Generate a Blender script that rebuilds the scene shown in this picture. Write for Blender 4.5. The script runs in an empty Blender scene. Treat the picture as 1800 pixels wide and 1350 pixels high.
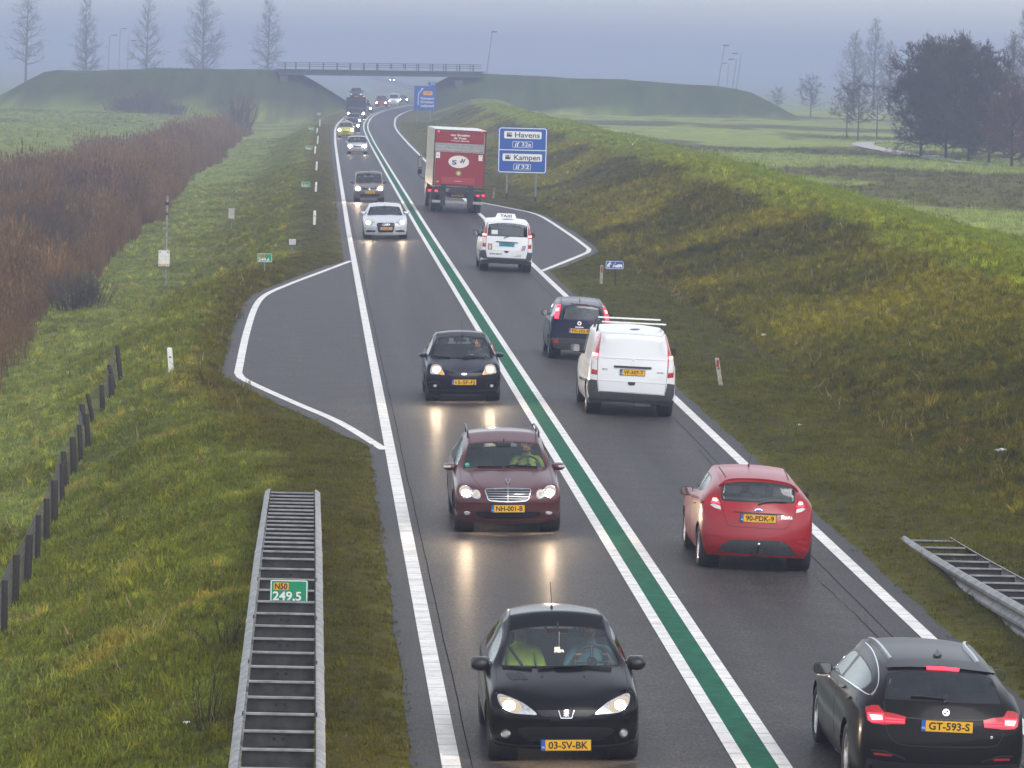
import bpy, bmesh, math, random
import numpy as np
from mathutils import Vector, Matrix, Quaternion
from mathutils.bvhtree import BVHTree
from mathutils.geometry import delaunay_2d_cdt
R = math.radians
random.seed(7); RNG = np.random.default_rng(11)
SC = bpy.context.scene
COL = SC.collection

# ---------------------------------------------------------------- camera
F_PX, CXP, CYP, HZ, VPX, CAM_H, ROLL = 8000.0, 900.0, 675.0, 105.0, 553.0, 7.3, R(1.5)
CAM = Vector((-4.90, 0.0, CAM_H))
# world axes seen from the camera (right, up, forward): the straight road runs to its vanishing point (VPX, HZ)
_d = Vector(((VPX - CXP) / F_PX, (CYP - HZ) / F_PX, 1)).normalized()
_u = Vector((math.sin(ROLL), math.cos(ROLL), 0)); _u.z = -(_u.x * _d.x + _u.y * _d.y) / _d.z; _u.normalize()
_x = _u.cross(_d)
if _x.x < 0: _x = -_x
AX = Matrix((_x, _d, _u))                       # rows: world X, Y, Z
RGT = AX @ Vector((1, 0, 0)); UPV = AX @ Vector((0, 1, 0)); FWD = AX @ Vector((0, 0, 1))
cd = bpy.data.cameras.new('camera'); cam = bpy.data.objects.new('camera', cd); COL.objects.link(cam)
cd.sensor_width = 36.0; cd.lens = F_PX / 1800.0 * 36.0; cd.clip_start = 0.5; cd.clip_end = 20000
_m = Matrix((RGT, UPV, -FWD)).transposed().to_4x4(); _m.translation = CAM; cam.matrix_world = _m
SC.camera = cam
def ray(px, py):
    return (FWD * F_PX + RGT * (px - CXP) - UPV * (py - CYP)).normalized()
def flat(px, py, z=0.0):
    d = ray(px, py); return CAM + d * ((z - CAM_H) / d.z)

# ---------------------------------------------------------------- world, sun, exposure
SUN_EL, SUN_AZ = R(48), R(150)
w = bpy.data.worlds.new('World'); SC.world = w; w.use_nodes = True
nt = w.node_tree; nt.nodes.clear()
sky = nt.nodes.new('ShaderNodeTexSky'); sky.sky_type = 'NISHITA'; sky.sun_disc = False
sky.sun_elevation = SUN_EL; sky.sun_rotation = SUN_AZ; sky.air_density = 1.0; sky.dust_density = 1.2; sky.ozone_density = 1.0
hs = nt.nodes.new('ShaderNodeHueSaturation'); hs.inputs['Saturation'].default_value = 0.30
bg = nt.nodes.new('ShaderNodeBackground'); bg.inputs['Strength'].default_value = 0.14
wo = nt.nodes.new('ShaderNodeOutputWorld')
nt.links.new(sky.outputs[0], hs.inputs['Color']); nt.links.new(hs.outputs[0], bg.inputs['Color']); nt.links.new(bg.outputs[0], wo.inputs[0])
sl = bpy.data.lights.new('sun', 'SUN'); sl.energy = 0.7; sl.angle = R(40); sl.color = (1, .97, .93)
sun = bpy.data.objects.new('sun', sl); COL.objects.link(sun)
sd = Vector((math.sin(SUN_AZ) * math.cos(SUN_EL), math.cos(SUN_AZ) * math.cos(SUN_EL), math.sin(SUN_EL)))
sun.rotation_euler = (-sd).to_track_quat('-Z', 'Y').to_euler()
sun.location = (0, 0, 60)
SC.view_settings.view_transform = 'Standard'; SC.view_settings.look = 'None'
SC.view_settings.exposure = 0.98; SC.view_settings.gamma = 1.0; SC.view_settings.use_curve_mapping = False
SC.render.engine = 'CYCLES'
cy = SC.cycles
cy.use_denoising = True
try: cy.denoiser = 'OPENIMAGEDENOISE'
except Exception: pass
cy.max_bounces = 5; cy.diffuse_bounces = 2; cy.glossy_bounces = 3; cy.transmission_bounces = 4
cy.transparent_max_bounces = 14; cy.volume_bounces = 1; cy.caustics_reflective = False; cy.caustics_refractive = False
cy.sample_clamp_indirect = 4.0; cy.use_adaptive_sampling = False

# ---------------------------------------------------------------- helpers
def srgb(r, g, b):
    f = lambda c: ((c / 255.0) / 12.92 if c / 255.0 <= .04045 else ((c / 255.0 + .055) / 1.055) ** 2.4)
    return (f(r), f(g), f(b), 1)
MATS = {}
class NB:
    """small node builder"""
    def __init__(s, name):
        s.m = bpy.data.materials.new(name); s.m.use_nodes = True; s.t = s.m.node_tree
        s.t.nodes.clear(); s.out = s.n('ShaderNodeOutputMaterial')
        MATS[name] = s.m
    def n(s, kind, **kw):
        x = s.t.nodes.new(kind)
        for k, v in kw.items():
            if k.startswith('i_'):
                key = k[2:].replace('_', ' ')
                x.inputs[key].default_value = v
            else: setattr(x, k, v)
        return x
    def l(s, a, b): s.t.links.new(a, b)
    def noise(s, scale, detail=4, rough=.55, vec=None, dist=0):
        x = s.n('ShaderNodeTexNoise'); x.inputs['Scale'].default_value = scale; x.inputs['Detail'].default_value = detail
        x.inputs['Roughness'].default_value = rough; x.inputs['Distortion'].default_value = dist
        if vec is not None: s.l(vec, x.inputs['Vector'])
        return x
    def ramp(s, fac, stops):
        x = s.n('ShaderNodeValToRGB'); s.l(fac, x.inputs[0]); e = x.color_ramp.elements
        while len(e) < len(stops): e.new(0.5)
        for k, (p, c) in enumerate(stops):
            e[k].position = p; e[k].color = c if len(c) == 4 else (*c, 1)
        return x.outputs[0]
    def mix(s, fac, a, b, mode='MIX'):
        x = s.n('ShaderNodeMix', data_type='RGBA', blend_type=mode)
        for v, i in ((fac, 0), (a, 6), (b, 7)):
            if hasattr(v, 'links') or hasattr(v, 'is_linked'): s.l(v, x.inputs[i])
            else: x.inputs[i].default_value = v if i == 0 or len(v) == 4 else (*v, 1)
        return x.outputs[2]
    def bsdf(s, **kw):
        x = s.n('ShaderNodeBsdfPrincipled')
        for k, v in kw.items():
            i = x.inputs[k.replace('_', ' ')]
            if hasattr(v, 'is_linked'): s.l(v, i)
            else: i.default_value = v
        s.l(x.outputs[0], s.out.inputs[0]); return x
    def bump(s, h, strength=.3, dist=.01):
        b = s.n('ShaderNodeBump'); b.inputs['Strength'].default_value = strength; b.inputs['Distance'].default_value = dist
        s.l(h, b.inputs['Height']); return b.outputs[0]
    def pos(s): return s.n('ShaderNodeNewGeometry').outputs['Position']
    def obj(s): return s.n('ShaderNodeTexCoord').outputs['Object']

def simple(name, col, rough=.5, metal=0., spec=.5, var=.12, scale=20., coat=0., emit=None, estr=0.):
    """plain material with a little procedural variation"""
    if name in MATS: return MATS[name]
    b = NB(name); nz = b.noise(scale, 4, vec=b.obj())
    lo = [c * (1 - var) for c in col[:3]]; hi = [min(1, c * (1 + var)) for c in col[:3]]
    c = b.ramp(nz.outputs[0], [(.3, (*lo, 1)), (.7, (*hi, 1))])
    x = b.bsdf(Base_Color=c, Roughness=rough, Metallic=metal)
    x.inputs['Specular IOR Level'].default_value = spec
    x.inputs['Coat Weight'].default_value = coat
    if emit: x.inputs['Emission Color'].default_value = (*emit[:3], 1); x.inputs['Emission Strength'].default_value = estr
    return b.m

def add(o): COL.objects.link(o); return o
def mesh_obj(name, verts, faces, mat=None, parent=None, smooth=False):
    me = bpy.data.meshes.new(name); me.from_pydata([tuple(v) for v in verts], [], faces); me.update()
    if mat: me.materials.append(mat)
    if smooth: me.polygons.foreach_set('use_smooth', [True] * len(me.polygons))
    o = bpy.data.objects.new(name, me); add(o)
    if parent: o.parent = parent
    return o
def fast_mesh(name, V, T, mat=None, n=4):
    me = bpy.data.meshes.new(name); V = np.asarray(V, np.float32); T = np.asarray(T, np.int32)
    me.vertices.add(len(V)); me.vertices.foreach_set('co', V.ravel())
    me.loops.add(T.size); me.loops.foreach_set('vertex_index', T.ravel())
    me.polygons.add(len(T)); me.polygons.foreach_set('loop_start', np.arange(0, T.size, T.shape[1], dtype=np.int32))
    me.update(calc_edges=True); me.validate()
    if mat: me.materials.append(mat)
    return me
class MB:
    """collects shapes into one mesh"""
    def __init__(s): s.v = []; s.f = []
    def box(s, c, h, m=None):
        b = len(s.v)
        for i in range(8):
            p = Vector((c[0] + (h[0] if i & 1 else -h[0]), c[1] + (h[1] if i & 2 else -h[1]), c[2] + (h[2] if i & 4 else -h[2])))
            s.v.append(m @ p if m else p)
        s.f += [tuple(b + k for k in q) for q in ((0, 2, 3, 1), (4, 5, 7, 6), (0, 1, 5, 4), (2, 6, 7, 3), (0, 4, 6, 2), (1, 3, 7, 5))]
        return s
    def tube(s, pts, rad, n=8, cap=True):
        pts = [Vector(p) for p in pts]; rr = rad if hasattr(rad, '__len__') else [rad] * len(pts)
        b = len(s.v); ref = None
        for i, p in enumerate(pts):
            t = (pts[min(i + 1, len(pts) - 1)] - pts[max(i - 1, 0)]).normalized()
            if ref is None: ref = Vector((0, 0, 1)) if abs(t.z) < .9 else Vector((1, 0, 0))
            a = t.cross(ref).normalized(); c = t.cross(a)
            for k in range(n):
                th = 2 * math.pi * k / n; s.v.append(p + (a * math.cos(th) + c * math.sin(th)) * rr[i])
        for i in range(len(pts) - 1):
            for k in range(n):
                k2 = (k + 1) % n; s.f.append((b + i * n + k, b + i * n + k2, b + (i + 1) * n + k2, b + (i + 1) * n + k))
        if cap:
            s.f.append(tuple(b + k for k in range(n))); e = b + (len(pts) - 1) * n; s.f.append(tuple(e + k for k in reversed(range(n))))
        return s
    def prism(s, poly, axis, a, bb):
        """poly of 2D points extruded along axis ('x','y','z') from a to bb"""
        b = len(s.v); n = len(poly)
        for q in (a, bb):
            for (u, v) in poly:
                s.v.append(Vector({'x': (q, u, v), 'y': (u, q, v), 'z': (u, v, q)}[axis]))
        s.f.append(tuple(b + k for k in range(n))); s.f.append(tuple(b + n + k for k in reversed(range(n))))
        for k in range(n):
            k2 = (k + 1) % n; s.f.append((b + k, b + n + k, b + n + k2, b + k2))
        return s
    def lathe(s, prof, c, axis='x', n=24):
        """prof list of (axial, radius) closed or open"""
        b = len(s.v)
        for (a, r) in prof:
            for k in range(n):
                th = 2 * math.pi * k / n; u, v = r * math.cos(th), r * math.sin(th)
                d = {'x': (a, u, v), 'y': (u, a, v), 'z': (u, v, a)}[axis]
                s.v.append(Vector((c[0] + d[0], c[1] + d[1], c[2] + d[2])))
        for i in range(len(prof) - 1):
            for k in range(n):
                k2 = (k + 1) % n; s.f.append((b + i * n + k, b + i * n + k2, b + (i + 1) * n + k2, b + (i + 1) * n + k))
        return s
    def build(s, name, mat=None, parent=None, smooth=False, bevel=0):
        o = mesh_obj(name, s.v, s.f, mat, parent, smooth)
        bm = bmesh.new(); bm.from_mesh(o.data); bmesh.ops.recalc_face_normals(bm, faces=bm.faces)
        if bevel: bmesh.ops.bevel(bm, geom=list(bm.edges), offset=bevel, segments=2, affect='EDGES', profile=.6)
        bm.to_mesh(o.data); bm.free()
        if smooth: shade(o.data)
        return o
def shade(me, ang=40):
    me.polygons.foreach_set('use_smooth', [True] * len(me.polygons))
    try: me.set_sharp_from_angle(angle=R(ang))
    except Exception: pass
def tag(o, label=None, cat=None, group=None, kind=None):
    for k, v in (('label', label), ('category', cat), ('group', group), ('kind', kind)):
        if v: o[k] = v
    return o
def empty(name, loc=(0, 0, 0), rz=0.):
    o = bpy.data.objects.new(name, None); add(o); o.location = loc; o.rotation_euler = (0, 0, rz); o.empty_display_size = .2
    return o
def text_mesh(s, size, extrude=.0, bold=.0, align='CENTER', space=1.0):
    cu = bpy.data.curves.new('t', 'FONT'); cu.body = s; cu.size = size; cu.extrude = extrude; cu.offset = bold
    cu.align_x = align; cu.align_y = 'CENTER'; cu.resolution_u = 3; cu.space_character = space
    o = bpy.data.objects.new('t', cu); add(o)
    dg = bpy.context.evaluated_depsgraph_get(); me = bpy.data.meshes.new_from_object(o.evaluated_get(dg))
    COL.objects.unlink(o); bpy.data.objects.remove(o); return me
def text_obj(name, s, size, mat, parent, M, width=None, bold=.0, align='CENTER', space=1.0):
    """flat lettering; M maps the text plane (x right, y up, z outward) to the parent's space"""
    me = text_mesh(s, size, .0008, bold, align, space)
    if width:
        xs = [v.co.x for v in me.vertices]; k = width / max(1e-6, max(xs) - min(xs)); c = (max(xs) + min(xs)) / 2
        for v in me.vertices: v.co.x = (v.co.x - c) * k
    me.transform(M); me.materials.clear(); me.materials.append(mat); me.name = name
    o = bpy.data.objects.new(name, me); add(o); o.parent = parent; return o

# value noise in numpy
def vnoise(x, y, seed=0):
    x = np.asarray(x, float); y = np.asarray(y, float)
    xi = np.floor(x).astype(np.int64); yi = np.floor(y).astype(np.int64); xf = x - xi; yf = y - yi
    def h(a, b):
        n = (a * 374761393 + b * 668265263 + seed * 974634777) & 0xffffffff
        n = ((n ^ (n >> 13)) * 1274126177) & 0xffffffff
        return ((n ^ (n >> 16)) & 0xffff) / 65535.0
    u = xf * xf * (3 - 2 * xf); v = yf * yf * (3 - 2 * yf)
    return (h(xi, yi) * (1 - u) + h(xi + 1, yi) * u) * (1 - v) + (h(xi, yi + 1) * (1 - u) + h(xi + 1, yi + 1) * u) * v
def fbm(x, y, seed=0, o=4):
    a = 0; s = 0; k = 1.0
    for i in range(o):
        a = a + vnoise(x * 2 ** i + 17.3 * i, y * 2 ** i - 9.1 * i, seed + i) * k; s += k; k *= .5
    return a / s
def sstep(a, b, x):
    t = np.clip((np.asarray(x, float) - a) / (b - a), 0, 1); return t * t * (3 - 2 * t)
# ---------------------------------------------------------------- road line and terrain
_CY = np.array([-60, 0, 120, 200, 306, 413, 487, 531, 600, 650, 690, 740, 802, 850, 920, 1000, 1150, 1600, 3000.])
_CX = np.array([0, 0, 0, .03, .20, .42, .74, 1.22, 2.55, 4.25, 6.1, 8.9, 13.0, 16.5, 20.3, 22.6, 23.5, 23.3, 23.3])
def cx(Y):
    Y = np.asarray(Y, float); r = 0
    for d in (-14, -7, 0, 7, 14): r = r + np.interp(Y + d, _CY, _CX)
    return r / 5
LAY_L = [(86.5, -3.4), (93.15, -4.23), (98.63, -5.19), (105., -6.26), (107.4, -6.51), (110.2, -6.55), (124.2, -6.58), (137.2, -6.51), (144.1, -6.27), (150.7, -5.59), (158.4, -4.64), (168.3, -3.4)]
LAY_R = [(163.5, 3.4), (180.3, 5.87), (184.9, 6.40), (189.6, 6.54), (207.6, 6.57), (227.4, 6.37), (235.5, 5.44), (243.8, 4.02), (247.5, 3.4)]
CROWN = .025
def pz(rel): return -CROWN * np.abs(rel)
def pave_l(Y):
    lay = np.interp(Y, [84.] + [p[0] for p in LAY_L] + [171.], [-3.4] + [p[1] for p in LAY_L] + [-3.4])
    return cx(Y) + np.minimum(-3.68, lay - .26 * sstep(0, .6, -3.4 - lay) - .16)
def pave_r(Y):
    lay = np.interp(Y, [161.] + [p[0] for p in LAY_R] + [250.], [3.4] + [p[1] for p in LAY_R] + [3.4])
    return cx(Y) + np.maximum(3.72, lay + .26 * sstep(0, .6, lay - 3.4) + .16)
def ridge(X, Y, pts, hw, slope):
    best = np.full(np.shape(X), -50.0)
    for (x0, y0, h0), (x1, y1, h1) in zip(pts[:-1], pts[1:]):
        dx, dy = x1 - x0, y1 - y0; L2 = dx * dx + dy * dy
        t = np.clip(((X - x0) * dx + (Y - y0) * dy) / L2, 0, 1)
        d = np.hypot(X - x0 - t * dx, Y - y0 - t * dy); e = np.maximum(0, d - hw)
        best = np.maximum(best, h0 + (h1 - h0) * t - slope * (np.sqrt(e * e + 1.0) - 1.0))
    return best
RID_L = [(-42, 708, 4.6), (-26, 702, 5.3), (-12.0, 697, 5.6)]
RID_R = [(20.8, 697, 5.95), (40, 692, 5.45), (53, 689, 4.95), (57, 688, 4.6)]
def crest_z(Y): return np.interp(Y, [40, 113, 150, 236, 316, 500, 620, 900], [2.1, 2.28, 2.42, 2.68, 2.68, 2.6, 2.4, 1.2])
def height(X, Y):
    X = np.asarray(X, float); Y = np.asarray(Y, float); X, Y = np.broadcast_arrays(X, Y)
    rel = X - cx(Y)
    # left side
    bl = 5.5 + 2.3 * sstep(80, 104, Y) * (1 - sstep(148, 172, Y))
    wob = (fbm(X * .25, Y * .12, 3) - .5)
    q = -rel - bl + wob * .8
    zl = -1.75 * sstep(-.4, 4.6, q) - .25 * sstep(5.5, 9, -rel - 5.5) + .75 * sstep(24, 34, -rel)
    # right side
    q = rel - 7.5 + (fbm(X * .2, Y * .07, 5) - .5) * 1.4
    toe = -.14 * np.exp(-((rel - 7.1) / .55) ** 2)
    cz = crest_z(Y)
    up = np.clip(q / 6.6, 0, 1); zr = cz * (up * .75 + .25 * sstep(0, 1, up)) + toe
    zr = np.where(q > 6.6, cz - (cz - .15) * sstep(1.8, 9.5, q - 6.6), zr)
    zr = zr - .25 * sstep(40, 140, rel)
    z = np.where(rel < 0, zl, zr)
    flatz = (rel > -5.0) & (rel < 5.0)
    z = z + (fbm(X * .9, Y * .6, 8, 3) - .5) * (.16 + .08 * sstep(7.5, 9, rel) * (1 - sstep(13, 15, rel))) * sstep(4.2, 6.5, np.abs(rel)) + (fbm(X * 2.6, Y * 1.9, 12, 2) - .5) * .10 * sstep(5.5, 8.5, np.abs(rel)) + (fbm(X * .07, Y * .05, 9, 3) - .5) * .7 * sstep(16, 40, np.abs(rel))
    # approach banks of the far bridge
    e = ridge(X, Y, RID_L, 3.8, .62)
    e = np.maximum(e, ridge(X, Y, RID_R, 3.0, .55))
    e = e + (fbm(X * .15, Y * .15, 21, 3) - .5) * .5
    z = np.where(np.abs(rel) > 4.2, np.maximum(z, e), z)
    # keep it below the paving
    L, Rr = pave_l(Y), pave_r(Y)
    ins = np.minimum(X - L, Rr - X)
    z = np.where(ins > .05, pz(rel) - .05, np.where(ins > -.6, pz(np.clip(rel, L - cx(Y), Rr - cx(Y))) * sstep(-.1, .6, .6 + ins) + z * (1 - sstep(-.1, .6, .6 + ins)) + .012 * sstep(0, .12, -ins) - .012, z))
    return z
def hit(px, py, zoff=0.0, tmin=30.0, tmax=2500.0):
    """first point of the terrain under a photo pixel"""
    d = ray(px, py); t = np.linspace(tmin, tmax, 40000)
    x = CAM.x + d.x * t; y = CAM.y + d.y * t; z = CAM.z + d.z * t
    below = np.nonzero(z < height(x, y) + zoff)[0]
    k = below[0] if len(below) else len(t) - 1
    return Vector((x[k], y[k], float(height(x[k], y[k]))))
def gz(x, y): return float(height(x, y))

# colours of the vegetation (with some far mist, lit crest and bank shade put in)
def grass_rgb(X, Y, rnd=None):
    X = np.asarray(X, float); Y = np.asarray(Y, float); rel = X - cx(Y)
    n1 = fbm(X * .35, Y * .22, 31); n2 = fbm(X * 1.3, Y * .8, 37); n3 = fbm(X * .08, Y * .045, 41); n4 = fbm(X * 2.6 + .9 * Y, Y * .35, 43)
    def C(r, g, b): return np.array([r, g, b])
    def mixc(a, b, t): return a * (1 - t[..., None]) + b * t[..., None]
    one = np.ones(X.shape)[..., None]
    # left
    green = C(.124, .150, .034) * one; frost = C(.200, .262, .150) * one; straw = C(.25, .205, .075) * one; moss = C(.082, .074, .020) * one
    fl = sstep(8.3, 12.0, -rel + (n1 - .5) * 4); cl = mixc(green, frost, np.clip(fl * .85 + (n2 - .5) * .9 + (n1 - .5) * .5, 0, .85))
    cl = mixc(cl, straw, np.clip(sstep(.60, .78, n2 * .6 + n1 * .4) * .75, 0, 1))
    cl = mixc(cl, moss, np.clip((1 - sstep(4.9, 6.1, -rel + (n2 - .5) * 1.2 + 2.2 * (sstep(80, 104, Y) * (1 - sstep(150, 172, Y))) * -1)) * .85, 0, 1))
    cl = mixc(cl, C(.17, .22, .095) * one, sstep(20, 30, -rel))
    # right
    verge = C(.088, .090, .025) * one; dark = C(.070, .076, .021) * one; yel = C(.215, .222, .030) * one; lush_lit = C(.160, .212, .038) * one; grn = C(.098, .112, .026) * one
    pale = C(.215, .275, .135) * one; heath = C(.085, .080, .048) * one
    cr = mixc(verge, grn, np.clip(sstep(.45, .7, n1) * .6, 0, 1))
    onb = sstep(6.9, 8.1, rel + (n2 - .5) * 1.2)
    sl_ = fbm(X * .20 + Y * .05, Y * .038 - X * .10, 51, 3)
    bank = mixc(dark, yel, np.clip(sstep(.40, .60, sl_) * .80 + (n4 - .5) * .8 + .08, 0, 1)); bank = mixc(bank, grn, np.clip(sstep(.5, .75, n3 + (n2 - .5) * .4) * .7, 0, .8))
    bank = mixc(bank, C(.14, .105, .035) * one, np.clip(sstep(.68, .82, n2) * .4, 0, 1))
    bank = bank * .88  # shade put into the colour: bank face darkened against the crest
    cr = mixc(cr, bank, onb)
    topg = sstep(12.7, 13.4, rel + (n1 - .5) * 1.4); cr = mixc(cr, lush_lit, topg)  # crest grass, its green brightened as a lit top edge
    fld = sstep(16.8, 19.5, rel + (n1 - .5) * 1.5); hn = fbm(X * .05, Y * .022, 61, 4)
    field = mixc(pale, heath, np.clip(sstep(.50, .58, hn) * .9, 0, 1))
    cr = mixc(cr, field, fld)
    e = ridge(X, Y, RID_R, 3.0, .55)
    far = sstep(-1.0, .8, e) * (Y > 560); cr = mixc(cr, C(.048, .076, .040) * one, far)
    c = np.where((rel < 0)[..., None], cl, cr)
    e = ridge(X, Y, RID_L, 3.8, .62)
    c = mixc(c, C(.045, .064, .038) * one, sstep(-1.0, .6, e) * (Y > 600))
    c = c * np.array([1.36, 1.24, .54])
    pt = sstep(.5, .68, fbm(X * .16, Y * .30, 131, 4)) * (Y > 560) * (Y < 760); c = c * (1 + (fbm(X * .5, Y * .8, 133, 3) - .5)[..., None] * .8 * (Y > 500)[..., None]); c = mixc(c, C(.075, .058, .040) * one, pt * .6)
    c = mixc(c, C(.25, .29, .25) * one, sstep(720, 1200, Y))  # far ground paled in its colour so the horizon fades like mist
    k = .70 + .6 * n2 + (.0 if rnd is None else (rnd - .5) * .5)
    return np.clip(c * k[..., None], 0, 1)

def axis_lines(spec):
    out = []
    for a, b, s0, s1 in spec:
        x = a
        while x < b - 1e-6:
            out.append(x); t = (x - a) / (b - a); x += s0 + (s1 - s0) * t
    out.append(spec[-1][1]); return np.array(out)
GX = axis_lines([(-2600, -120, 220, 8), (-120, -32, 8, .9), (-32, -14, .9, .4), (-14, 22, .27, .27), (22, 40, .4, 1.2), (40, 140, 1.2, 8), (140, 2600, 8, 220)])
GY = axis_lines([(-60, 36, 6, 2), (36, 130, .5, .5), (130, 320, .7, 2.2), (320, 800, 2.4, 4.5), (800, 2200, 6, 90), (2200, 6500, 150, 500)])
XX, YY = np.meshgrid(GX, GY); ZZ = height(XX, YY)
nx, ny = len(GX), len(GY)
I = np.arange(nx * ny).reshape(ny, nx)
Q = np.stack([I[:-1, :-1], I[:-1, 1:], I[1:, 1:], I[1:, :-1]], -1).reshape(-1, 4)
b = NB('grass_ground'); at = b.n('ShaderNodeAttribute', attribute_name='col')
nz = b.noise(9, 5, vec=b.pos()); nz2 = b.noise(60, 3, vec=b.pos())
c = b.mix(1.0, at.outputs['Color'], b.ramp(nz.outputs[0], [(.25, (.55, .55, .5, 1)), (.75, (1.25, 1.25, 1.15, 1))]), 'MULTIPLY')
c = b.mix(1.0, c, b.ramp(nz2.outputs[0], [(.3, (.6, .6, .6, 1)), (.7, (1.25, 1.25, 1.2, 1))]), 'MULTIPLY')
b.bsdf(Base_Color=c, Roughness=.9, Specular_IOR_Level=.15, Normal=b.bump(nz2.outputs[0], .7, .05))
me = fast_mesh('ground', np.stack([XX, YY, ZZ], -1).reshape(-1, 3), Q, b.m)
ca = me.color_attributes.new('col', 'FLOAT_COLOR', 'POINT'); rel_ = np.abs(XX - cx(YY)); soil_shade = 1 - .45 * ((1 - sstep(230, 400, YY)) * sstep(3.6, 4.2, rel_) * (1 - sstep(14, 19, rel_))); rgb = (grass_rgb(XX, YY) * soil_shade[..., None]).reshape(-1, 3)  # near soil darkened under the tufts, standing in for shade in the gaps
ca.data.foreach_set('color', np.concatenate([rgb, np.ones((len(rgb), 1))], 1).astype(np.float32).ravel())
me.polygons.foreach_set('use_smooth', [True] * len(me.polygons))
ground = add(bpy.data.objects.new('ground', me)); tag(ground, 'rough winter grassland with mown verges and banks beside the road', 'ground', kind='structure')

# ---------------------------------------------------------------- paving and markings
def asphalt(name, base, wet, film):
    b = NB(name); p = b.pos()
    fine = b.noise(55, 3, .7, p); mid = b.noise(1.3, 5, .6, p); sp = b.n('ShaderNodeTexVoronoi'); sp.inputs['Scale'].default_value = 95; b.l(p, sp.inputs['Vector'])
    mp = b.n('ShaderNodeMapping'); mp.inputs['Scale'].default_value = (1.0, .03, 1); b.l(p, mp.inputs[0]); streak = b.noise(2.2, 4, .55, mp.outputs[0])
    c = b.ramp(mid.outputs[0], [(.3, [base * .84, base * .80, base * .80]), (.7, [base * 1.22, base * 1.16, base * 1.15])])
    c = b.mix(1.0, c, b.ramp(streak.outputs[0], [(.32, (.70, .70, .71, 1)), (.68, (1.32, 1.30, 1.28, 1))]), 'MULTIPLY')
    c = b.mix(1.0, c, b.ramp(fine.outputs[0], [(.34, (.45, .45, .46, 1)), (.52, (1, 1, 1, 1)), (.70, (2.3, 2.2, 2.1, 1))]), 'MULTIPLY')
    sx_ = b.n('ShaderNodeSeparateXYZ'); b.l(p, sx_.inputs[0]); mx_ = b.n('ShaderNodeMapRange'); b.l(sx_.outputs['X'], mx_.inputs[0]); mx_.inputs['From Min'].default_value = -4; mx_.inputs['From Max'].default_value = 4
    g_ = lambda v: (v, v * .995, v * .99, 1)
    c = b.mix(1.0, c, b.ramp(mx_.outputs[0], [(.02, g_(.85)), (.11, g_(.95)), (.19, g_(1.22)), (.29, g_(.86)), (.39, g_(1.2)), (.47, g_(.95)), (.53, g_(.95)), (.61, g_(1.2)), (.71, g_(.86)), (.81, g_(1.22)), (.90, g_(.95)), (.98, g_(.85))]), 'MULTIPLY')
    coarse = b.noise(20, 3, .65, p); c = b.mix(1.0, c, b.ramp(coarse.outputs[0], [(.3, (.72, .72, .73, 1)), (.7, (1.3, 1.28, 1.25, 1))]), 'MULTIPLY')
    mp2 = b.n('ShaderNodeMapping'); mp2.inputs['Scale'].default_value = (26, 6.5, 1); b.l(p, mp2.inputs[0]); grit = b.noise(1.0, 3, .75, mp2.outputs[0]); c = b.mix(1.0, c, b.ramp(grit.outputs[0], [(.32, (.50, .50, .51, 1)), (.5, (1, 1, 1, 1)), (.70, (1.9, 1.85, 1.78, 1))]), 'MULTIPLY')
    rg = b.ramp(streak.outputs[0], [(.35, [wet] * 3), (.7, [wet + .16] * 3)])
    x = b.bsdf(Base_Color=c, Roughness=rg, Normal=b.bump(grit.outputs[0], .16, .01)); x.inputs['Specular IOR Level'].default_value = .10; x.inputs['Coat Weight'].default_value = film; x.inputs['Coat Roughness'].default_value = .33; b.l(x.inputs['Normal'].links[0].from_socket, x.inputs['Coat Normal'])
    return b.m
M_ROAD = asphalt('asphalt_wet', .036, .62, .13); M_LAY = asphalt('asphalt_layby', .058, .62, .10)
YS = axis_lines([(-60, 36, 4, 2), (36, 260, 1.0, 1.0), (260, 900, 3, 5), (900, 2600, 10, 40)])
def strip(name, fl, fr, z, mat, y0=-60, y1=2600, cols=2):
    ys = YS[(YS >= y0) & (YS <= y1)]; ys = np.unique(np.concatenate([ys, [y0, y1]]))
    a, c_ = fl(ys), fr(ys); V = []
    for k in range(cols):
        t = k / (cols - 1); xk = a + (c_ - a) * t; V.append(np.stack([xk, ys, z + pz(xk - cx(ys))], -1))
    V = np.stack(V, 1).reshape(-1, 3); n = len(ys); J = np.arange(n * cols).reshape(n, cols)
    Fq = np.stack([J[:-1, :-1], J[:-1, 1:], J[1:, 1:], J[1:, :-1]], -1).reshape(-1, 4)
    o = add(bpy.data.objects.new(name, fast_mesh(name, V, Fq, mat))); return o
jag = lambda s, a: (lambda Y: (fbm(Y * 1.6, Y * 0 + 3, s, 3) - .5) * a)
jl, jr = jag(71, .14), jag(72, .14)
road = strip('road', lambda Y: np.maximum(pave_l(Y) + jl(Y), cx(Y) - 3.74 + jl(Y)), lambda Y: np.minimum(pave_r(Y) + jr(Y), cx(Y) + 3.78 + jr(Y)), .0, M_ROAD, cols=41)
tag(road, 'wet two lane asphalt trunk road running away in a bend', 'road', kind='structure')
ll = strip('lay_by', lambda Y: pave_l(Y) + jl(Y) * .6, lambda Y: cx(Y) - 3.52, .004, M_LAY, 85, 171, 3)
tag(ll, 'asphalt emergency lay-by beside the left edge line', 'lay-by', kind='structure')
lr = strip('lay_by', lambda Y: cx(Y) + 3.50, lambda Y: pave_r(Y) + jr(Y) * .6, .004, M_LAY, 162, 249, 3)
tag(lr, 'asphalt emergency lay-by right of the road beside the white taxi', 'lay-by', kind='structure')
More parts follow.
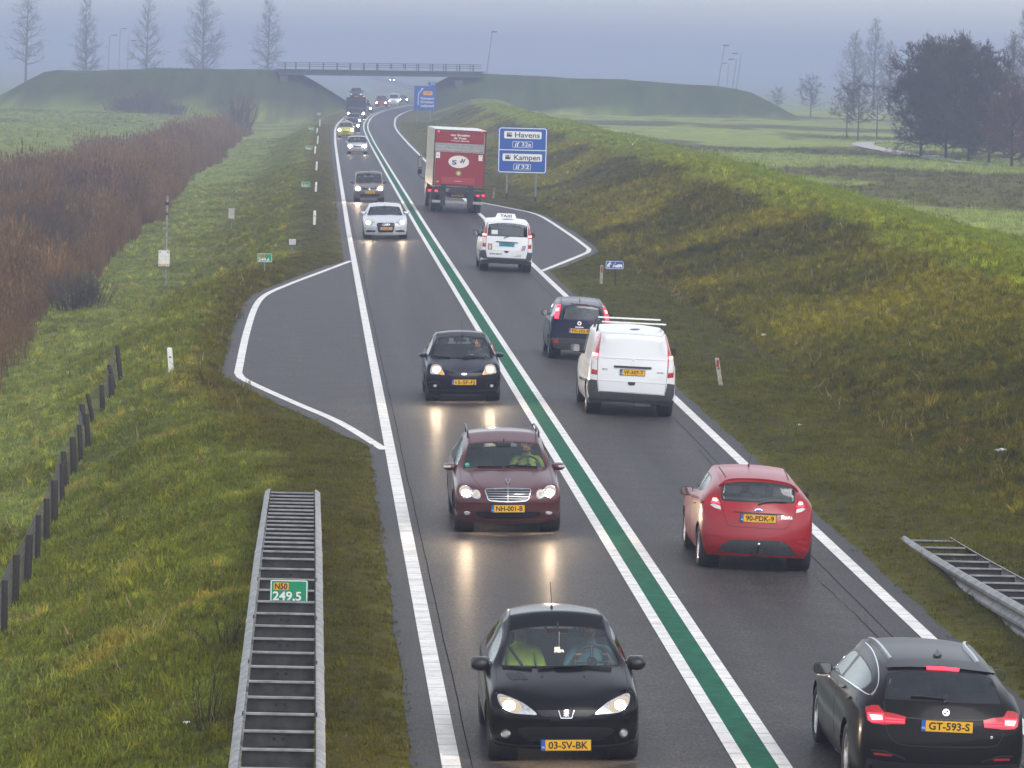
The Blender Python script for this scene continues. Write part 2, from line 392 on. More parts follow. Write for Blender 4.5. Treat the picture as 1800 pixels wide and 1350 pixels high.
def paint(name, base, rough=.55, worn=.12):
    b = NB(name); n = b.noise(3.5, 6, .65, b.pos()); n2 = b.noise(70, 3, .6, b.pos())
    c = b.ramp(n.outputs[0], [(.3, [k * (1 - worn * 1.6) for k in base]), (.6, list(base))])
    c = b.mix(1.0, c, b.ramp(n2.outputs[0], [(.3, (1 - worn * 2,) * 3 + (1,)), (.5, (1, 1, 1, 1))]), 'MULTIPLY')
    b.bsdf(Base_Color=c, Roughness=rough, Specular_IOR_Level=.15, Normal=b.bump(n2.outputs[0], .3, .004)); return b.m
M_WHITE = paint('road_paint_white', (.82, .80, .77), .7, .17); M_GREEN = paint('road_paint_green', (.010, .125, .066), .8, .28)
def marking(name, off, wd, label, mat, z=.008, y0=-20, y1=1600, seg=.75, path=None):
    """painted line cut by thin transverse grooves near the camera"""
    V = []; Fq = []
    if path is None:
        ys = list(np.arange(y0, 190, seg)); spans = [(a, min(a + seg - .017, 190)) for a in ys]
        far = np.concatenate([np.arange(190, 900, 4), np.arange(900, y1 + 1, 20)]); spans += list(zip(far[:-1], far[1:]))
        for a, c_ in spans:
            xa, xb = float(cx(a)) + off, float(cx(c_)) + off; k = len(V)
            V += [(xa - wd / 2, a, z), (xa + wd / 2, a, z), (xb + wd / 2, c_, z), (xb - wd / 2, c_, z)]; Fq.append((k, k + 1, k + 2, k + 3))
    else:
        P = [Vector((x, y)) for y, x in path]; D = []
        for i in range(len(P)):
            t = (P[min(i + 1, len(P) - 1)] - P[max(i - 1, 0)]).normalized(); D.append(Vector((-t.y, t.x)))
        for i in range(len(P) - 1):
            k = len(V); h = wd / 2
            for (p, d) in ((P[i], D[i]), (P[i + 1], D[i + 1])):
                V += [(p.x - d.x * h, p.y - d.y * h, z), (p.x + d.x * h, p.y + d.y * h, z)]
            Fq.append((k, k + 1, k + 3, k + 2))
    V = [(x, y, q + float(pz(x - cx(y)))) for x, y, q in V]
    o = mesh_obj(name, V, Fq, mat); bm = bmesh.new(); bm.from_mesh(o.data); bmesh.ops.recalc_face_normals(bm, faces=bm.faces)
    for f in bm.faces:
        if f.normal.z < 0: f.normal_flip()
    bm.to_mesh(o.data); bm.free(); tag(o, label, 'road marking', kind='structure'); return o
marking('edge_line', -3.29, .20, 'white edge line along the left side of the road', M_WHITE)
marking('edge_line', 3.35, .20, 'white edge line along the right side of the road', M_WHITE)
marking('centre_line', -.225, .15, 'white centre line left of the green strip', M_WHITE, .009)
marking('centre_line', .225, .15, 'white centre line right of the green strip', M_WHITE, .009)
marking('green_centre_strip', 0, .30, 'green painted strip between the two white centre lines', M_GREEN, .0075, seg=40)
def smooth_path(L, n=5):
    P = [Vector(p) for p in L]; out = []
    for i in range(len(P) - 1):
        p0, p1, p2, p3 = P[max(i - 1, 0)], P[i], P[i + 1], P[min(i + 2, len(P) - 1)]
        for k in range(n):
            t = k / n; out.append(.5 * ((2 * p1) + (p2 - p0) * t + (2 * p0 - 5 * p1 + 4 * p2 - p3) * t * t + (3 * p1 - p0 - 3 * p2 + p3) * t ** 3))
    out.append(P[-1]); return [tuple(p) for p in out]
marking('lay_by_line', 0, .19, 'white line around the left lay-by', M_WHITE, .0085, path=smooth_path([(y, x + float(cx(y))) for y, x in LAY_L]))
marking('lay_by_line', 0, .19, 'white line around the right lay-by', M_WHITE, .0085, path=smooth_path([(y, x + float(cx(y))) for y, x in LAY_R]))
# sealed joints in the asphalt
M_SEAL = simple('bitumen_joint', (.012, .012, .012), .95, spec=.03)
for off, lab in ((-3.08, 'thin dark asphalt joint beside the left edge line'), (2.86, 'thin dark asphalt joint inside the right edge line'), (-3.62, None)):
    if lab: tag(strip('asphalt_joint', lambda Y, o=off: cx(Y) + o + (fbm(Y * .35, Y * 0, 81) - .5) * .05, lambda Y, o=off: cx(Y) + o + .011 + (fbm(Y * .35, Y * 0, 81) - .5) * .05, .0045, M_SEAL, 40, 260), lab, 'road joint', kind='structure')

def crack(label, pts, wd=.014):
    P = dens(pts, .35, False); V = []; Fq = []; rr = random.Random(len(label) * 7 + int(pts[0][1]))
    for i, (x, y) in enumerate(P):
        x += rr.uniform(-.014, .014); w_ = wd * rr.uniform(.4, 1.3) * (.3 if i in (0, len(P) - 1) else 1); V += [(x - w_ / 2, y, .0055 + float(pz(x - cx(y)))), (x + w_ / 2, y, .0055 + float(pz(x - cx(y))))]
    for i in range(len(P) - 1): Fq.append((2 * i, 2 * i + 1, 2 * i + 3, 2 * i + 2))
    tag(mesh_obj('road_crack', V, Fq, M_SEAL), label, 'road crack', kind='structure')
def dens(L, step, closed=True):
    out = []; N = len(L)
    for i in range(N if closed else N - 1):
        a, b_ = Vector(L[i]), Vector(L[(i + 1) % N]); m = max(1, int((b_ - a).length / step))
        for k in range(m): out.append(tuple(a.lerp(b_, k / m)))
    if not closed: out.append(tuple(L[-1]))
    return out
crack('thin ragged crack in the right lane between the red hatchback and the black estate', [(2.62, 50), (2.58, 55), (2.66, 60), (2.60, 66)], .009)
crack('thin ragged crack behind the panel van in the right lane', [(2.72, 72), (2.66, 80), (2.74, 88)], .009)
crack('short crack across the right lane behind the red hatchback', [(.9, 57.2), (1.25, 57.5), (1.6, 57.35)], .02)
# ---------------------------------------------------------------- haze
hb = MB().box((0, 2150, 14.25), (2590, 2205, 17.75)).build('haze', None)
b = NB('haze_air'); b.t.nodes.remove(b.out); out = b.n('ShaderNodeOutputMaterial')
pv = b.n('ShaderNodeVolumePrincipled'); pv.inputs['Color'].default_value = (.47, .53, .73, 1); pv.inputs['Density'].default_value = .00092
pv.inputs['Anisotropy'].default_value = 0.0
b.l(pv.outputs[0], out.inputs['Volume']); hb.data.materials.append(b.m)
tag(hb, 'pale winter mist lying over the road and fields', 'haze', kind='stuff')
# ---------------------------------------------------------------- vehicle materials
def paint_mat(name, col, metal=.4, rough=.28, coat=.7, dirt=.35):
    if name in MATS: return MATS[name]
    lum = max(col[:3]); coat = coat if lum > .05 else min(coat, .12)
    b = NB(name); o = b.obj(); n = b.noise(7, 5, .6, o); fl = b.noise(900, 1, .5, o)
    sep = b.n('ShaderNodeSeparateXYZ'); b.l(o, sep.inputs[0])
    mr = b.n('ShaderNodeMapRange'); b.l(sep.outputs['Z'], mr.inputs['Value']); mr.inputs['From Min'].default_value = .75; mr.inputs['From Max'].default_value = .15
    mul = b.n('ShaderNodeMath', operation='MULTIPLY'); b.l(mr.outputs[0], mul.inputs[0]); b.l(b.ramp(n.outputs[0], [(.25, (.2,) * 3), (.75, (1,) * 3)]), mul.inputs[1])
    mu2 = b.n('ShaderNodeMath', operation='MULTIPLY_ADD'); b.l(mul.outputs[0], mu2.inputs[0]); mu2.inputs[1].default_value = dirt
    sm = b.n('ShaderNodeMath', operation='MULTIPLY'); b.l(n.outputs[0], sm.inputs[0]); sm.inputs[1].default_value = dirt * .16; b.l(sm.outputs[0], mu2.inputs[2])
    c = b.mix(mu2.outputs[0], tuple(col), (.085, .078, .068, 1))
    geo = b.n('ShaderNodeNewGeometry'); c = b.mix(geo.outputs['Backfacing'], c, (.02, .02, .021, 1))
    ra = b.n('ShaderNodeMath', operation='MULTIPLY_ADD'); b.l(mu2.outputs[0], ra.inputs[0]); ra.inputs[1].default_value = .45; ra.inputs[2].default_value = rough
    x = b.bsdf(Base_Color=c, Roughness=ra.outputs[0], Metallic=metal, Coat_Weight=coat, Coat_Roughness=.06); x.inputs['Specular IOR Level'].default_value = .5 if lum > .05 else .10
    return b.m
def glass_mat(name, tint, refl=1.0, gl=.02):
    if name in MATS: return MATS[name]
    b = NB(name); tr = b.n('ShaderNodeBsdfTransparent'); tr.inputs[0].default_value = (*tint, 1)
    g = b.n('ShaderNodeBsdfGlossy'); g.inputs['Roughness'].default_value = gl; g.inputs[0].default_value = (.95, 1, 1, 1)
    fr = b.n('ShaderNodeFresnel'); fr.inputs[0].default_value = 1.52
    n = b.noise(3, 3, .5, b.obj()); mm = b.n('ShaderNodeMath', operation='MULTIPLY_ADD'); b.l(fr.outputs[0], mm.inputs[0]); mm.inputs[1].default_value = refl
    m2 = b.n('ShaderNodeMath', operation='MULTIPLY'); b.l(n.outputs[0], m2.inputs[0]); m2.inputs[1].default_value = .07; b.l(m2.outputs[0], mm.inputs[2])
    mx = b.n('ShaderNodeMixShader'); b.l(mm.outputs[0], mx.inputs[0]); b.l(tr.outputs[0], mx.inputs[1]); b.l(g.outputs[0], mx.inputs[2]); b.l(mx.outputs[0], b.out.inputs[0])
    return b.m
def emit_mat(name, col, strength):
    if name in MATS: return MATS[name]
    b = NB(name); n = b.noise(40, 2, .5, b.obj()); e = b.n('ShaderNodeEmission'); e.inputs['Strength'].default_value = strength
    b.l(b.mix(.15, (*col, 1), n.outputs[0], 'MULTIPLY'), e.inputs[0]); b.l(e.outputs[0], b.out.inputs[0]); return b.m
GLS = glass_mat('car_glass', (.92, .97, .95)); GLD = glass_mat('car_glass_privacy', (.10, .10, .11)); GLM = glass_mat('car_glass_mid', (.36, .41, .41))
BLK = simple('black_plastic', (.014, .014, .015), .42, var=.3, scale=30); RUB = simple('tyre_rubber', (.020, .020, .021), .75, var=.3); SEAL = simple('rubber_seal', (.008, .008, .009), .5)
DGP = simple('grey_plastic', (.040, .040, .043), .5, var=.25, scale=25); CLOTH = simple('seat_cloth', (.045, .047, .052), .9, var=.3, scale=60); DASH = simple('dashboard_plastic', (.022, .022, .024), .7)
CHR = simple('chrome', (.78, .78, .80), .12, 1.0, var=.05); ALU = simple('aluminium', (.62, .62, .64), .32, 1.0, var=.12); RIMM = simple('wheel_rim', (.30, .30, .31), .38, .8, var=.3, scale=12)
LENS = simple('lamp_reflector', (.72, .72, .72), .12, .85, var=.25, scale=25); HLE = emit_mat('headlight_beam', (1, .74, .48), 650.0); HLEF = emit_mat('headlight_far', (1, .80, .58), 60.0); HLE2 = emit_mat('headlight_glow', (1, .80, .58), .42)
AMB = simple('amber_lens', (.55, .20, .04), .2, var=.2, emit=(1, .45, .1), estr=.25); REDL = simple('red_lens', (.42, .012, .016), .18, coat=.5, var=.2, scale=50); REDE = emit_mat('tail_light_glow', (1, .03, .05), 3.2); REDW = emit_mat('tail_light_core', (1, .16, .14), 7.0)
REDR = simple('red_reflector', (.30, .015, .02), .3, var=.25); WHL = simple('clear_lens', (.62, .62, .60), .15, .2, var=.2, scale=40); PLY = simple('plate_yellow', (.78, .41, .008), .45, var=.04); PLB = simple('plate_blue', (.02, .10, .42), .45); PLT = simple('plate_taxi_blue', (.02, .30, .45), .45)
INK = simple('black_lettering', (.012, .012, .012), .5); WTXT = simple('white_lettering', (.78, .78, .76), .5, var=.03); MIRG = simple('mirror_glass', (.55, .58, .60), .03, 1.0, var=.02); SKIN = simple('skin', (.42, .25, .18), .6, var=.12); GREYP = simple('plate_frame', (.03, .03, .032), .5)

def sgn_spline(L, n=5, closed=True):
    P = [Vector(p) for p in L]; N = len(P); out = []
    for i in range(N if closed else N - 1):
        if closed: p0, p1, p2, p3 = P[(i - 1) % N], P[i], P[(i + 1) % N], P[(i + 2) % N]
        else: p0, p1, p2, p3 = P[max(i - 1, 0)], P[i], P[i + 1], P[min(i + 2, N - 1)]
        for k in range(n):
            t = k / n; out.append(.5 * ((2 * p1) + (p2 - p0) * t + (2 * p0 - 5 * p1 + 4 * p2 - p3) * t * t + (3 * p1 - p0 - 3 * p2 + p3) * t ** 3))
    if not closed: out.append(P[-1])
    return [tuple(p) for p in out]
def dens(L, step, closed=True):
    out = []; N = len(L)
    for i in range(N if closed else N - 1):
        a, b_ = Vector(L[i]), Vector(L[(i + 1) % N]); m = max(1, int((b_ - a).length / step))
        for k in range(m): out.append(tuple(a.lerp(b_, k / m)))
    if not closed: out.append(tuple(L[-1]))
    return out

class Car:
    """a vehicle whose shell is a lofted cage; details are laid on the shell along lines of sight"""
    def __init__(s, name, label, P, front=True, cat='car', group='vehicles on the road', lod=3):
        s.P = P; s.front = front; s.lod = lod
        s.root = empty(name); tag(s.root, label, cat, group)
        s.crop = (0, 0, 1.0)
    def place(s, px, py, axle, extra_yaw=0.0, z=0.0):
        """axle: local y of the wheels whose contact line lies under pixel (px,py)"""
        z = z or (-.042)
        g = flat(px, py, z); Y = g.y
        dx = float(cx(Y + 3) - cx(Y - 3)) / 6.0; ang = math.atan2(-dx, 1.0)
        rz = ang + (math.pi if s.front else 0) + extra_yaw
        f = Vector((-math.sin(rz), math.cos(rz), 0)); rel = g.x - float(cx(Y)); z = float(pz(rel)) + .004
        loc = Vector((g.x, g.y, z)) - f * axle
        s.M = Matrix.Translation(loc) @ Matrix.Rotation(math.atan(CROWN) * (1 if rel > 0 else -1), 4, 'Y') @ Matrix.Rotation(rz, 4, 'Z'); s.Mi = s.M.inverted()
        s.root.matrix_world = s.M
        s.cl = s.Mi @ CAM
    def at(s, x, y, yl):
        """local point on the sight line of crop pixel (x,y) in the plane of local length yl"""
        a, b_ = s.px(x, y); d = s.Mi.to_3x3() @ ray(a, b_); return s.cl + d * ((yl - s.cl.y) / d.y)
    def fit_front(s, base, top, roof, yCc, yCs, yW, yroof=-.4, edge=None):
        """base/top: (x left, x right, y) of the windscreen in crop pixels, roof: y of the roof line"""
        P = s.P; m = (base[0] + base[1]) / 2
        P.update(yCc=yCc, yCs=yCs, yW=yW, zcowl=s.at(m, base[2], yCc).z, wsx=abs(s.at(base[0], base[2], yCs).x - s.at(base[1], base[2], yCs).x) / 2)
        P.update(zw=s.at(m, top[2], yW).z, wr=abs(s.at(top[0], top[2], yW).x - s.at(top[1], top[2], yW).x) / 2 + .02, H=s.at(m, roof, yroof).z)
        if edge: P['fz'][4] = s.at(m, edge, P['L'] / 2 - P['fo'][4]).z
    def fit_rear(s, top, base, roof, yR, yroof=.3, glass=True):
        """top/base: (x left, x right, y) of the rear window in crop pixels"""
        P = s.P; m = (base[0] + base[1]) / 2; mt = (top[0] + top[1]) / 2; yT = -P['L'] / 2 + P['ro'][4]
        zt = s.at(mt, top[2], yR).z; P.update(yR=yR, zR=zt, rwr=abs(s.at(top[0], top[2], yR).x - s.at(top[1], top[2], yR).x) / 2 + .06, H=s.at(m, roof, yroof).z)
        zb = s.at(m, base[2], yT).z; P['rz'][4] = zb; hwb = abs(s.at(base[0], base[2], yT).x - s.at(base[1], base[2], yT).x) / 2
        rc = P.get('rc', [0, .10, .20, .58, 1.0]); tw = list(P.get('tw', [.06, 0, 0, .02, .06])); tw[4] = P['W'] / 2 - P.get('rin', .05) - hwb / (1 - rc[2]); P['tw'] = tw
    # --- shell
    def shell(s):
        P = s.P; hw = P['W'] / 2; yF = P['L'] / 2; yT = -yF; gc = P.get('gc', .22); ra = P['rad']
        zb0, zb1 = P['belt']; zm = P.get('zmid', .56)
        def side(y, x, zb, zr3=None, bot=gc, row2=None):
            return [(x - .07, y, bot), (x - .015, y, bot + .13), (x, y, row2 or zm), (x - .025, y, zb - .085), (x - P.get('sh', .07), y, zb)]
        fw_ = P.get('fwrap', .32); fx = hw - P.get('fin', .05)
        fz = P['fz']; fo = P['fo']                                # centre heights / setbacks of the nose, bottom to bonnet edge
        fzs = P.get('fzs', [gc, gc + .13, zm, P['zf0'] - .10, P['zf0']])
        pw = P.get('fpow', 2.4)
        def nose(c, r):                                            # c: lateral fraction 0 (corner) .. 1 (centre)
            x = fx * (1 - c); z = fz[r] * c ** .7 + fzs[r] * (1 - c ** .7) if c > 0 else fzs[r]
            y = yF - (fo[r]) - fw_ * (1 - c) ** pw - P.get('fcor', [0, 0, 0, .03, .10])[r] * (1 - c) ** 2
            xs = x - ([.03, 0, 0, .02, .07][r]) * (1 - c) ** 2
            return (xs, y, z)
        cc = [0, .16, .42, .72, 1.0]
        S = []; names = []
        S.append([nose(0, r) for r in range(4)] + [nose(c, 4) for c in cc]); names.append('nose')
        yA, yCc, yCs = P['yA'], P['yCc'], P['yCs']; zc = P['zcowl']; zc0 = fz[4]; yH0 = yF - fo[4]
        def hood(y, x, zf):
            t = (yH0 - y) / (yH0 - yCc); t = max(0, min(1, t)); bul = P.get('hb', .025) * math.sin(math.pi * t)
            z8 = zc0 + (zc - zc0) * t + bul
            return side(y, x, zf) + [(x - .15, y, zf + .012), (x * .66, y, zf + (z8 - zf) * .62), (x * .34, y, zf + (z8 - zf) * .92), (0, y, z8)]
        zf0 = P['zf0']; y1 = P['yf'] + ra * 1.02; y2 = P['yf'] - ra * .95
        def zfen(y): t = (yF - fw_ - y) / (yF - fw_ - yA); return zf0 + (zb0 - zf0) * max(0, min(1, t)) ** .8
        S.append(hood(y1, hw - .012, zfen(y1))); names.append('f1')
        S.append(hood(y2, hw, zfen(y2))); names.append('f2')
        # cowl
        gl = P.get('wsx', hw - .17); zr = P['H']; wr = P['wr']; dr = P.get('drop', .042)
        A = side(yA, hw, zb0) + [(hw - P.get('sh', .07) - .035, yA + .03, zb0 + .02), (gl, yCs, zc - .035), (gl * .52, yCc - (yCc - yCs) * .25, zc - .008), (0, yCc, zc)]
        S.append(A); names.append('cowl')
        yW = P['yW']; zw = P.get('zw', zr - .03)
        def roof(y, yy, zt, zb, x=hw, w=wr, ydn=None):
            yb = y if ydn is None else ydn
            return side(yb, x, zb) + [(w + .045, yy, zt - dr - .075), (w - .02, yy, zt - dr), (w * .52, yy, zt - dr * .22), (0, yy, zt)]
        yb = P['yB']
        bz = lambda y: zb0 + (zb1 - zb0) * max(0, min(1, (yA - y) / (yA - P['yC'])))
        ymid = min(yA - .45, yW - .02)
        S.append(roof(yW, yW, zw, bz(ymid), ydn=ymid)); names.append('wtop')
        S.append(roof(yb + .05, yb + .05, zr, bz(yb))); names.append('b1')
        S.append(roof(yb - .05, yb - .05, zr, bz(yb))); names.append('b2')
        yC = P['yC']; zC = P.get('zC', zr - .015)
        for k, (ym, zt) in enumerate(P.get('mid', [])):
            S.append(roof(ym, ym, zt, bz(ym))); names.append('m%d' % k)
        S.append(roof(yC, P.get('yCt', yC + .05), zC, zb1, ydn=yC)); names.append('c')
        yR, zR = P['yR'], P['zR']; rw = P.get('rwr', wr - .02)
        yRs = P.get('yRs', yT + P.get('rwrap', .22) + .28)
        S.append(side(yRs, hw - .008, P.get('zb2', zb1)) + [(rw + .05, yR + .03, zR - dr - .10), (rw - .06, yR, zR - dr - .02), (rw * .5, yR, zR - dr * .2), (0, yR, zR)]); names.append('rtop')
        # tail
        rz = P['rz']; ro = P['ro']; rwp = P.get('rwrap', .22); rx = hw - P.get('rin', .05); rzs = P.get('rzs', [gc, gc + .13, zm, rz[4] - .14, rz[4] - .01])
        tw = P.get('tw', [.06, .0, .0, .02, .06])
        rp = P.get('rpow', 3.2)
        def tail(c, r):
            x = (rx - tw[r]) * (1 - c); z = rz[r] * c ** .6 + rzs[r] * (1 - c ** .6) if c > 0 else rzs[r]
            return (x, yT + ro[r] + rwp * (1 - c) ** rp, z)
        rc = P.get('rc', [0, .10, .20, .58, 1.0])
        S.append([tail(0, r) for r in range(4)] + [tail(c, 4) for c in rc]); names.append('tail')
        bm = bmesh.new(); lay = bm.edges.layers.float.new('crease_edge'); vl = bm.verts.layers.float.new('crease_vert'); mi = {}
        def V(p, sx):
            key = (round(p[0] * sx, 5), round(p[1], 5), round(p[2], 5))
            if key not in mi: mi[key] = bm.verts.new((p[0] * sx, p[1], p[2]))
            return mi[key]
        REG = P.get('glass_side', {'cowl', 'wtop', 'b2'})
        def face(ps, sx, reg):
            vs = [V(p, sx) for p in ps]
            if len(set(vs)) < 3: return
            vs2 = []
            for v in vs:
                if v not in vs2: vs2.append(v)
            if sx < 0: vs2.reverse()
            try: f = bm.faces.new(vs2)
            except ValueError: return
            f.material_index = reg; f.smooth = True
        # regions: 0 body 1 windscreen 2 side_window 3 rear_window 4 pillar 5 lower bumper
        for sx in (1, -1):
            for i in range(len(S) - 1):
                for j in range(8):
                    reg = 0
                    if names[i] == 'cowl' and j in (6, 7): reg = 1
                    elif j == 4 and names[i] in REG: reg = 2
                    elif j == 4 and names[i] == 'b1' and P.get('bpillar', True): reg = 4
                    elif names[i] == 'rtop' and j in (6, 7) and P.get('rglass', True): reg = 3
                    elif j == 0 and P.get('sill_dark') : reg = 5
                    face([S[i][j], S[i + 1][j], S[i + 1][j + 1], S[i][j + 1]], sx, reg)
            for fn, cs, lows in ((nose, cc, P.get('fdark', 0)), (tail, rc, P.get('rdark', 0))):
                for r in range(4):
                    for k in range(4):
                        q = [fn(cs[k], r), fn(cs[k], r + 1), fn(cs[k + 1], r + 1), fn(cs[k + 1], r)]
                        if fn is nose: q.reverse()
                        face(q, sx, 5 if r < lows else 0)
        bm.normal_update()
        bmesh.ops.recalc_face_normals(bm, faces=bm.faces)
        # creases
        for e in bm.edges:
            regs = {f.material_index for f in e.link_faces}
            if len(regs) > 1: e[lay] = P.get('gcrease', .9)
            if len(e.link_faces) == 1: e[lay] = .8
        for (nm, rows, cv) in P.get('crease', []) + [('nose', (4, 5, 6, 7, 8), .35), ('cowl', (6, 7, 8), .8), ('rtop', (6, 7, 8), .45), ('tail', (4, 5, 6, 7, 8), P.get('tcrease', .35))]:
            i = names.index(nm)
            for sx in (1, -1):
                for a, c_ in zip(rows[:-1], rows[1:]):
                    e = bm.edges.get((V(S[i][a], sx), V(S[i][c_], sx)))
                    if e: e[lay] = max(e[lay], cv)
        for sx in (1, -1):
            for i in range(len(S) - 1):
                for row, cv in ((3, P.get('shc', .45)), (4, .2)):
                    e = bm.edges.get((V(S[i][row], sx), V(S[i + 1][row], sx)))
                    if e: e[lay] = max(e[lay], cv)
            for i in range(names.index('wtop'), names.index('rtop')):
                e = bm.edges.get((V(S[i][6], sx), V(S[i + 1][6], sx)))
                if e: e[lay] = max(e[lay], P.get('rcrease', .5))
        for sx in (1, -1):
            for nm, j, cv in (('cowl', 6, .85), ('wtop', 6, .8), ('rtop', 6, P.get('rgc', .75)), ('tail', 6, P.get('rgc2', .75)), ('cowl', 5, .5), ('b1', 5, .5), ('b2', 5, .5), ('b1', 4, .5), ('b2', 4, .5)):
                V(S[names.index(nm)][j], sx)[vl] = cv
        me = bpy.data.meshes.new('cage'); bm.to_mesh(me); bm.free()
        for k in range(6): me.materials.append(None)
        o = bpy.data.objects.new('cage', me); add(o)
        md = o.modifiers.new('s', 'SUBSURF'); md.levels = s.lod; md.render_levels = s.lod; md.boundary_smooth = 'PRESERVE_CORNERS'
        dg = bpy.context.evaluated_depsgraph_get(); ev = bpy.data.meshes.new_from_object(o.evaluated_get(dg))
        COL.objects.unlink(o); bpy.data.objects.remove(o)
        co = np.zeros(len(ev.vertices) * 3); ev.vertices.foreach_get('co', co); co = co.reshape(-1, 3)
        no = np.zeros(len(ev.vertices) * 3); ev.vertices.foreach_get('normal', no); no = no.reshape(-1, 3)
        polys = [(tuple(p.vertices), p.material_index) for p in ev.polygons]
        s.bvh = BVHTree.FromPolygons([tuple(c) for c in co], [p[0] for p in polys]); s.co = co
        # wheel arches
        keep = []; R_ = ra * P.get('archk', 1.13); za = ra
        inside = np.zeros(len(co), bool); cen = np.zeros((len(co), 2))
        for ya in (P['yf'], P['yr']):
            d = np.hypot(co[:, 1] - ya, co[:, 2] - za); m = (d < R_) & (np.abs(no[:, 0]) > .35) & (np.abs(co[:, 0]) > hw * .7)
            inside |= m; cen[m] = (ya, za)
        newco = co.copy()
        for poly, reg in polys:
            ins = [inside[v] for v in poly]
            if all(ins): continue
            keep.append((poly, reg))
            for v in poly:
                if inside[v]:
                    dv = np.array([co[v, 1] - cen[v, 0], co[v, 2] - cen[v, 1]]); L = max(1e-6, np.hypot(*dv)); newco[v, 1:] = cen[v] + dv / L * R_
        s.regs = {}
        for reg in range(6):
            ps = [p for p, r in keep if r == reg]
            if ps: s.regs[reg] = ps
        s.vco, s.vno = newco, no
        rimv = sorted({v for p, r in keep for v in p if inside[v]})
        s.arch_rim = rimv
        bpy.data.meshes.remove(ev)
    def part_from(s, name, polys, mat, parent=None, inset=0.0, mat2=None):
        idx = sorted({v for p in polys for v in p}); mp = {v: k for k, v in enumerate(idx)}
        me = bpy.data.meshes.new(name); me.from_pydata([tuple(s.vco[v]) for v in idx], [], [tuple(mp[v] for v in p) for p in polys]); me.update()
        me.materials.append(mat); me.polygons.foreach_set('use_smooth', [True] * len(me.polygons))
        if mat2: me.materials.append(mat2)
        if inset:
            bm = bmesh.new(); bm.from_mesh(me); r = bmesh.ops.inset_region(bm, faces=list(bm.faces), thickness=inset, use_boundary=True, use_even_offset=True)
            for f in r['faces']: f.material_index = 1; f.smooth = True
            bm.to_mesh(me); bm.free()
        else: me.normals_split_custom_set_from_vertices([tuple(s.vno[v]) for v in idx])
        o = bpy.data.objects.new(name, me); add(o); o.parent = parent or s.root; return o
    def split_sides(s, polys):
        out = {1: [], -1: []}
        for p in polys: out[1 if sum(s.vco[v][0] for v in p) > 0 else -1].append(p)
        return out
    def islands(s, polys):
        par = {}
        def f(a):
            while par[a] != a: par[a] = par[par[a]]; a = par[a]
            return a
        for p in polys:
            for v in p: par.setdefault(v, v)
            for v in p[1:]: par[f(v)] = f(p[0])
        g = {}
        for p in polys: g.setdefault(f(p[0]), []).append(p)
        return list(g.values())
    def build(s, paint, glass=GLS, rear_glass=None, side_glass=None, interior=True, wheels=True, lower=None, rim=RIMM, pillar=BLK):
        P = s.P; s.shell(); s.paint = paint
        s.body = s.part_from('body', s.regs[0], paint)
        if 5 in s.regs: s.part_from('bumper', s.regs[5], lower or DGP)
        if 1 in s.regs: s.part_from('windscreen', s.regs[1], glass, inset=.022, mat2=SEAL)
        for isl in s.islands(s.regs.get(2, [])): s.part_from('side_window', isl, side_glass or glass, inset=.016, mat2=SEAL)
        for isl in s.islands(s.regs.get(4, [])): s.part_from('door_pillar', isl, pillar)
        if 3 in s.regs: s.part_from('rear_window', s.regs[3], rear_glass or glass, inset=.03, mat2=SEAL)
        hw = P['W'] / 2; ra = P['rad']; gc = P.get('gc', .22); L2 = P['L'] / 2
        # underbody with wheel housings
        u = MB(); u.box((0, 0, gc + .12), (hw - .30, L2 - .50, .09))
        ym = (P['yf'] + P['yr']) / 2; u.box((0, ym, gc + .10), (hw - .09, (P['yf'] - P['yr']) / 2 - ra * 1.2, .07))
        for ya in (P['yf'], P['yr']):
            for sx in (1, -1): u.lathe([(sx * (hw - .34), .001), (sx * (hw - .34), ra * 1.06), (sx * (hw - .16), ra * 1.06)], (0, ya, ra), 'x', 20)
        u.build('underbody', SEAL, s.root)
        if wheels:
            wt = P.get('tyre', .20); tx = hw - .03 - wt / 2
            for ya in (P['yf'], P['yr']):
                for sx in (1, -1):
                    h = wt / 2; t = MB(); t.lathe([(-h * .7, ra * .66), (-h * .98, ra * .78), (-h, ra * .88), (-h * .86, ra * .97), (-h * .5, ra), (h * .5, ra), (h * .86, ra * .97), (h, ra * .88), (h * .98, ra * .78), (h * .7, ra * .66)], (sx * tx, ya, ra), 'x', 32)
                    wo_ = t.build('wheel', RUB, s.root, True)
                    m = MB(); e = sx * tx; o_ = sx * h
                    m.lathe([(o_ * .72, ra * .67), (o_ * .86, ra * .66), (o_ * .80, ra * .60), (o_ * .25, ra * .57)], (e, ya, ra), 'x', 28)
                    m.lathe([(o_ * .72, .001), (o_ * .72, ra * .13), (o_ * .45, ra * .16)], (e, ya, ra), 'x', 14)
                    ns = P.get('spokes', 5)
                    for k in range(ns):
                        th = 2 * math.pi * k / ns + .3
                        M_ = Matrix.Translation((e, ya, ra)) @ Matrix.Rotation(th, 4, 'X')
                        m.box((o_ * .58, 0, ra * .36), (h * .10, ra * (.085 if ns > 6 else .12), ra * .25), M_)
                    rm = m.build('rim', rim, wo_, True)
                    MB().lathe([(o_ * .2, .001), (o_ * .2, ra * .6)], (e, ya, ra), 'x', 20).build('brake_disc', SEAL, wo_)
        if interior: s.interior()
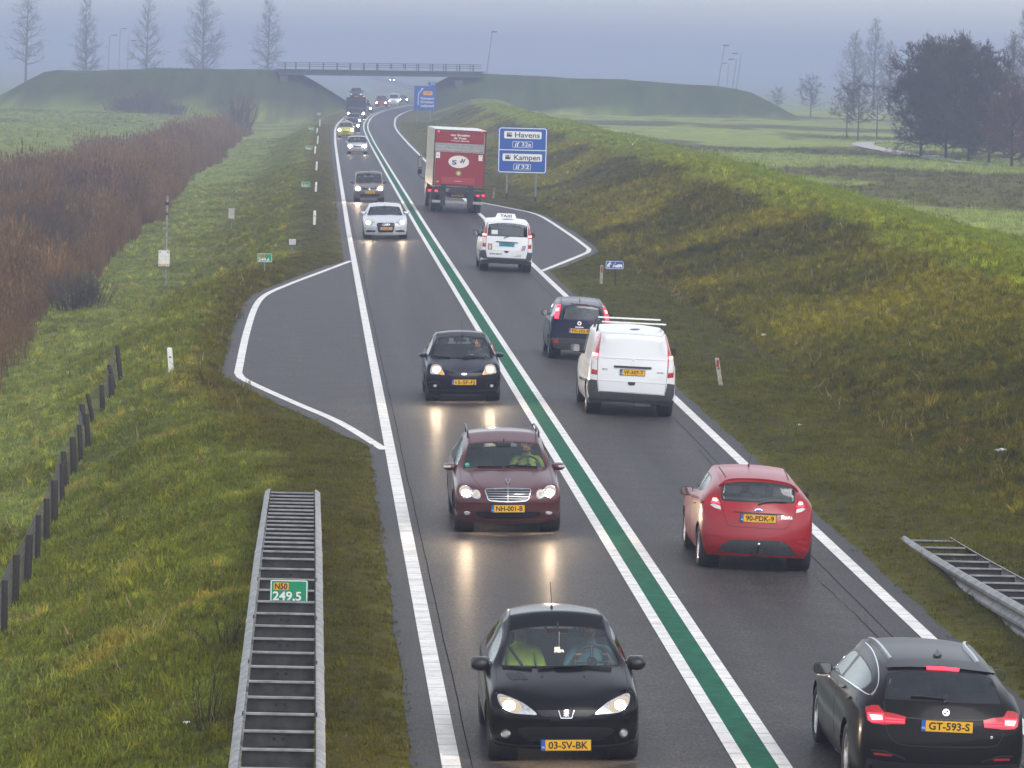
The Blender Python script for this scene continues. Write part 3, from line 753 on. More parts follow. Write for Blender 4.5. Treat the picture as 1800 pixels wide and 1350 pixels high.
    def interior(s):
        P = s.P; hw = P['W'] / 2; zs = P.get('zseat', .52); zt = P['H'] - .17; yA = P['yA']
        d = MB(); d.prism([(yA + .38, .55), (yA + .38, P['zcowl'] - .10), (yA + .06, P['zcowl'] - .045), (yA - .12, P['zcowl'] - .10), (yA - .16, .55)], 'x', -hw + .10, hw - .10); d.build('dashboard', DASH, s.root)
        f = MB(); f.box((0, (yA + P['yR']) / 2, .36), (hw - .1, (yA - P['yR']) / 2 - .05, .03)); f.build('cabin_floor', DASH, s.root)
        def seat(x, y, w, bench=False):
            m = MB(); m.prism([(y + .50, .40), (y + .52, zs + .06), (y + .02, zs + .02), (y, .40)], 'x', x - w, x + w)
            m.prism([(y + .03, zs), (y + .10, zs + .1), (y - .06, zt - .17), (y - .17, zt - .19), (y - .12, zs)], 'x', x - w * .98, x + w * .98)
            hs_ = (x,) if not bench else (x - w * .62, x, x + w * .62)
            for hx in hs_:
                m.prism([(y - .07, zt - .13), (y - .07, zt + .035), (y - .12, zt + .055), (y - .18, zt + .03), (y - .17, zt - .13)], 'x', hx - .115, hx + .115)
                for k in (-.05, .05): m.tube([(hx + k, y - .125, zt - .22), (hx + k, y - .125, zt - .1)], .008, 6)
            o = m.build('seat', CLOTH, s.root, False, .02); shade(o.data, 60)
        ys = P.get('yseat', yA - 1.02); s.yseat = ys; s.zs = zs; s.zt = zt; xs = P.get('xseat', hw * .46)
        for sx in (1, -1): seat(sx * xs, ys, .235)
        if P.get('rear_seat', True): seat(0, P.get('yrear', ys - .82), hw - .30, True)
        sw = MB(); c = Vector((-xs, ys + .52, P['zcowl'] - .06)); s.wheel_c = c
        rot = Matrix.Rotation(R(-62), 3, 'X'); pts = [c + rot @ Vector((.185 * math.cos(t), .185 * math.sin(t), 0)) for t in np.linspace(0, 2 * math.pi, 29)]
        sw.tube(pts, .016, 8, False); sw.tube([pts[0], c, pts[14]], .018, 6); sw.tube([c, pts[21]], .02, 6); sw.lathe([(-.03, .001), (-.03, .06), (.02, .06), (.02, .001)], c, 'y', 12)
        sw.tube([c, c + Vector((0, .3, -.12))], .03, 8); sw.build('steering_wheel', BLK, s.root, True)
        m = MB(); yr_ = P['yW'] + .10; m.box((0, yr_ , P['H'] - .175), (.115, .018, .032)); m.tube([(0, yr_, P['H'] - .15), (0, yr_ - .02, P['H'] - .08)], .012, 6); m.build('rear_view_mirror', BLK, s.root, False, .012)
    # --- laying details on the shell
    def px(s, x, y): return (s.crop[0] + x / s.crop[2], s.crop[1] + y / s.crop[2])
    def cast(s, x, y):
        a, b_ = s.px(x, y); d = (s.Mi.to_3x3() @ ray(a, b_)).normalized()
        h = s.bvh.ray_cast(s.cl, d)
        if h[0] is None:
            # outside the silhouette: closest point of the shell to the line of sight
            t = (-s.cl).dot(d); best = None
            p = s.cl + d * t
            for _ in range(3):
                q = s.bvh.find_nearest(p); p = s.cl + d * max(0, (q[0] - s.cl).dot(d))
            return q[0], q[1]
        n = h[1]
        if n.dot(d) > 0: n = -n
        return h[0], n
    def patch(s, name, outline, mat, off=.006, parent=None, spline=0, mirror=False, skirt=.03, step=None, raw=False, only_mirror=False):
        """outline in crop pixels -> a solid plate following the shell"""
        L = sgn_spline(outline, spline) if spline else list(outline)
        xs = [p[0] for p in L]; ys = [p[1] for p in L]; ext = max(max(xs) - min(xs), max(ys) - min(ys)); st_ = step or ext / 18
        L = dens(L, st_); n = len(L)
        pts = [Vector(p) for p in L]; ed = [(i, (i + 1) % n) for i in range(n)]
        gx = np.arange(min(xs) + st_ * .5, max(xs), st_); gy = np.arange(min(ys) + st_ * .5, max(ys), st_)
        for a in gx:
            for b_ in gy: pts.append(Vector((a, b_)))
        vv, ee, ff, ov, oe, of = delaunay_2d_cdt(pts, ed, [list(range(n))], 1, 1e-4)
        V = []; N = []
        for p in vv:
            c, nn = s.cast(p.x, p.y); V.append(c); N.append(nn)
        # smoothed normals for an even offset
        used = sorted({i for f in ff for i in f}); m = {v: k for k, v in enumerate(used)}
        V = [V[i] for i in used]; N = [N[i] for i in used]; ff = [tuple(m[i] for i in f) for f in ff]
        cnt = {}
        for f in ff:
            for a, b_ in zip(f, f[1:] + f[:1]): cnt[(min(a, b_), max(a, b_))] = cnt.get((min(a, b_), max(a, b_)), 0) + 1
        out = [v + n_ * off for v, n_ in zip(V, N)]; K = len(out); low = {}
        for (a, b_), c in cnt.items():
            if c == 1:
                for q in (a, b_):
                    if q not in low: low[q] = len(out); out.append(V[q] - N[q] * skirt)
                ff.append((a, b_, low[b_], low[a]))
        objs = []
        for sx in ((1, -1) if mirror else ((-1,) if only_mirror else (1,))):
            o = mesh_obj(name, [(v.x * sx, v.y, v.z) for v in out], ff, mat, parent or s.root)
            bm = bmesh.new(); bm.from_mesh(o.data); bmesh.ops.recalc_face_normals(bm, faces=bm.faces); bm.to_mesh(o.data); bm.free(); shade(o.data, 50)
            objs.append(o)
        return objs
    def stroke(s, name, line, wd, mat, off=.003, hgt=.004, parent=None, spline=0, mirror=False, closed=False, step=None):
        """a thin raised band following a pixel polyline on the shell"""
        L = sgn_spline(line, spline, closed) if spline else list(line)
        ext = max(max(p[0] for p in L) - min(p[0] for p in L), max(p[1] for p in L) - min(p[1] for p in L), 1e-3)
        L = dens(L, step or ext / 18, closed)
        C = [s.cast(*p) for p in L]; V = []; ff = []; n = len(C)
        for i, (c, nn) in enumerate(C):
            a = C[(i - 1) % n if closed else max(0, i - 1)][0]; b_ = C[(i + 1) % n if closed else min(n - 1, i + 1)][0]
            t = (b_ - a); t = t.normalized() if t.length > 1e-6 else Vector((1, 0, 0)); w_ = t.cross(nn).normalized() * wd / 2
            V += [c + nn * (off - .012) + w_, c + nn * (off + hgt) + w_ * .75, c + nn * (off + hgt) - w_ * .75, c + nn * (off - .012) - w_]
        for i in range(n if closed else n - 1):
            j = (i + 1) % n
            for k in range(3): ff.append((4 * i + k, 4 * i + k + 1, 4 * j + k + 1, 4 * j + k))
        if not closed: ff += [(0, 1, 2, 3), tuple(4 * (n - 1) + k for k in (3, 2, 1, 0))]
        objs = []
        for sx in ((1, -1) if mirror else (1,)):
            o = mesh_obj(name, [(v.x * sx, v.y, v.z) for v in V], ff, mat, parent or s.root)
            bm = bmesh.new(); bm.from_mesh(o.data); bmesh.ops.recalc_face_normals(bm, faces=bm.faces); bm.to_mesh(o.data); bm.free(); objs.append(o)
        return objs
    def frame_at(s, x, y, off=.012, tilt=None):
        """text frame on the shell: x to the viewer's right, y up, z outward"""
        c, n = s.cast(x, y); sg = 1 if s.front else -1
        z = Vector((0, sg, 0)) if tilt is None else Vector((0, sg * math.cos(R(tilt)), math.sin(R(tilt))))
        xr = Vector((-sg, 0, 0)); yv = z.cross(xr)
        M = Matrix((xr, yv, z)).transposed().to_4x4(); M.translation = c + z * off; return M
    def lettering(s, name, text, x, y, size, mat, width=None, bold=.001, off=.004, parent=None):
        M = s.frame_at(x, y, .15); o = text_obj(name, text, size, mat, parent or s.body, M, width=width, bold=bold); z = M.to_3x3() @ Vector((0, 0, 1)); base = M.translation
        for v in o.data.vertices:
            lift = (v.co - base).dot(z); p = v.co - z * lift
            h = s.bvh.ray_cast(p, -z)
            if h[0] is not None: v.co = h[0] + z * (off + lift)
        return o
    def plate(s, x, y, text, wd=.52, ht=.11, kind='yellow', off=.02, tilt=0, legible=True):
        M = s.frame_at(x, y, off, tilt); m = MB(); m.box((0, 0, -.008), (wd / 2 + .008, ht / 2 + .008, .006), M); base = m.build('plate_holder', GREYP, s.root)
        col = PLY if kind == 'yellow' else PLT
        m = MB(); m.box((.021 if kind == 'yellow' else 0, 0, .0), (wd / 2 - (.021 if kind == 'yellow' else 0), ht / 2, .003), M); pl = m.build('number_plate', col, s.root)
        if kind == 'yellow':
            m = MB(); m.box((-wd / 2 + .0205, 0, .0004), (.0205, ht / 2, .003), M); m.build('plate_band', PLB, pl)
            text_obj('plate_country_letters', 'NL', .030, WTXT, pl, M @ Matrix.Translation((-wd / 2 + .0205, -.022, .0045)))
        T = M @ Matrix.Translation((.022 if kind == 'yellow' else 0, -.003, .0045))
        text_obj('plate_letters', text, .105, INK, pl, T, width=wd * .80, bold=.0022); return pl
    def mirror(s, x, y, z, w=.20, h=.13, mat=None, tip=.05, glass=True, arm=True, crz=(.55, .25)):
        """two door mirrors at local (±x,y,z)"""
        for sx in (1, -1):
            bm = bmesh.new(); bmesh.ops.create_cube(bm, size=1)
            for v in bm.verts:
                f = v.co.y > 0; k = .72 if f else 1.0
                o_ = v.co.x * sx > 0
                v.co = Vector((sx * x + v.co.x * w * k, y + v.co.y * .16, z + v.co.z * h * k * (.8 if o_ and f else 1)))
            me = bpy.data.meshes.new('door_mirror'); bm.to_mesh(me); bm.free(); me.materials.append(mat or s.paint)
            o = bpy.data.objects.new('door_mirror', me); add(o)
            md = o.modifiers.new('s', 'SUBSURF'); md.levels = 3; md.render_levels = 3
            bmm = bmesh.new(); bmm.from_mesh(me); cl_ = bmm.edges.layers.float.new('crease_edge')
            for e in bmm.edges:
                if all(v.co.y < y for v in e.verts): e[cl_] = crz[0]
                else: e[cl_] = crz[1]
            bmm.to_mesh(me); bmm.free()
            dg = bpy.context.evaluated_depsgraph_get(); ev = bpy.data.meshes.new_from_object(o.evaluated_get(dg)); o.modifiers.clear(); o.data = ev; ev.name = 'door_mirror'; shade(ev, 60); o.parent = s.root
            bpy.data.meshes.remove(me)
            if glass:
                g = MB(); g.prism([(sx * x + w * .40 * c * 1.0, z + h * .38 * q) for c, q in ((-1, -.7), (-.7, -1), (.7, -1), (1, -.7), (1, .7), (.7, 1), (-.7, 1), (-1, .7))], 'y', y - .083, y - .070); g.build('mirror_glass', MIRG, o)
            if arm:
                hwm = s.bvh.find_nearest(Vector((sx * (x - w * .6), y, z - h * .3)))[0]
                a = MB(); a.tube([(sx * (x - w * .30), y, z - h * .30), (hwm.x - sx * .02, hwm.y - .01, hwm.z - .01)], [.032, .04], 8); a.build('mirror_arm', BLK, o)
    def mirror_px(s, l, r, yl, w=.20, h=.13, mat=None, **kw):
        a, b_ = s.at(*l, yl), s.at(*r, yl); s.mirror((abs(a.x) + abs(b_.x)) / 2, yl, (a.z + b_.z) / 2, w, h, mat, **kw)
    def antenna(s, x, y, tx, ty, mat=BLK, r=.0035):
        c, n = s.cast(x, y); a, b_ = s.px(tx, ty); ddir = s.Mi.to_3x3() @ ray(a, b_)
        # tip: on the sight line, at the depth of the foot
        t = (c - s.cl).dot(s.Mi.to_3x3() @ FWD) / ddir.dot(s.Mi.to_3x3() @ FWD); tip = s.cl + ddir * t
        m = MB(); m.tube([c - n * .01, c + n * .03], [.022, .010], 10); m.tube([c + n * .02, tip], [r * 1.3, r], 6); m.build('antenna', mat, s.root)
    def sphere(s, name, c, r, mat, parent=None, seg=14):
        bm = bmesh.new(); bmesh.ops.create_uvsphere(bm, u_segments=seg, v_segments=seg // 2, radius=1)
        r = r if hasattr(r, '__len__') else (r,) * 3
        for v in bm.verts: v.co = Vector((v.co.x * r[0] + c[0], v.co.y * r[1] + c[1], v.co.z * r[2] + c[2]))
        me = bpy.data.meshes.new(name); bm.to_mesh(me); bm.free(); me.materials.append(mat); shade(me, 180)
        o = bpy.data.objects.new(name, me); add(o); o.parent = parent or s.root; return o
# ---------------------------------------------------------------- black hatchback nearest the camera
PT = lambda *a: list(a)
def lamp_set(c, lens, core, amber=None, parent_name='headlight', glow=None, coreoff=.016, lensmat=None, spline=4, hle=None, off=.006):
    """headlight plate with the lit bulb area and the indicator on it"""
    out = c.patch(parent_name, lens, lensmat or LENS, off=off, spline=spline, mirror=True)
    for k, o in enumerate(out):
        om = (k == 1)
        if glow: c.patch('lit_reflector', glow, HLE2, off=coreoff - .004, parent=o, spline=4, only_mirror=om)
        if core: c.patch('lit_bulb', core, hle or HLE, off=coreoff, parent=o, spline=4, only_mirror=om)
        if amber: c.patch('indicator', amber, AMB, off=coreoff - .003, parent=o, spline=4, only_mirror=om)
    return out
def ell(x, y, a, b_, n=12): return [(x + a * math.cos(2 * math.pi * k / n), y + b_ * math.sin(2 * math.pi * k / n)) for k in range(n)]
def fog(c, x, y, a, b_, lit=False):
    for k, o in enumerate(c.patch('fog_lamp', ell(x, y, a, b_), LENS, off=.006, mirror=True)):
        c.patch('fog_lamp_glass', ell(x, y, a * .62, b_ * .62), WHL, off=.012, parent=o, only_mirror=(k == 1))

P206 = dict(L=3.82, W=1.655, gc=.20, rad=.298, tyre=.18, yf=1.13, yr=-1.31, belt=(.905, .985), zmid=.55, fz=[.19, .34, .52, .63, .735], fo=[.09, .02, .0, .035, .15], fwrap=.36, fin=.06, zf0=.745,
            yA=.56, yB=-.22, yC=-1.02, zC=1.40, yR=-1.52, zR=1.345, rz=[.22, .36, .55, .75, .93], ro=[.08, .03, .02, .06, .14], rwrap=.24, sh=.075, drop=.05, spokes=7)
c = Car('hatchback_car', 'black hatchback with two people inside, nearest oncoming car at the bottom edge', P206)
c.crop = (800, 1000, 3.858); c.place(988, 1331, 1.13); c.fit_front((305, 1130, 672), (376, 1014, 380), 266, .98, .62, .08)
c.build(paint_mat('paint_black', (.0065, .0065, .008, 1), .25, .22, .8, .18), GLS)
lamp_set(c, [(287, 862), (310, 850), (360, 866), (430, 895), (490, 930), (556, 986), (500, 988), (400, 980), (345, 960), (305, 920)], ell(372, 932, 38, 30), None, glow=[(305, 880), (370, 878), (430, 905), (452, 945), (425, 976), (370, 968), (325, 935)])
c.patch('grille', [(548, 958), (960, 958), (935, 985), (900, 1002), (600, 1002), (570, 985)], BLK, off=.004)
c.patch('badge_plate', [(700, 962), (808, 962), (792, 1014), (718, 1014)], BLK, off=.012)
c.stroke('badge_frame', [(702, 963), (718, 1012), (790, 1012), (806, 963)], .010, CHR, off=.014, hgt=.004)
c.patch('badge', [(735, 968), (752, 958), (772, 962), (764, 972), (775, 984), (764, 990), (774, 1003), (760, 1000), (750, 1004), (742, 998), (732, 1002), (741, 988), (732, 982), (744, 977)], CHR, off=.020)
c.stroke('bumper_trim', [(250, 1005), (330, 1016), (480, 1024), (735, 1026), (990, 1024), (1140, 1016), (1222, 1005)], .030, c.paint, off=.004, hgt=.010, spline=3)
c.patch('lower_grille', [(425, 1090), (470, 1078), (735, 1072), (1030, 1078), (1080, 1098), (1040, 1135), (960, 1160), (735, 1170), (520, 1160), (455, 1135)], SEAL, off=.004, spline=3)
c.stroke('grille_surround', [(418, 1088), (450, 1135), (520, 1163), (735, 1176), (960, 1163), (1045, 1138), (1086, 1095)], .012, c.paint, off=.004, hgt=.012, spline=3)
fog(c, 345, 1117, 33, 31)
c.stroke('bumper_lip', [(240, 1150), (330, 1185), (480, 1200), (735, 1203), (1000, 1200), (1150, 1185), (1232, 1150)], .025, BLK, off=.003, hgt=.008, spline=3)
c.plate(752, 1193, '03-SV-BK', off=.03)
c.stroke('bonnet_gap', [(276, 690), (288, 780), (312, 845)], .010, SEAL, off=.0, hgt=.002, mirror=True, spline=3)
c.stroke('bonnet_crease', [(345, 705), (430, 800), (545, 950)], .014, c.paint, off=.0, hgt=.004, mirror=True, spline=3)
for q in ([(343, 712), (355, 705), (395, 705), (432, 742), (428, 752), (385, 752), (362, 740)], [(412, 712), (425, 706), (455, 709), (495, 746), (490, 752), (450, 752), (430, 738)]): c.patch('bonnet_vent', q, SEAL, off=.004)
for q in (590, 876): c.patch('washer_jet', ell(q, 729, 6, 6, 8), SEAL, off=.008)
c.stroke('wiper', [(320, 668), (420, 676), (520, 682)], .020, BLK, off=.014, hgt=.014); c.stroke('wiper', [(560, 682), (700, 670), (860, 668), (1060, 684)], .020, BLK, off=.016, hgt=.016)
c.stroke('roof_gap', [(372, 285), (366, 330), (378, 380)], .012, SEAL, off=.0, hgt=.003, mirror=True)
c.antenna(655, 262, 645, 90)
c.mirror_px((180, 640), (1240, 648), .42, .26, .20, BLK, crz=(.25, .0))
CAR206 = c
# ---------------------------------------------------------------- oncoming cars
c = Car('estate_car', 'dark maroon estate car with roof rails, chrome grille and driver in hi-vis jacket', dict(L=4.54, W=1.728, gc=.19, rad=.312, tyre=.20, yf=1.47, yr=-1.245, belt=(.92, .97), zmid=.56, fz=[.18, .33, .52, .63, .74], fo=[.08, .02, .0, .03, .13], fwrap=.38, fin=.07, fcor=[0, 0, 0, .02, .06], zf0=.73,
    yA=.66, yB=-.30, yC=-1.25, glass_side={'cowl', 'wtop', 'b2', 'c'}, yR=-2.0, zR=1.36, yRs=-1.85, rz=[.22, .36, .55, .75, .98], ro=[.08, .02, .0, .03, .10], rwrap=.2, spokes=9))
c.crop = (760, 730, 6.1346); c.place(890.5, 933, 1.47); c.fit_front((338, 1248, 568), (380, 1140, 280), 150, 1.02, .70, .28, -.5, 800)
c.build(paint_mat('paint_maroon', srgb(88, 40, 42), .25, .28, .4, .22), GLS)
for o_ in (-1,):
    L_ = c.patch('headlight', [(290, 800), (315, 763), (355, 757), (400, 772), (432, 806), (470, 803), (505, 822), (523, 855), (515, 890), (490, 903), (450, 893), (425, 880), (370, 897), (320, 875), (296, 840)], LENS, off=.006, spline=3, mirror=True)
    for k, o in enumerate(L_):
        c.patch('lit_bulb', ell(366, 842, 42, 32), HLE, off=.018, parent=o, only_mirror=k == 1); c.patch('lit_reflector', ell(352, 820, 58, 54), HLE2, off=.013, parent=o, only_mirror=k == 1)
        c.patch('inner_lamp', ell(478, 854, 40, 45), WHL, off=.014, parent=o, only_mirror=k == 1); c.patch('inner_bulb', ell(478, 854, 18, 20), HLE2, off=.020, parent=o, only_mirror=k == 1)
c.patch('grille', [(570, 822), (582, 806), (810, 798), (1046, 802), (1060, 822), (1028, 908), (1005, 924), (810, 934), (625, 922), (605, 908)], BLK, off=.010)
c.stroke('grille_frame', [(572, 822), (584, 806), (700, 801), (815, 799), (930, 801), (1046, 805), (1058, 824), (1028, 908), (1006, 923), (900, 930), (815, 932), (720, 929), (625, 920), (605, 906)], .022, CHR, off=.014, hgt=.010, closed=True)
for k, y in enumerate((832, 858, 882, 905)): c.stroke('grille_bar', [(588 + 9 * k, y - 4), (815, y - 2), (1048 - 9 * k, y + 1)], .011, CHR, off=.013, hgt=.008)
c.stroke('grille_bar', [(815, 802), (815, 930)], .012, CHR, off=.014, hgt=.008)
c.stroke('bumper_trim', [(245, 940), (330, 948), (520, 952), (800, 962), (1100, 955), (1270, 955), (1365, 945)], .016, SEAL, off=.0, hgt=.003, spline=3)
c.plate(815, 1006, 'NH-001-B', off=.025)
c.patch('lower_grille', [(470, 1050), (520, 1035), (815, 1050), (1110, 1038), (1165, 1058), (1120, 1095), (950, 1112), (815, 1116), (680, 1112), (520, 1095)], SEAL, off=.004, spline=3)
for y in (1062, 1084): c.stroke('grille_bar', [(520, y - 4), (815, y + 12), (1120, y)], .012, BLK, off=.006, hgt=.006)
c.stroke('bumper_lip', [(240, 1100), (480, 1122), (815, 1132), (1150, 1125), (1350, 1110)], .018, c.paint, off=.003, hgt=.008, spline=3)
fog(c, 378, 1055, 38, 24)
c.stroke('bonnet_gap', [(300, 580), (308, 680), (322, 745)], .009, SEAL, off=0, hgt=.002, mirror=True); c.stroke('bonnet_crease', [(400, 590), (450, 690), (560, 800)], .016, c.paint, off=0, hgt=.005, mirror=True, spline=3)
c.stroke('cowl_vent', [(450, 592), (800, 600), (1150, 592)], .022, SEAL, off=.002, hgt=.003)
c.stroke('wiper', [(490, 558), (620, 560), (760, 562)], .018, BLK, off=.014, hgt=.012); c.stroke('wiper', [(780, 560), (870, 548), (1000, 556), (1130, 568)], .018, BLK, off=.015, hgt=.014)
c.stroke('bonnet_star', ell(815, 716, 22, 23, 16), .008, CHR, off=.03, hgt=.006, closed=True); c.stroke('bonnet_star_stem', [(815, 742), (815, 762)], .012, CHR, off=.0, hgt=.03)
c.stroke('bonnet_star_spoke', [(815, 695), (815, 716), (798, 730)], .006, CHR, off=.03, hgt=.006); c.stroke('bonnet_star_spoke', [(815, 716), (832, 730)], .006, CHR, off=.03, hgt=.006)
c.patch('windscreen_sticker', [(354, 522), (375, 513), (393, 518), (392, 540), (354, 542)], simple('sticker_green', (.05, .45, .33), .5), off=.004)
for sx in (1, -1):
    x = c.P['wr'] - .015; z = c.P['H']; m = MB(); m.tube([(sx * x, .16, z - .075), (sx * x, .10, z - .01), (sx * x, .02, z + .018), (sx * x, -.5, z + .03), (sx * (x - .01), -1.3, z + .025), (sx * (x - .02), -1.75, z - .04)], [.016, .018, .015, .015, .015, .016], 8)
    for y in (-.75,): m.tube([(sx * x, y, z - .07), (sx * x, y, z + .02)], .014, 8)
    m.build('roof_rail', simple('roof_rail_metal', (.05, .045, .05), .35, .6), c.root, True)
c.mirror_px((190, 548), (1355, 562), .60, .22, .135); MERC = c
for sx in (1, -1):
    p = Vector((sx * (abs(c.at(160, 552, .69).x)), .685, c.at(160, 553, .69).z)); m = MB(); m.box(p, (.055, .012, .016)); m.build('mirror_indicator', WHL, c.root, False, .006)

c = Car('hatchback_car', 'dark blue hatchback with oval grille badge, oncoming beside the lay-by', dict(L=3.92, W=1.683, gc=.19, rad=.30, tyre=.19, yf=1.17, yr=-1.317, belt=(.93, 1.0), zmid=.57, fz=[.18, .34, .55, .66, .76], fo=[.07, .015, .0, .03, .10], fwrap=.34, fin=.05, fcor=[0, 0, 0, .02, .05], zf0=.80,
    yA=.60, yB=-.25, yC=-1.05, yR=-1.60, zR=1.38, rz=[.22, .36, .55, .75, .98], ro=[.08, .02, .0, .03, .10]))
c.crop = (700, 550, 7.5); c.place(813, 704.5, 1.17); c.fit_front((452, 1250, 595), (522, 1170, 315), 236, 1.0, .66, .16, -.4, 792)
c.build(paint_mat('paint_navy', srgb(26, 26, 40), .4, .26, .7, .2), GLS)
lamp_set(c, [(432, 720), (450, 690), (490, 682), (535, 692), (575, 740), (612, 815), (540, 812), (430, 800)], ell(508, 755, 42, 34), [(548, 775), (585, 775), (606, 812), (545, 810)], glow=ell(505, 745, 72, 58))
c.patch('grille', [(650, 797), (868, 788), (1105, 800), (1060, 830), (868, 842), (690, 828)], BLK, off=.005, spline=3); c.patch('badge', ell(868, 810, 38, 15, 16), CHR, off=.012)
c.plate(868, 914, '15-SF-FJ', off=.02)
c.patch('lower_grille', [(400, 990), (470, 1002), (868, 1012), (1280, 1005), (1330, 998), (1300, 1030), (868, 1046), (440, 1030)], SEAL, off=.004); fog(c, 487, 962, 26, 22)
c.stroke('bumper_crease', [(390, 920), (470, 905), (540, 930), (560, 985)], .014, BLK, off=.0, hgt=.006, spline=3, mirror=True)
c.stroke('bonnet_crease', [(560, 605), (580, 660), (620, 790)], .012, c.paint, off=0, hgt=.004, mirror=True, spline=3); c.stroke('bonnet_gap', [(440, 600), (450, 680)], .009, SEAL, off=0, hgt=.002, mirror=True)
c.stroke('wiper', [(465, 568), (600, 585), (690, 595)], .024, BLK, off=.012, hgt=.014); c.stroke('wiper', [(850, 590), (930, 575), (1140, 602)], .024, BLK, off=.012, hgt=.014)
c.stroke('roof_gap', [(528, 235), (518, 300)], .012, SEAL, off=0, hgt=.004, mirror=True); c.antenna(845, 300, 838, 95); c.mirror_px((340, 545), (1350, 572), .52, .19, .115); FIES = c

c = Car('saloon_car', 'silver white saloon with large dark framed grille and lit headlights, oncoming', dict(L=4.92, W=1.874, gc=.17, rad=.335, tyre=.23, yf=1.54, yr=-1.37, belt=(.95, 1.0), zmid=.58, fz=[.17, .32, .55, .66, .76], fo=[.06, .01, .0, .03, .14], fwrap=.42, fin=.08, zf0=.74,
    yA=.62, yB=-.35, yC=-1.35, yR=-1.35, zR=1.34, zC=1.40, yCt=-.95, yRs=-1.9, rz=[.22, .38, .60, .80, 1.0], ro=[.08, .02, .0, .03, .55], rwrap=.25))
c.crop = (600, 280, 8.4375); c.place(677, 419, 1.54); c.fit_front((380, 912, 822), (428, 862, 690), 638, 1.08, .72, .22, -.5, 942)
c.build(paint_mat('paint_silver_white', (.66, .67, .69, 1), .25, .25, .6, .12), GLS)
lamp_set(c, [(358, 925), (385, 905), (435, 916), (505, 940), (478, 952), (440, 975), (380, 974)], ell(400, 941, 26, 19), None, glow=ell(412, 942, 46, 28))
c.patch('grille', [(522, 965), (545, 944), (775, 944), (798, 965), (772, 1070), (755, 1084), (560, 1084), (545, 1070)], BLK, off=.008); c.stroke('grille_frame', [(522, 965), (545, 944), (775, 944), (798, 965), (772, 1070), (755, 1084), (560, 1084), (545, 1070)], .022, ALU, off=.010, hgt=.006, closed=True)
for k in range(4): c.stroke('badge_ring', ell(624 + 24 * k, 970, 15, 14, 14), .016, CHR, off=.014, hgt=.005, closed=True)
c.plate(664, 1027, '29-XSK-6', off=.02)
c.patch('air_intake', [(362, 1066), (400, 1046), (512, 1056), (498, 1078), (370, 1082)], BLK, off=.005, mirror=True); c.stroke('bumper_lip', [(345, 1095), (480, 1100), (660, 1105), (830, 1100), (960, 1096)], .035, c.paint, off=.0, hgt=.012); c.patch('lower_grille', [(360, 1112), (960, 1112), (940, 1135), (380, 1135)], SEAL, off=.004)
c.stroke('bonnet_gap', [(380, 830), (400, 870), (510, 935)], .010, DGP, off=0, hgt=.002, mirror=True, spline=3); c.stroke('wiper', [(400, 818), (560, 822), (660, 826)], .02, BLK, off=.01, hgt=.012); c.stroke('wiper', [(640, 822), (800, 816), (890, 822)], .02, BLK, off=.01, hgt=.012)
c.mirror_px((325, 792), (966, 796), .58, .235, .13)

c = Car('hatchback_car', 'taupe grey small hatchback with diamond badge, behind the silver saloon', dict(L=3.81, W=1.64, gc=.20, rad=.29, tyre=.18, yf=1.13, yr=-1.355, belt=(.93, 1.0), zmid=.57, fz=[.19, .34, .54, .66, .77], fo=[.08, .02, .0, .03, .12], fwrap=.34, zf0=.80,
    yA=.56, yB=-.25, yC=-1.0, yR=-1.55, zR=1.36, rz=[.22, .36, .55, .75, .98], ro=[.08, .02, .0, .03, .10]), lod=2)
c.crop = (600, 280, 8.4375); c.place(648.7, 354, 1.13); c.fit_front((216, 608, 345), (236, 590, 205), 172, .96, .62, .10, -.4, 418)
c.build(paint_mat('paint_taupe', srgb(118, 110, 98), .4, .28, .6, .25), GLS)
lamp_set(c, [(203, 430), (215, 395), (243, 374), (272, 396), (298, 425), (295, 464), (215, 467)], ell(248, 437, 27, 20), [(215, 400), (242, 378), (268, 398), (240, 408)], glow=ell(248, 432, 42, 34))
c.patch('grille', [(300, 420), (385, 428), (402, 440), (380, 456), (300, 450)], BLK, off=.006, mirror=True); c.patch('badge', [(418, 412), (432, 433), (418, 454), (404, 433)], CHR, off=.014)
c.plate(422, 492, '41-JT-DL', off=.02); c.patch('lower_grille', [(262, 515), (422, 525), (578, 515), (560, 548), (280, 548)], SEAL, off=.004); c.stroke('wiper', [(250, 335), (400, 345), (560, 335)], .02, BLK, off=.01, hgt=.012); c.antenna(400, 178, 398, 70)
c.mirror_px((160, 342), (662, 342), .50, .18, .11, BLK)

c = Car('hatchback_car', 'white silver hatchback with round headlights, behind the taupe hatchback', dict(L=3.9, W=1.65, gc=.20, rad=.29, tyre=.18, yf=1.16, yr=-1.30, belt=(.93, 1.0), zmid=.57, fz=[.19, .34, .54, .66, .78], fo=[.08, .02, .0, .03, .12], fwrap=.32, zf0=.80,
    yA=.56, yB=-.25, yC=-1.0, yR=-1.55, zR=1.38, rz=[.22, .36, .55, .75, .98], ro=[.08, .02, .0, .03, .10]), lod=2)
c.crop = (580, 160, 9.0); c.place(628.2, 271, 1.16); c.fit_front((275, 600, 815), (305, 562, 718), 705, .98, .62, .12, -.4)
c.build(paint_mat('paint_silver', (.62, .63, .66, 1), .3, .3, .6, .3), GLS)
lamp_set(c, ell(322, 868, 44, 36), ell(322, 872, 28, 23), hle=HLEF); c.patch('grille', [(368, 868), (498, 868), (490, 890), (378, 890)], BLK, off=.006); c.plate(432, 922, '37-NX-GR', off=.02); c.patch('lower_grille', [(290, 948), (575, 948), (565, 966), (300, 966)], SEAL, off=.004); c.mirror_px((264, 806), (612, 806), .50, .18, .11)

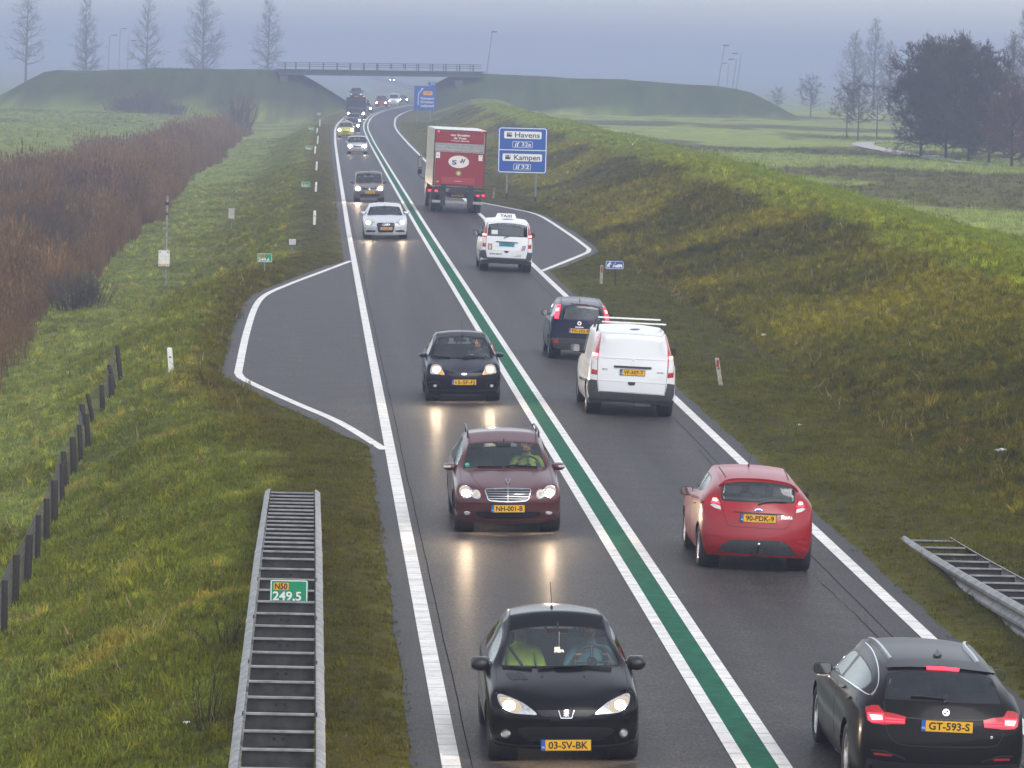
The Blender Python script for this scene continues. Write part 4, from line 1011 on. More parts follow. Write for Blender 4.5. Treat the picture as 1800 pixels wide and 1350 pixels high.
c = Car('hatchback_car', 'lime yellow small hatchback with lit headlights in the far queue', dict(L=3.55, W=1.60, gc=.20, rad=.28, tyre=.17, yf=1.10, yr=-1.25, belt=(.95, 1.0), zmid=.58, fz=[.19, .34, .55, .68, .80], fo=[.08, .02, .0, .03, .12], fwrap=.32, zf0=.82,
    yA=.60, yB=-.2, yC=-.95, yR=-1.45, zR=1.40, rz=[.22, .36, .55, .75, .98], ro=[.08, .02, .0, .03, .10]), lod=2)
c.crop = (580, 160, 9.0); c.place(607.9, 241.5, 1.10); c.fit_front((145, 372, 568), (168, 348, 494), 480, .98, .64, .12, -.3)
c.build(paint_mat('paint_lime_yellow', (.55, .52, .035, 1), .1, .3, .6, .15), GLS)
lamp_set(c, ell(152, 610, 30, 26), ell(152, 614, 21, 17), hle=HLEF); c.patch('grille', [(203, 634), (306, 634), (296, 656), (214, 656)], BLK, off=.006); c.plate(250, 672, '12-RT-ZB', off=.02); c.patch('lower_grille', [(170, 690), (335, 690), (328, 704), (178, 704)], SEAL, off=.004); c.mirror_px((118, 568), (392, 568), .52, .17, .11)

def far_car(label, px, py, paint, name='hatchback_car', W=1.72, H=1.46, van=False, hl=.62, cat='car'):
    if van: P = dict(L=4.9, W=1.92, H=1.95, gc=.22, rad=.32, tyre=.2, yf=1.5, yr=-1.5, belt=(1.12, 1.15), zmid=.62, fz=[.20, .38, .62, .80, .98], fo=[.08, .02, .0, .05, .22], fwrap=.25, zf0=.98, yA=1.0, yCc=1.45, yCs=1.2, zcowl=1.16, yW=.75, zw=1.84, wr=.78, yB=.1, yC=-1.3, yR=-2.2, zR=1.88, rz=[.3, .45, .62, .85, 1.2], ro=[.06, .0, .0, .0, .05], zseat=.75)
    else: P = dict(L=4.1, W=W, H=H, gc=.20, rad=.30, tyre=.19, yf=1.22, yr=-1.30, belt=(.93, 1.0), zmid=.57, fz=[.19, .34, .54, .66, .78], fo=[.08, .02, .0, .03, .12], fwrap=.34, zf0=.80, yA=.56, yCc=.95, yCs=.66, zcowl=.97, yW=.1, zw=H - .03, wr=.56, yB=-.25, yC=-1.05, yR=-1.6, zR=H - .06, rz=[.22, .36, .55, .75, .98], ro=[.08, .02, .0, .03, .10])
    c = Car(name, label, P, lod=2, cat=cat); c.crop = (0, 0, 1); c.place(px, py, P['yf']); c.build(paint, GLM)
    yl = P['L'] / 2 - .12; zl = .72 if van else .64; xl = P['W'] / 2 - .24
    def pr(x, z):
        w_ = c.M @ Vector((x, yl, z)) - CAM; q = AX.transposed() @ w_; return (CXP + F_PX * q.x / q.z, CYP - F_PX * q.y / q.z)
    sc = abs(pr(.5, zl)[0] - pr(-.5, zl)[0]); a = pr(xl, zl); m_ = pr(0, zl)
    lamp_set(c, ell(*a, .17 * sc, .11 * sc), ell(*a, .11 * sc, .085 * sc), hle=HLEF); b_ = pr(0, zl - .03); c.patch('grille', [(b_[0] - .32 * sc, b_[1] - .05 * sc), (b_[0] + .32 * sc, b_[1] - .05 * sc), (b_[0] + .28 * sc, b_[1] + .06 * sc), (b_[0] - .28 * sc, b_[1] + .06 * sc)], BLK, off=.006)
    b_ = pr(0, .36); c.plate(*b_, '84-GB-TX', off=.03); c.mirror(P['W'] / 2 + .09, P['yA'] - .04, P['belt'][0] + .06, .18, .13 if not van else .24, BLK)
    return c
far_car('dark grey car just behind the lime yellow hatchback', 618.5, 232, paint_mat('paint_graphite', srgb(58, 62, 72), .4, .28))
far_car('grey car tucked in front of the car transporter lorry', 621.5, 222, paint_mat('paint_greyblue', srgb(84, 90, 102), .4, .28))
far_car('brown car half hidden behind the car transporter lorry', 643.5, 198.5, paint_mat('paint_brown', srgb(84, 72, 72), .4, .28))
far_car('red delivery van with lit headlights near the bridge', 670.5, 188, paint_mat('paint_van_red', srgb(142, 38, 44), .1, .35), 'delivery_van', van=True, cat='van')
far_car('white delivery van following the red van near the bridge', 692.5, 184.3, paint_mat('paint_van_white', (.74, .75, .76, 1), 0, .35), 'delivery_van', van=True, cat='van')
far_car('dark car behind the white van, last before the bridge', 709.5, 181, paint_mat('paint_plum', srgb(72, 62, 72), .4, .28))
pass
# ---------------------------------------------------------------- vehicles driving away
def tail_set(c, lens, core=None, glow=None, white=None, name='tail_light', spline=0):
    out = c.patch(name, lens, REDL, off=.010, spline=spline, mirror=True)
    for k, o in enumerate(out):
        om = k == 1
        if white: c.patch('reversing_lens', white, WHL, off=.018, parent=o, only_mirror=om)
        for g in (glow or []): c.patch('lit_lens', g, REDE, off=.018, parent=o, only_mirror=om)
        for g in (core or []): c.patch('lit_bulb', g, REDW, off=.023, parent=o, only_mirror=om)
    return out

c = Car('estate_car', 'black estate car with silver roof rails and bright red tail lights, bottom right corner', dict(L=4.63, W=1.81, gc=.19, rad=.325, tyre=.22, yf=1.53, yr=-1.28, belt=(.95, 1.0), zmid=.60, fz=[.17, .32, .55, .66, .76], fo=[.06, .01, .0, .03, .14], fwrap=.42, zf0=.76, yCc=1.05, yCs=.72, zcowl=.95, yW=.22, zw=1.38, wr=.60,
    yA=.60, yB=-.28, yC=-1.15, yCt=-1.15, glass_side={'cowl', 'wtop', 'b2', 'c'}, yRs=-1.62, rz=[.24, .38, .60, .82, .98], ro=[.06, .0, .0, .03, .17], rwrap=.26, rin=.05, spokes=10, drop=.05, rgc=.9, rgc2=.8, mid=[]), front=False)
c.crop = (1400, 1090, 4.5); c.place(1630, 1385, -1.28); c.fit_rear((725, 1560, 398), (700, 1632, 652), 155, -1.72, .2)
c.build(paint_mat('paint_black_brown', (.009, .0075, .0078, 1), .0, .3, .25, .08), GLM, GLD, GLD, rim=ALU)
tail_set(c, [(548, 690), (600, 676), (650, 676), (692, 728), (780, 742), (866, 768), (858, 826), (760, 824), (700, 828), (600, 816), (562, 792)], core=[[(585, 752), (680, 758), (684, 790), (606, 792)]], glow=[[(568, 735), (690, 745), (694, 806), (600, 806), (575, 788)], [(704, 772), (856, 790), (856, 797), (704, 784)], [(704, 795), (856, 806), (856, 814), (704, 806)]])
c.patch('high_brake_light', [(1030, 385), (1160, 391), (1285, 402), (1285, 407), (1160, 396), (1030, 390)], REDE, off=.028, skirt=.004)
c.patch('roof_spoiler', [(716, 330), (900, 318), (1140, 322), (1380, 345), (1530, 375), (1572, 418), (1560, 432), (1300, 402), (1140, 392), (900, 384), (725, 388), (712, 378)], c.paint, off=.022, skirt=.03)
c.plate(1190, 841, 'GT-593-S', off=.02); o = c.patch('badge', ell(1183, 733, 27, 27, 18), CHR, off=.008)[0]
c.patch('badge_quarter', [(1183, 733), (1183, 712), (1200, 720), (1204, 733)], PLB, off=.012, parent=o); c.patch('badge_quarter', [(1183, 733), (1183, 754), (1166, 748), (1162, 733)], PLB, off=.012, parent=o)
c.stroke('wiper', [(905, 612), (1000, 616), (1100, 628), (1188, 636)], .022, BLK, off=.012, hgt=.014); c.patch('wiper_pivot', [(1150, 600), (1195, 598), (1197, 655), (1165, 665)], BLK, off=.02)
c.stroke('tailgate_gap', [(690, 640), (702, 740), (708, 840), (745, 930), (830, 985), (1000, 1000), (1160, 1005), (1400, 1005), (1560, 1000), (1610, 960), (1640, 890)], .012, SEAL, off=0, hgt=.003, spline=3)
c.stroke('plate_recess', [(860, 772), (1000, 785), (1160, 790), (1400, 796), (1490, 792)], .02, SEAL, off=.002, hgt=.004); c.patch('lower_bumper', [(560, 1090), (700, 1120), (1000, 1140), (1500, 1150), (1740, 1140), (1760, 1300), (1200, 1330), (700, 1320), (520, 1250)], BLK, off=.006)
c.patch('rear_reflector', [(612, 1048), (690, 1054), (758, 1064), (756, 1078), (690, 1072), (616, 1064)], REDR, off=.008, mirror=True); c.stroke('bumper_crease', [(590, 1030), (700, 1038), (800, 1075), (860, 1100)], .02, BLK, off=0, hgt=.006, mirror=True)
c.stroke('roof_rail', [(575, 160), (610, 170), (655, 205), (700, 258), (735, 305), (748, 322)], .036, ALU, off=.012, hgt=.024, spline=3, mirror=True)
c.patch('roof_antenna', [(1080, 285), (1100, 272), (1106, 245), (1118, 245), (1128, 272), (1148, 285), (1120, 298), (1106, 298)], BLK, off=.02)
c.stroke('window_trim', [(345, 440), (420, 492), (520, 562), (575, 594), (608, 578), (642, 532), (655, 470), (652, 380), (630, 300), (590, 225), (545, 185)], .016, CHR, off=.004, hgt=.006, spline=2)
for q in ((370, 525), (415, 610)): c.patch('door_handle', ell(q[0], q[1], 22, 12, 10), BLK, off=.02)
c.stroke('body_crease', [(200, 470), (300, 560), (420, 640), (540, 690)], .012, c.paint, off=0, hgt=.006, spline=2); c.stroke('door_gap', [(480, 600), (455, 700), (430, 800), (400, 900)], .008, SEAL, off=0, hgt=.002); c.stroke('door_gap', [(330, 470), (300, 620), (290, 760), (295, 900)], .008, SEAL, off=0, hgt=.002)
c.lettering('lettering', 'D', 1545, 930, .035, CHR); c.mirror_px((238, 360), (1606, 446), .62, .22, .14, BLK)

c = Car('hatchback_car', 'bright red hatchback with tow bar driving away in the right lane', dict(L=3.95, W=1.722, gc=.20, rad=.308, tyre=.20, yf=1.175, yr=-1.31, belt=(.96, 1.08), zmid=.62, fz=[.18, .34, .55, .66, .78], fo=[.07, .015, .0, .03, .10], fwrap=.36, zf0=.80, yCc=1.0, yCs=.66, zcowl=.97, yW=.15, zw=1.42, wr=.56,
    yA=.60, yB=-.22, yC=-1.0, yCt=-.8, zb2=1.06, yRs=-1.45, rz=[.24, .40, .62, .82, 1.0], ro=[.07, .0, .02, .06, .20], rwrap=.30, rin=.05, spokes=7, rgc=.35, rgc2=.25, rpow=2.8, sh=.09), front=False)
c.crop = (1180, 790, 5.869); c.place(1322.5, 998.5, -1.31); c.fit_rear((512, 1280, 330), (505, 1285, 552), 172, -1.50, .1)
c.build(paint_mat('paint_red', (.29, .003, .009, 1), .0, .30, .22, .12), GLS, GLS, GLS, rim=ALU)
tail_set(c, [(398, 575), (420, 515), (445, 497), (478, 502), (500, 545), (520, 610), (521, 655), (470, 628), (405, 592)], core=[[(428, 530), (440, 505), (470, 505), (490, 532), (470, 545)]], glow=[[(414, 552), (435, 502), (476, 504), (500, 548), (505, 565), (430, 556)]], white=[(404, 576), (440, 568), (508, 588), (518, 625), (455, 610)])
c.plate(898, 712, '90-PDK-9', off=.018); c.stroke('plate_recess', [(640, 642), (770, 652), (900, 660), (1030, 668), (1150, 672)], .022, SEAL, off=.0, hgt=.006); o = c.patch('badge', ell(899, 630, 38, 13, 16), CHR, off=.010)[0]; c.patch('badge_field', ell(899, 633, 33, 9, 14), PLB, off=.014, parent=o)
c.lettering('lettering', 'Fiesta', 1192, 704, .075, CHR)
c.stroke('tailgate_gap', [(476, 412), (505, 540), (540, 650), (580, 770), (625, 792), (760, 802), (900, 812), (1050, 820), (1170, 820), (1208, 790), (1250, 720), (1288, 640), (1306, 480)], .009, SEAL, off=0, hgt=.002, spline=3)
c.patch('diffuser', [(468, 1040), (530, 975), (590, 938), (640, 928), (900, 934), (1120, 945), (1195, 972), (1245, 1030), (1290, 1095), (1100, 1096), (900, 1085), (700, 1070)], DGP, off=.006)
c.patch('rear_reflector', [(348, 900), (505, 905), (440, 938), (362, 925)], REDR, off=.008, mirror=True); c.stroke('bumper_crease', [(330, 880), (430, 880), (540, 900)], .014, c.paint, off=.0, hgt=.008, mirror=True)
c.stroke('wiper', [(896, 572), (960, 552), (1060, 545), (1180, 548)], .024, BLK, off=.012, hgt=.014); c.stroke('roof_groove', [(490, 180), (525, 225), (562, 286)], .022, SEAL, off=.0, hgt=.004); c.stroke('roof_groove', [(1166, 216), (1190, 262), (1208, 318)], .022, SEAL, off=.0, hgt=.004)
c.stroke('spoiler_edge', [(500, 385), (560, 335), (640, 318), (800, 316), (1000, 330), (1180, 360), (1260, 395), (1295, 440)], .03, c.paint, off=.004, hgt=.028, spline=2); c.antenna(797, 168, 832, 25); c.mirror_px((165, 418), (1356, 480), .52, .21, .15, BLK)
m = MB(); m.tube([(0, -1.90, .30), (0, -2.03, .32), (0, -2.05, .40)], .018, 8); m.box((0, -1.93, .30), (.08, .03, .035)); m.build('tow_bar', BLK, c.root); c.sphere('tow_ball', (0, -2.05, .43), .026, CHR)
c.stroke('door_gap', [(230, 460), (205, 560), (190, 700), (200, 860)], .008, SEAL, off=0, hgt=.002); c.stroke('door_gap', [(330, 455), (300, 560), (265, 700), (268, 760)], .008, SEAL, off=0, hgt=.002)
for q in ((235, 545), (318, 540)): c.patch('door_handle', ell(*q, 24, 11, 10), c.paint, off=.025)
RED = c

PV = lambda: dict(L=4.76, W=1.90, gc=.24, rad=.325, tyre=.21, yf=1.55, yr=-1.60, belt=(1.10, 1.14), zmid=.66, fz=[.20, .38, .62, .80, .96], fo=[.08, .02, .0, .05, .22], fwrap=.28, zf0=.95, yCc=1.42, yCs=1.15, zcowl=1.14, yW=.72, zw=1.80, wr=.74,
    yA=1.0, yB=.05, yC=-1.35, yCt=-1.3, yRs=-1.95, rz=[.32, .48, .70, .92, 1.2], ro=[.05, .0, .0, .015, .045], rwrap=.16, rin=.02, drop=.055, rc=[0, .08, .155, .58, 1.0], rpow=4.0, zseat=.78, spokes=6, rgc=.8, rgc2=.85, sh=.06)
VWH = paint_mat('paint_white_van', (.73, .74, .75, 1), 0, .32, .6, .22)
P_ = PV(); P_.update(rdark=1, rglass=False, glass_side={'cowl', 'wtop'}, bpillar=False)
c = Car('panel_van', 'white panel van with two roof bars and closed rear door, driving away', P_, front=False, cat='van')
c.crop = (920, 480, 4.82); c.place(1104, 728, -1.60); c.fit_rear((690, 1195, 512), (650, 1222, 722), 424, -2.27, .4)
c.build(VWH, GLM)
tail_set(c, [(638, 512), (662, 508), (652, 590), (636, 690), (628, 862), (576, 852), (580, 745), (600, 610)], core=[[(596, 674), (634, 680), (630, 704), (594, 698)]], white=[(588, 702), (630, 708), (627, 822), (583, 812)])
GAPL = simple('panel_gap', (.16, .16, .17), .6)
c.stroke('tailgate_gap', [(664, 503), (800, 512), (940, 520), (1100, 532), (1216, 545), (1226, 740), (1215, 900), (1195, 1026), (1175, 1032), (920, 1012), (660, 1000), (636, 985), (628, 880), (634, 720), (650, 600), (664, 503)], .010, GAPL, off=0, hgt=.003)
c.stroke('panel_crease', [(640, 712), (920, 726), (1224, 742)], .014, VWH, off=0, hgt=.010); c.stroke('panel_crease', [(632, 905), (920, 922), (1212, 940)], .012, VWH, off=0, hgt=.008)
c.patch('door_handle_strip', [(768, 782), (1085, 798), (1084, 815), (1040, 816), (770, 800)], BLK, off=.02); c.plate(925, 843, 'VF-507-T', off=.022, tilt=0); c.stroke('badge', ell(930, 749, 18, 17, 16), .012, CHR, off=.008, hgt=.006, closed=True); c.stroke('badge_spoke', [(930, 733), (930, 749), (917, 760)], .008, CHR, off=.008, hgt=.006); c.stroke('badge_spoke', [(930, 749), (943, 760)], .008, CHR, off=.008, hgt=.006)
c.patch('door_latch', [(886, 922), (948, 924), (945, 945), (930, 952), (900, 950), (888, 942)], BLK, off=.01)
c.lettering('lettering', 'VITO', 689, 816, .052, INK, bold=.001); c.lettering('lettering', '109 CDI', 1157, 848, .042, INK, bold=.001)
c.patch('rear_bumper', [(536, 892), (624, 906), (634, 1000), (920, 1018), (1196, 1038), (1220, 936), (1276, 945), (1268, 1040), (1252, 1086), (900, 1078), (640, 1062), (560, 1050)], DGP, off=.022); c.patch('rear_reflector', [(580, 930), (625, 933), (625, 948), (582, 945)], REDR, off=.016, mirror=True)
m = MB()
for z in (.30,): m.box((.25, -2.15, .30), (.17, .10, .07))
m.build('silencer', simple('exhaust_metal', (.22, .21, .20), .6, .5), c.root, False, .02)
for (a, b_, yl) in (((665, 408), (1210, 440), -1.25), ((632, 368), (1162, 402), -.35)):
    A, B = c.at(*a, yl), c.at(*b_, yl); m = MB(); m.box(((A.x + B.x) / 2, yl, (A.z + B.z) / 2), (abs(A.x - B.x) / 2, .022, .016)); bar = m.build('roof_bar', simple('white_roof_bar', (.75, .75, .74), .4), c.root, False, .006)
    m = MB(); zb = (A.z + B.z) / 2
    for sx in (1, -1):
        x = sx * (c.P['wr'] - .02); h = c.bvh.ray_cast(Vector((x, yl, 3)), Vector((0, 0, -1)))[0]; zr_ = h.z if h else zb - .12
        m.tube([(x - sx * .10, yl, zb), (x - sx * .01, yl, zb - .05), (x + sx * .01, yl, zr_ - .03)], [.016, .020, .026], 8)
    m.build('roof_bar_foot', BLK, bar)
c.patch('roof_vent', ell(945, 478, 42, 6, 12), BLK, off=.006); c.mirror_px((462, 622), (1275, 678), .95, .24, .20, BLK); c.stroke('side_rub_strip', [(478, 885), (526, 905)], .07, BLK, off=.004, hgt=.01); VITO = c

c = Car('taxi_van', 'white minibus taxi with roof sign and blue number plate, driving away', PV(), front=False, cat='van')
c.P.update(rdark=1, glass_side={'cowl', 'wtop', 'b2', 'c'})
c.crop = (830, 370, 11.25); c.place(887.4, 476, -1.60); c.fit_rear((318, 1080, 244), (290, 1100, 518), 128, -2.27, .4)
c.build(VWH, GLS, GLS, GLM)
tail_set(c, [(290, 234), (318, 232), (300, 350), (284, 480), (270, 722), (204, 706), (214, 560), (240, 400)], core=[[(222, 455), (284, 462), (281, 492), (220, 488)]], white=[(214, 520), (276, 526), (270, 645), (208, 636)])
c.stroke('tailgate_gap', [(316, 226), (690, 236), (1090, 268), (1112, 540), (1095, 830), (1060, 952), (680, 935), (292, 914), (268, 780), (286, 500), (316, 226)], .012, GAPL, off=0, hgt=.003); c.stroke('panel_crease', [(285, 775), (680, 790), (1090, 815)], .02, VWH, off=0, hgt=.012)
c.patch('door_handle_strip', [(468, 604), (906, 632), (904, 650), (470, 624)], BLK, off=.02); c.plate(686, 676, '21-ZTG-3', kind='taxi', off=.02)
c.patch('door_latch', [(630, 798), (722, 802), (715, 832), (680, 842), (640, 832)], BLK, off=.01); c.lettering('lettering', 'www.tcp.nl', 460, 852, .10, INK, width=.43, bold=.002)
BRN = simple('sticker_brown', (.22, .11, .06), .5); PUR = simple('sticker_purple', (.10, .05, .22), .5); PNK = simple('sticker_pink', (.50, .12, .22), .5)
o = c.patch('sticker', [(312, 652), (396, 656), (394, 772), (312, 768)], BRN, off=.006)[0]; c.patch('sticker_mark', [(330, 670), (348, 672), (354, 735), (366, 672), (380, 674), (372, 756), (332, 752)], simple('sticker_cream', (.7, .6, .5), .5), off=.010, parent=o)
for q, mt in ((965, PNK), (990, PUR), (1018, PUR)): c.patch('sticker_stripe', [(q, 800), (q + 28, 700), (q + 44, 700), (q + 16, 800)], mt, off=.006)
c.stroke('sticker_outline', [(825, 910), (870, 908), (905, 880), (970, 882), (955, 915), (880, 905)], .012, INK, off=.003, hgt=.003)
c.patch('window_notice', [(382, 384), (505, 384), (503, 468), (384, 465)], simple('paper_notice', (.75, .73, .74), .6), off=.004); c.stroke('wiper', [(628, 552), (650, 530), (720, 520)], .03, BLK, off=.01, hgt=.014)
c.patch('rear_bumper', [(148, 768), (268, 782), (290, 922), (680, 942), (1064, 960), (1094, 830), (1182, 840), (1166, 960), (1140, 1004), (700, 985), (300, 955), (160, 935)], DGP, off=.022); c.patch('rear_reflector', [(212, 798), (266, 800), (266, 842), (216, 838)], REDR, off=.016, mirror=True)
sg = MB(); A, B = c.at(432, 125, -.2), c.at(855, 135, -.2); zb = c.P['H'] - .02; hx = abs(A.x - B.x) / 2
sg.prism([(-hx, zb), (hx, zb), (hx * .80, zb + .16), (-hx * .80, zb + .16)], 'y', -.32, -.12); so = sg.build('taxi_sign', simple('taxi_sign_white', (.78, .78, .77), .4), c.root, False, .012)
text_obj('sign_letters', 'TAXI', .13, INK, so, Matrix.Translation((0, -.326, zb + .075)) @ Matrix.Rotation(R(90), 4, 'X'), width=.42, bold=.003)
c.patch('roof_vent', ell(712, 180, 110, 8, 12), GAPL, off=.006); c.mirror_px((78, 428), (1192, 492), .95, .24, .20, BLK)

c = Car('hatchback_car', 'dark navy small hatchback with tall red tail lights, just ahead of the panel van', dict(L=3.65, W=1.643, gc=.21, rad=.29, tyre=.18, yf=1.08, yr=-1.22, belt=(.98, 1.02), zmid=.62, fz=[.20, .36, .56, .70, .82], fo=[.07, .015, .0, .03, .10], fwrap=.30, zf0=.84, yCc=1.05, yCs=.75, zcowl=1.0, yW=.30, zw=1.50, wr=.57,
    yA=.68, yB=-.12, yC=-.95, yCt=-.9, yRs=-1.42, rz=[.26, .42, .62, .84, 1.02], ro=[.05, .0, .01, .03, .08], rwrap=.18, rin=.03, rpow=3.4, sh=.06, glass_side={'cowl', 'wtop', 'b2', 'c'}), front=False)
c.crop = (920, 480, 4.82); c.place(1017.5, 630.5, -1.22); c.fit_rear((335, 628, 268), (312, 648, 402), 212, -1.62, .1)
c.build(paint_mat('paint_dark_navy', srgb(24, 26, 48), .3, .26, .7, .22), GLS, GLM, GLM)
tail_set(c, [(288, 268), (318, 266), (316, 310), (300, 392), (262, 388), (266, 345)], core=[[(284, 300), (308, 300), (302, 325), (280, 325)]], glow=[[(290, 274), (314, 272), (310, 330), (296, 386), (270, 382), (274, 340)]])
c.patch('window_surround', [(318, 266), (340, 266), (328, 398), (300, 398)], BLK, off=.005, mirror=True); c.stroke('high_brake_light', [(400, 258), (545, 266)], .03, REDR, off=.004, hgt=.008)
c.plate(475, 491, 'PX-293-P', off=.02); o = c.patch('badge', ell(475, 427, 17, 17, 16), CHR, off=.008)[0]; c.patch('badge_field', ell(475, 427, 11, 11, 12), REDL, off=.012, parent=o); c.lettering('lettering', 'PANDA', 475, 460, .045, CHR, width=.20, bold=.001)
c.stroke('tailgate_gap', [(298, 398), (280, 450), (276, 520), (300, 532), (470, 542), (650, 552)], .010, SEAL, off=0, hgt=.002, spline=2); c.patch('rear_bumper', [(214, 548), (290, 545), (470, 556), (690, 570), (720, 600), (710, 660), (470, 652), (280, 640), (220, 610)], DGP, off=.008); c.patch('rear_reflector', [(252, 560), (292, 562), (292, 592), (256, 588)], REDL, off=.016, mirror=True)
c.antenna(478, 236, 486, 130); c.mirror_px((160, 335), (712, 354), .62, .18, .155, BLK); c.stroke('roof_groove', [(318, 215), (322, 250)], .02, SEAL, off=0, hgt=.004, mirror=True)
# ---------------------------------------------------------------- box lorry driving away
WBOX = simple('box_white', (.70, .69, .66), .45, var=.10, scale=3); WSIDE = simple('box_side_cream', (.62, .58, .46), .5, var=.12, scale=2.5); TRED = simple('lorry_red', (.24, .008, .016), .35, coat=.3, var=.10, scale=4); TRED2 = simple('lorry_red_light', (.33, .03, .04), .4, var=.1)
CHAS = simple('chassis_black', (.018, .018, .019), .55, var=.3); GALV = simple('galvanised', (.27, .27, .265), .55, .4, var=.35, scale=6); LGREY = simple('tail_lift_grey', (.34, .33, .32), .5, .3, var=.15, scale=8)
def lorry_wheel(root, x, y, r=.50, w=.30, twin=False):
    sx = 1 if x > 0 else -1
    for k in range(2 if twin else 1):
        xc = x - sx * k * (w + .03); h = w / 2
        t = MB().lathe([(-h * .8, r * .58), (-h, r * .72), (-h * .95, r * .93), (-h * .7, r), (h * .7, r), (h * .95, r * .93), (h, r * .72), (h * .8, r * .58)], (xc, y, r), 'x', 28).build('wheel', RUB, root, True)
        if k == 0: MB().lathe([(sx * h * .8, r * .60), (sx * h * .85, r * .5), (sx * h * .2, r * .42), (sx * h * .1, r * .25), (sx * h * .9, r * .2), (sx * h * .9, .001)], (xc, y, r), 'x', 24).build('rim', RIMM, t, True)
c = Car('box_lorry', 'red backed box lorry with oval logo on its rear door, driving away', dict(L=11.6, W=2.55), front=False, cat='lorry'); c.crop = (720, 200, 4.823); c.place(800, 372.5, -3.9, R(.9))
T = -5.75                                                    # plane of the rear doors
def tz(y): return c.at(390, y, T).z
def tx(x, y=400): return c.at(x, y, T).x
CXT = (tx(190) + tx(622)) / 2
zt, zb_ = tz(138), tz(622); HW = 1.275
def rect(name, x0, x1, y0, y1, mat, dep=.02, out=.0, parent=None, bev=0):
    """panel on the rear; crop pixels to local metres, centred on the body"""
    xa, xb = tx(x0, (y0 + y1) / 2) - CXT, tx(x1, (y0 + y1) / 2) - CXT; za, zb2 = tz(y1), tz(y0)
    m = MB(); m.box(((xa + xb) / 2, T - out - dep / 2, (za + zb2) / 2), (abs(xb - xa) / 2, dep / 2, abs(zb2 - za) / 2)); return m.build(name, mat, parent or c.root, False, bev)
m = MB(); m.box((0, T + .02 + 4.55, (zt + zb_) / 2), (HW, 4.55, (zt - zb_) / 2)); box = m.build('cargo_box', WSIDE, c.root, False, .03)
m = MB(); m.box((0, T + 4.5, zt + .012), (HW - .02, 4.5, .012)); m.build('box_roof', WBOX, box)
m = MB()
for sx in (1, -1): m.box((sx * (HW - .035), T - .005, (zt + zb_) / 2), (.035, .03, (zt - zb_) / 2 - .01))
m.box((0, T - .005, zt - .03), (HW - .07, .03, .03)); m.build('rear_frame', simple('frame_dark_red', (.10, .015, .02), .5), box)
hd = rect('header_panel', 204, 616, 152, 250, TRED, .03, .005)
al = rect('tail_lift', 200, 612, 252, 326, LGREY, .05, .01)
for y in (264, 288, 312): rect('lift_rib', 204, 608, y, y + 5, GALV, .012, .062, al)
rd = rect('rear_door', 200, 612, 329, 612, TRED, .04, .005); fl = rect('lift_flap', 250, 534, 542, 598, TRED2, .04, .05, None, .01)
def on_back(x, y, out=.05):
    p = c.at(x, y, T); z = Vector((0, -1, 0)); xr = Vector((1, 0, 0)); M = Matrix((xr, Vector((0, 0, 1)), z)).transposed().to_4x4(); M.translation = Vector((p.x - CXT, T - out, p.z)); return M
text_obj('lettering', 'van Straalen', .15, WTXT, hd, on_back(412, 182, .04), width=.95, bold=.003); text_obj('lettering', 'de Vries', .15, WTXT, hd, on_back(412, 208, .04), width=.62, bold=.003); text_obj('lettering', 'Transport Maasdijk', .085, WTXT, hd, on_back(412, 230, .04), width=.90, bold=.001)
def disc(name, x, y, a, b_, mat, out, parent, n=36):
    M = on_back(x, y, out); m = MB(); m.prism([(a * math.cos(2 * math.pi * k / n), b_ * math.sin(2 * math.pi * k / n)) for k in range(n)], 'z', -.006, .004); m.v = [M @ v for v in m.v]; return m.build(name, mat, parent)
lg = disc('logo_oval', 400, 407, .51, .305, simple('logo_cream', (.72, .66, .56), .5), .055, rd); BLU = simple('logo_blue', (.015, .04, .26), .5)
disc('logo_rim', 400, 407, .525, .32, BLU, .049, rd)
text_obj('logo_letters', 'S', .30, BLU, lg, on_back(362, 413, .062) @ Matrix.Shear('XZ', 4, (0, 0)), width=.24, bold=.012); text_obj('logo_letters', 'd', .20, BLU, lg, on_back(418, 405, .062), width=.11, bold=.008); text_obj('logo_letters', 'V', .30, BLU, lg, on_back(440, 402, .062), width=.22, bold=.012)
em = disc('round_emblem', 398, 503, .145, .145, simple('emblem_olive', (.25, .18, .05), .5), .052, rd, 24); disc('emblem_core', 398, 503, .085, .085, simple('emblem_yellow', (.62, .52, .22), .5), .058, em, 20)
text_obj('lettering', 'DHOLLANDIA', .055, WTXT, fl, on_back(393, 571, .10), bold=.001); text_obj('lettering', '107', .09, WTXT, rd, on_back(218, 573, .06), bold=.002)
for x in (224, 585):
    o = rect('warning_sticker', x - 17, x + 17, 332 + (8 if x > 300 else 0), 382 + (8 if x > 300 else 0), WBOX, .006, .046, rd); text_obj('lettering', 'LB', .07, INK, o, on_back(x, 352 + (6 if x > 300 else 0), .056), bold=.002)
for x in (232, 598):
    p = c.at(x, 148, T); o = c.sphere('marker_light', (p.x - CXT, T - .03, p.z - (.0 if x < 300 else .0)), (.05, .03, .035), REDE)
m = MB(); m.box((0, T + 4.4, zb_ - .17), (.42, 4.8, .13)); m.box((0, T + 4.4, zb_ - .03), (HW - .06, 4.6, .03)); m.build('chassis', CHAS, c.root)
for x0, x1 in ((246, 286), (474, 522)): rect('lift_arm', x0, x1, 602, 785, CHAS, .10, .02)
rect('lift_beam', 286, 488, 636, 656, LGREY, .07, .03); ub = rect('underrun_bar', 172, 604, 738, 760, LGREY, .08, .0); rect('lamp_board', 150, 248, 650, 690, CHAS, .06, .0); rect('lamp_board', 522, 625, 650, 690, CHAS, .06, .0)
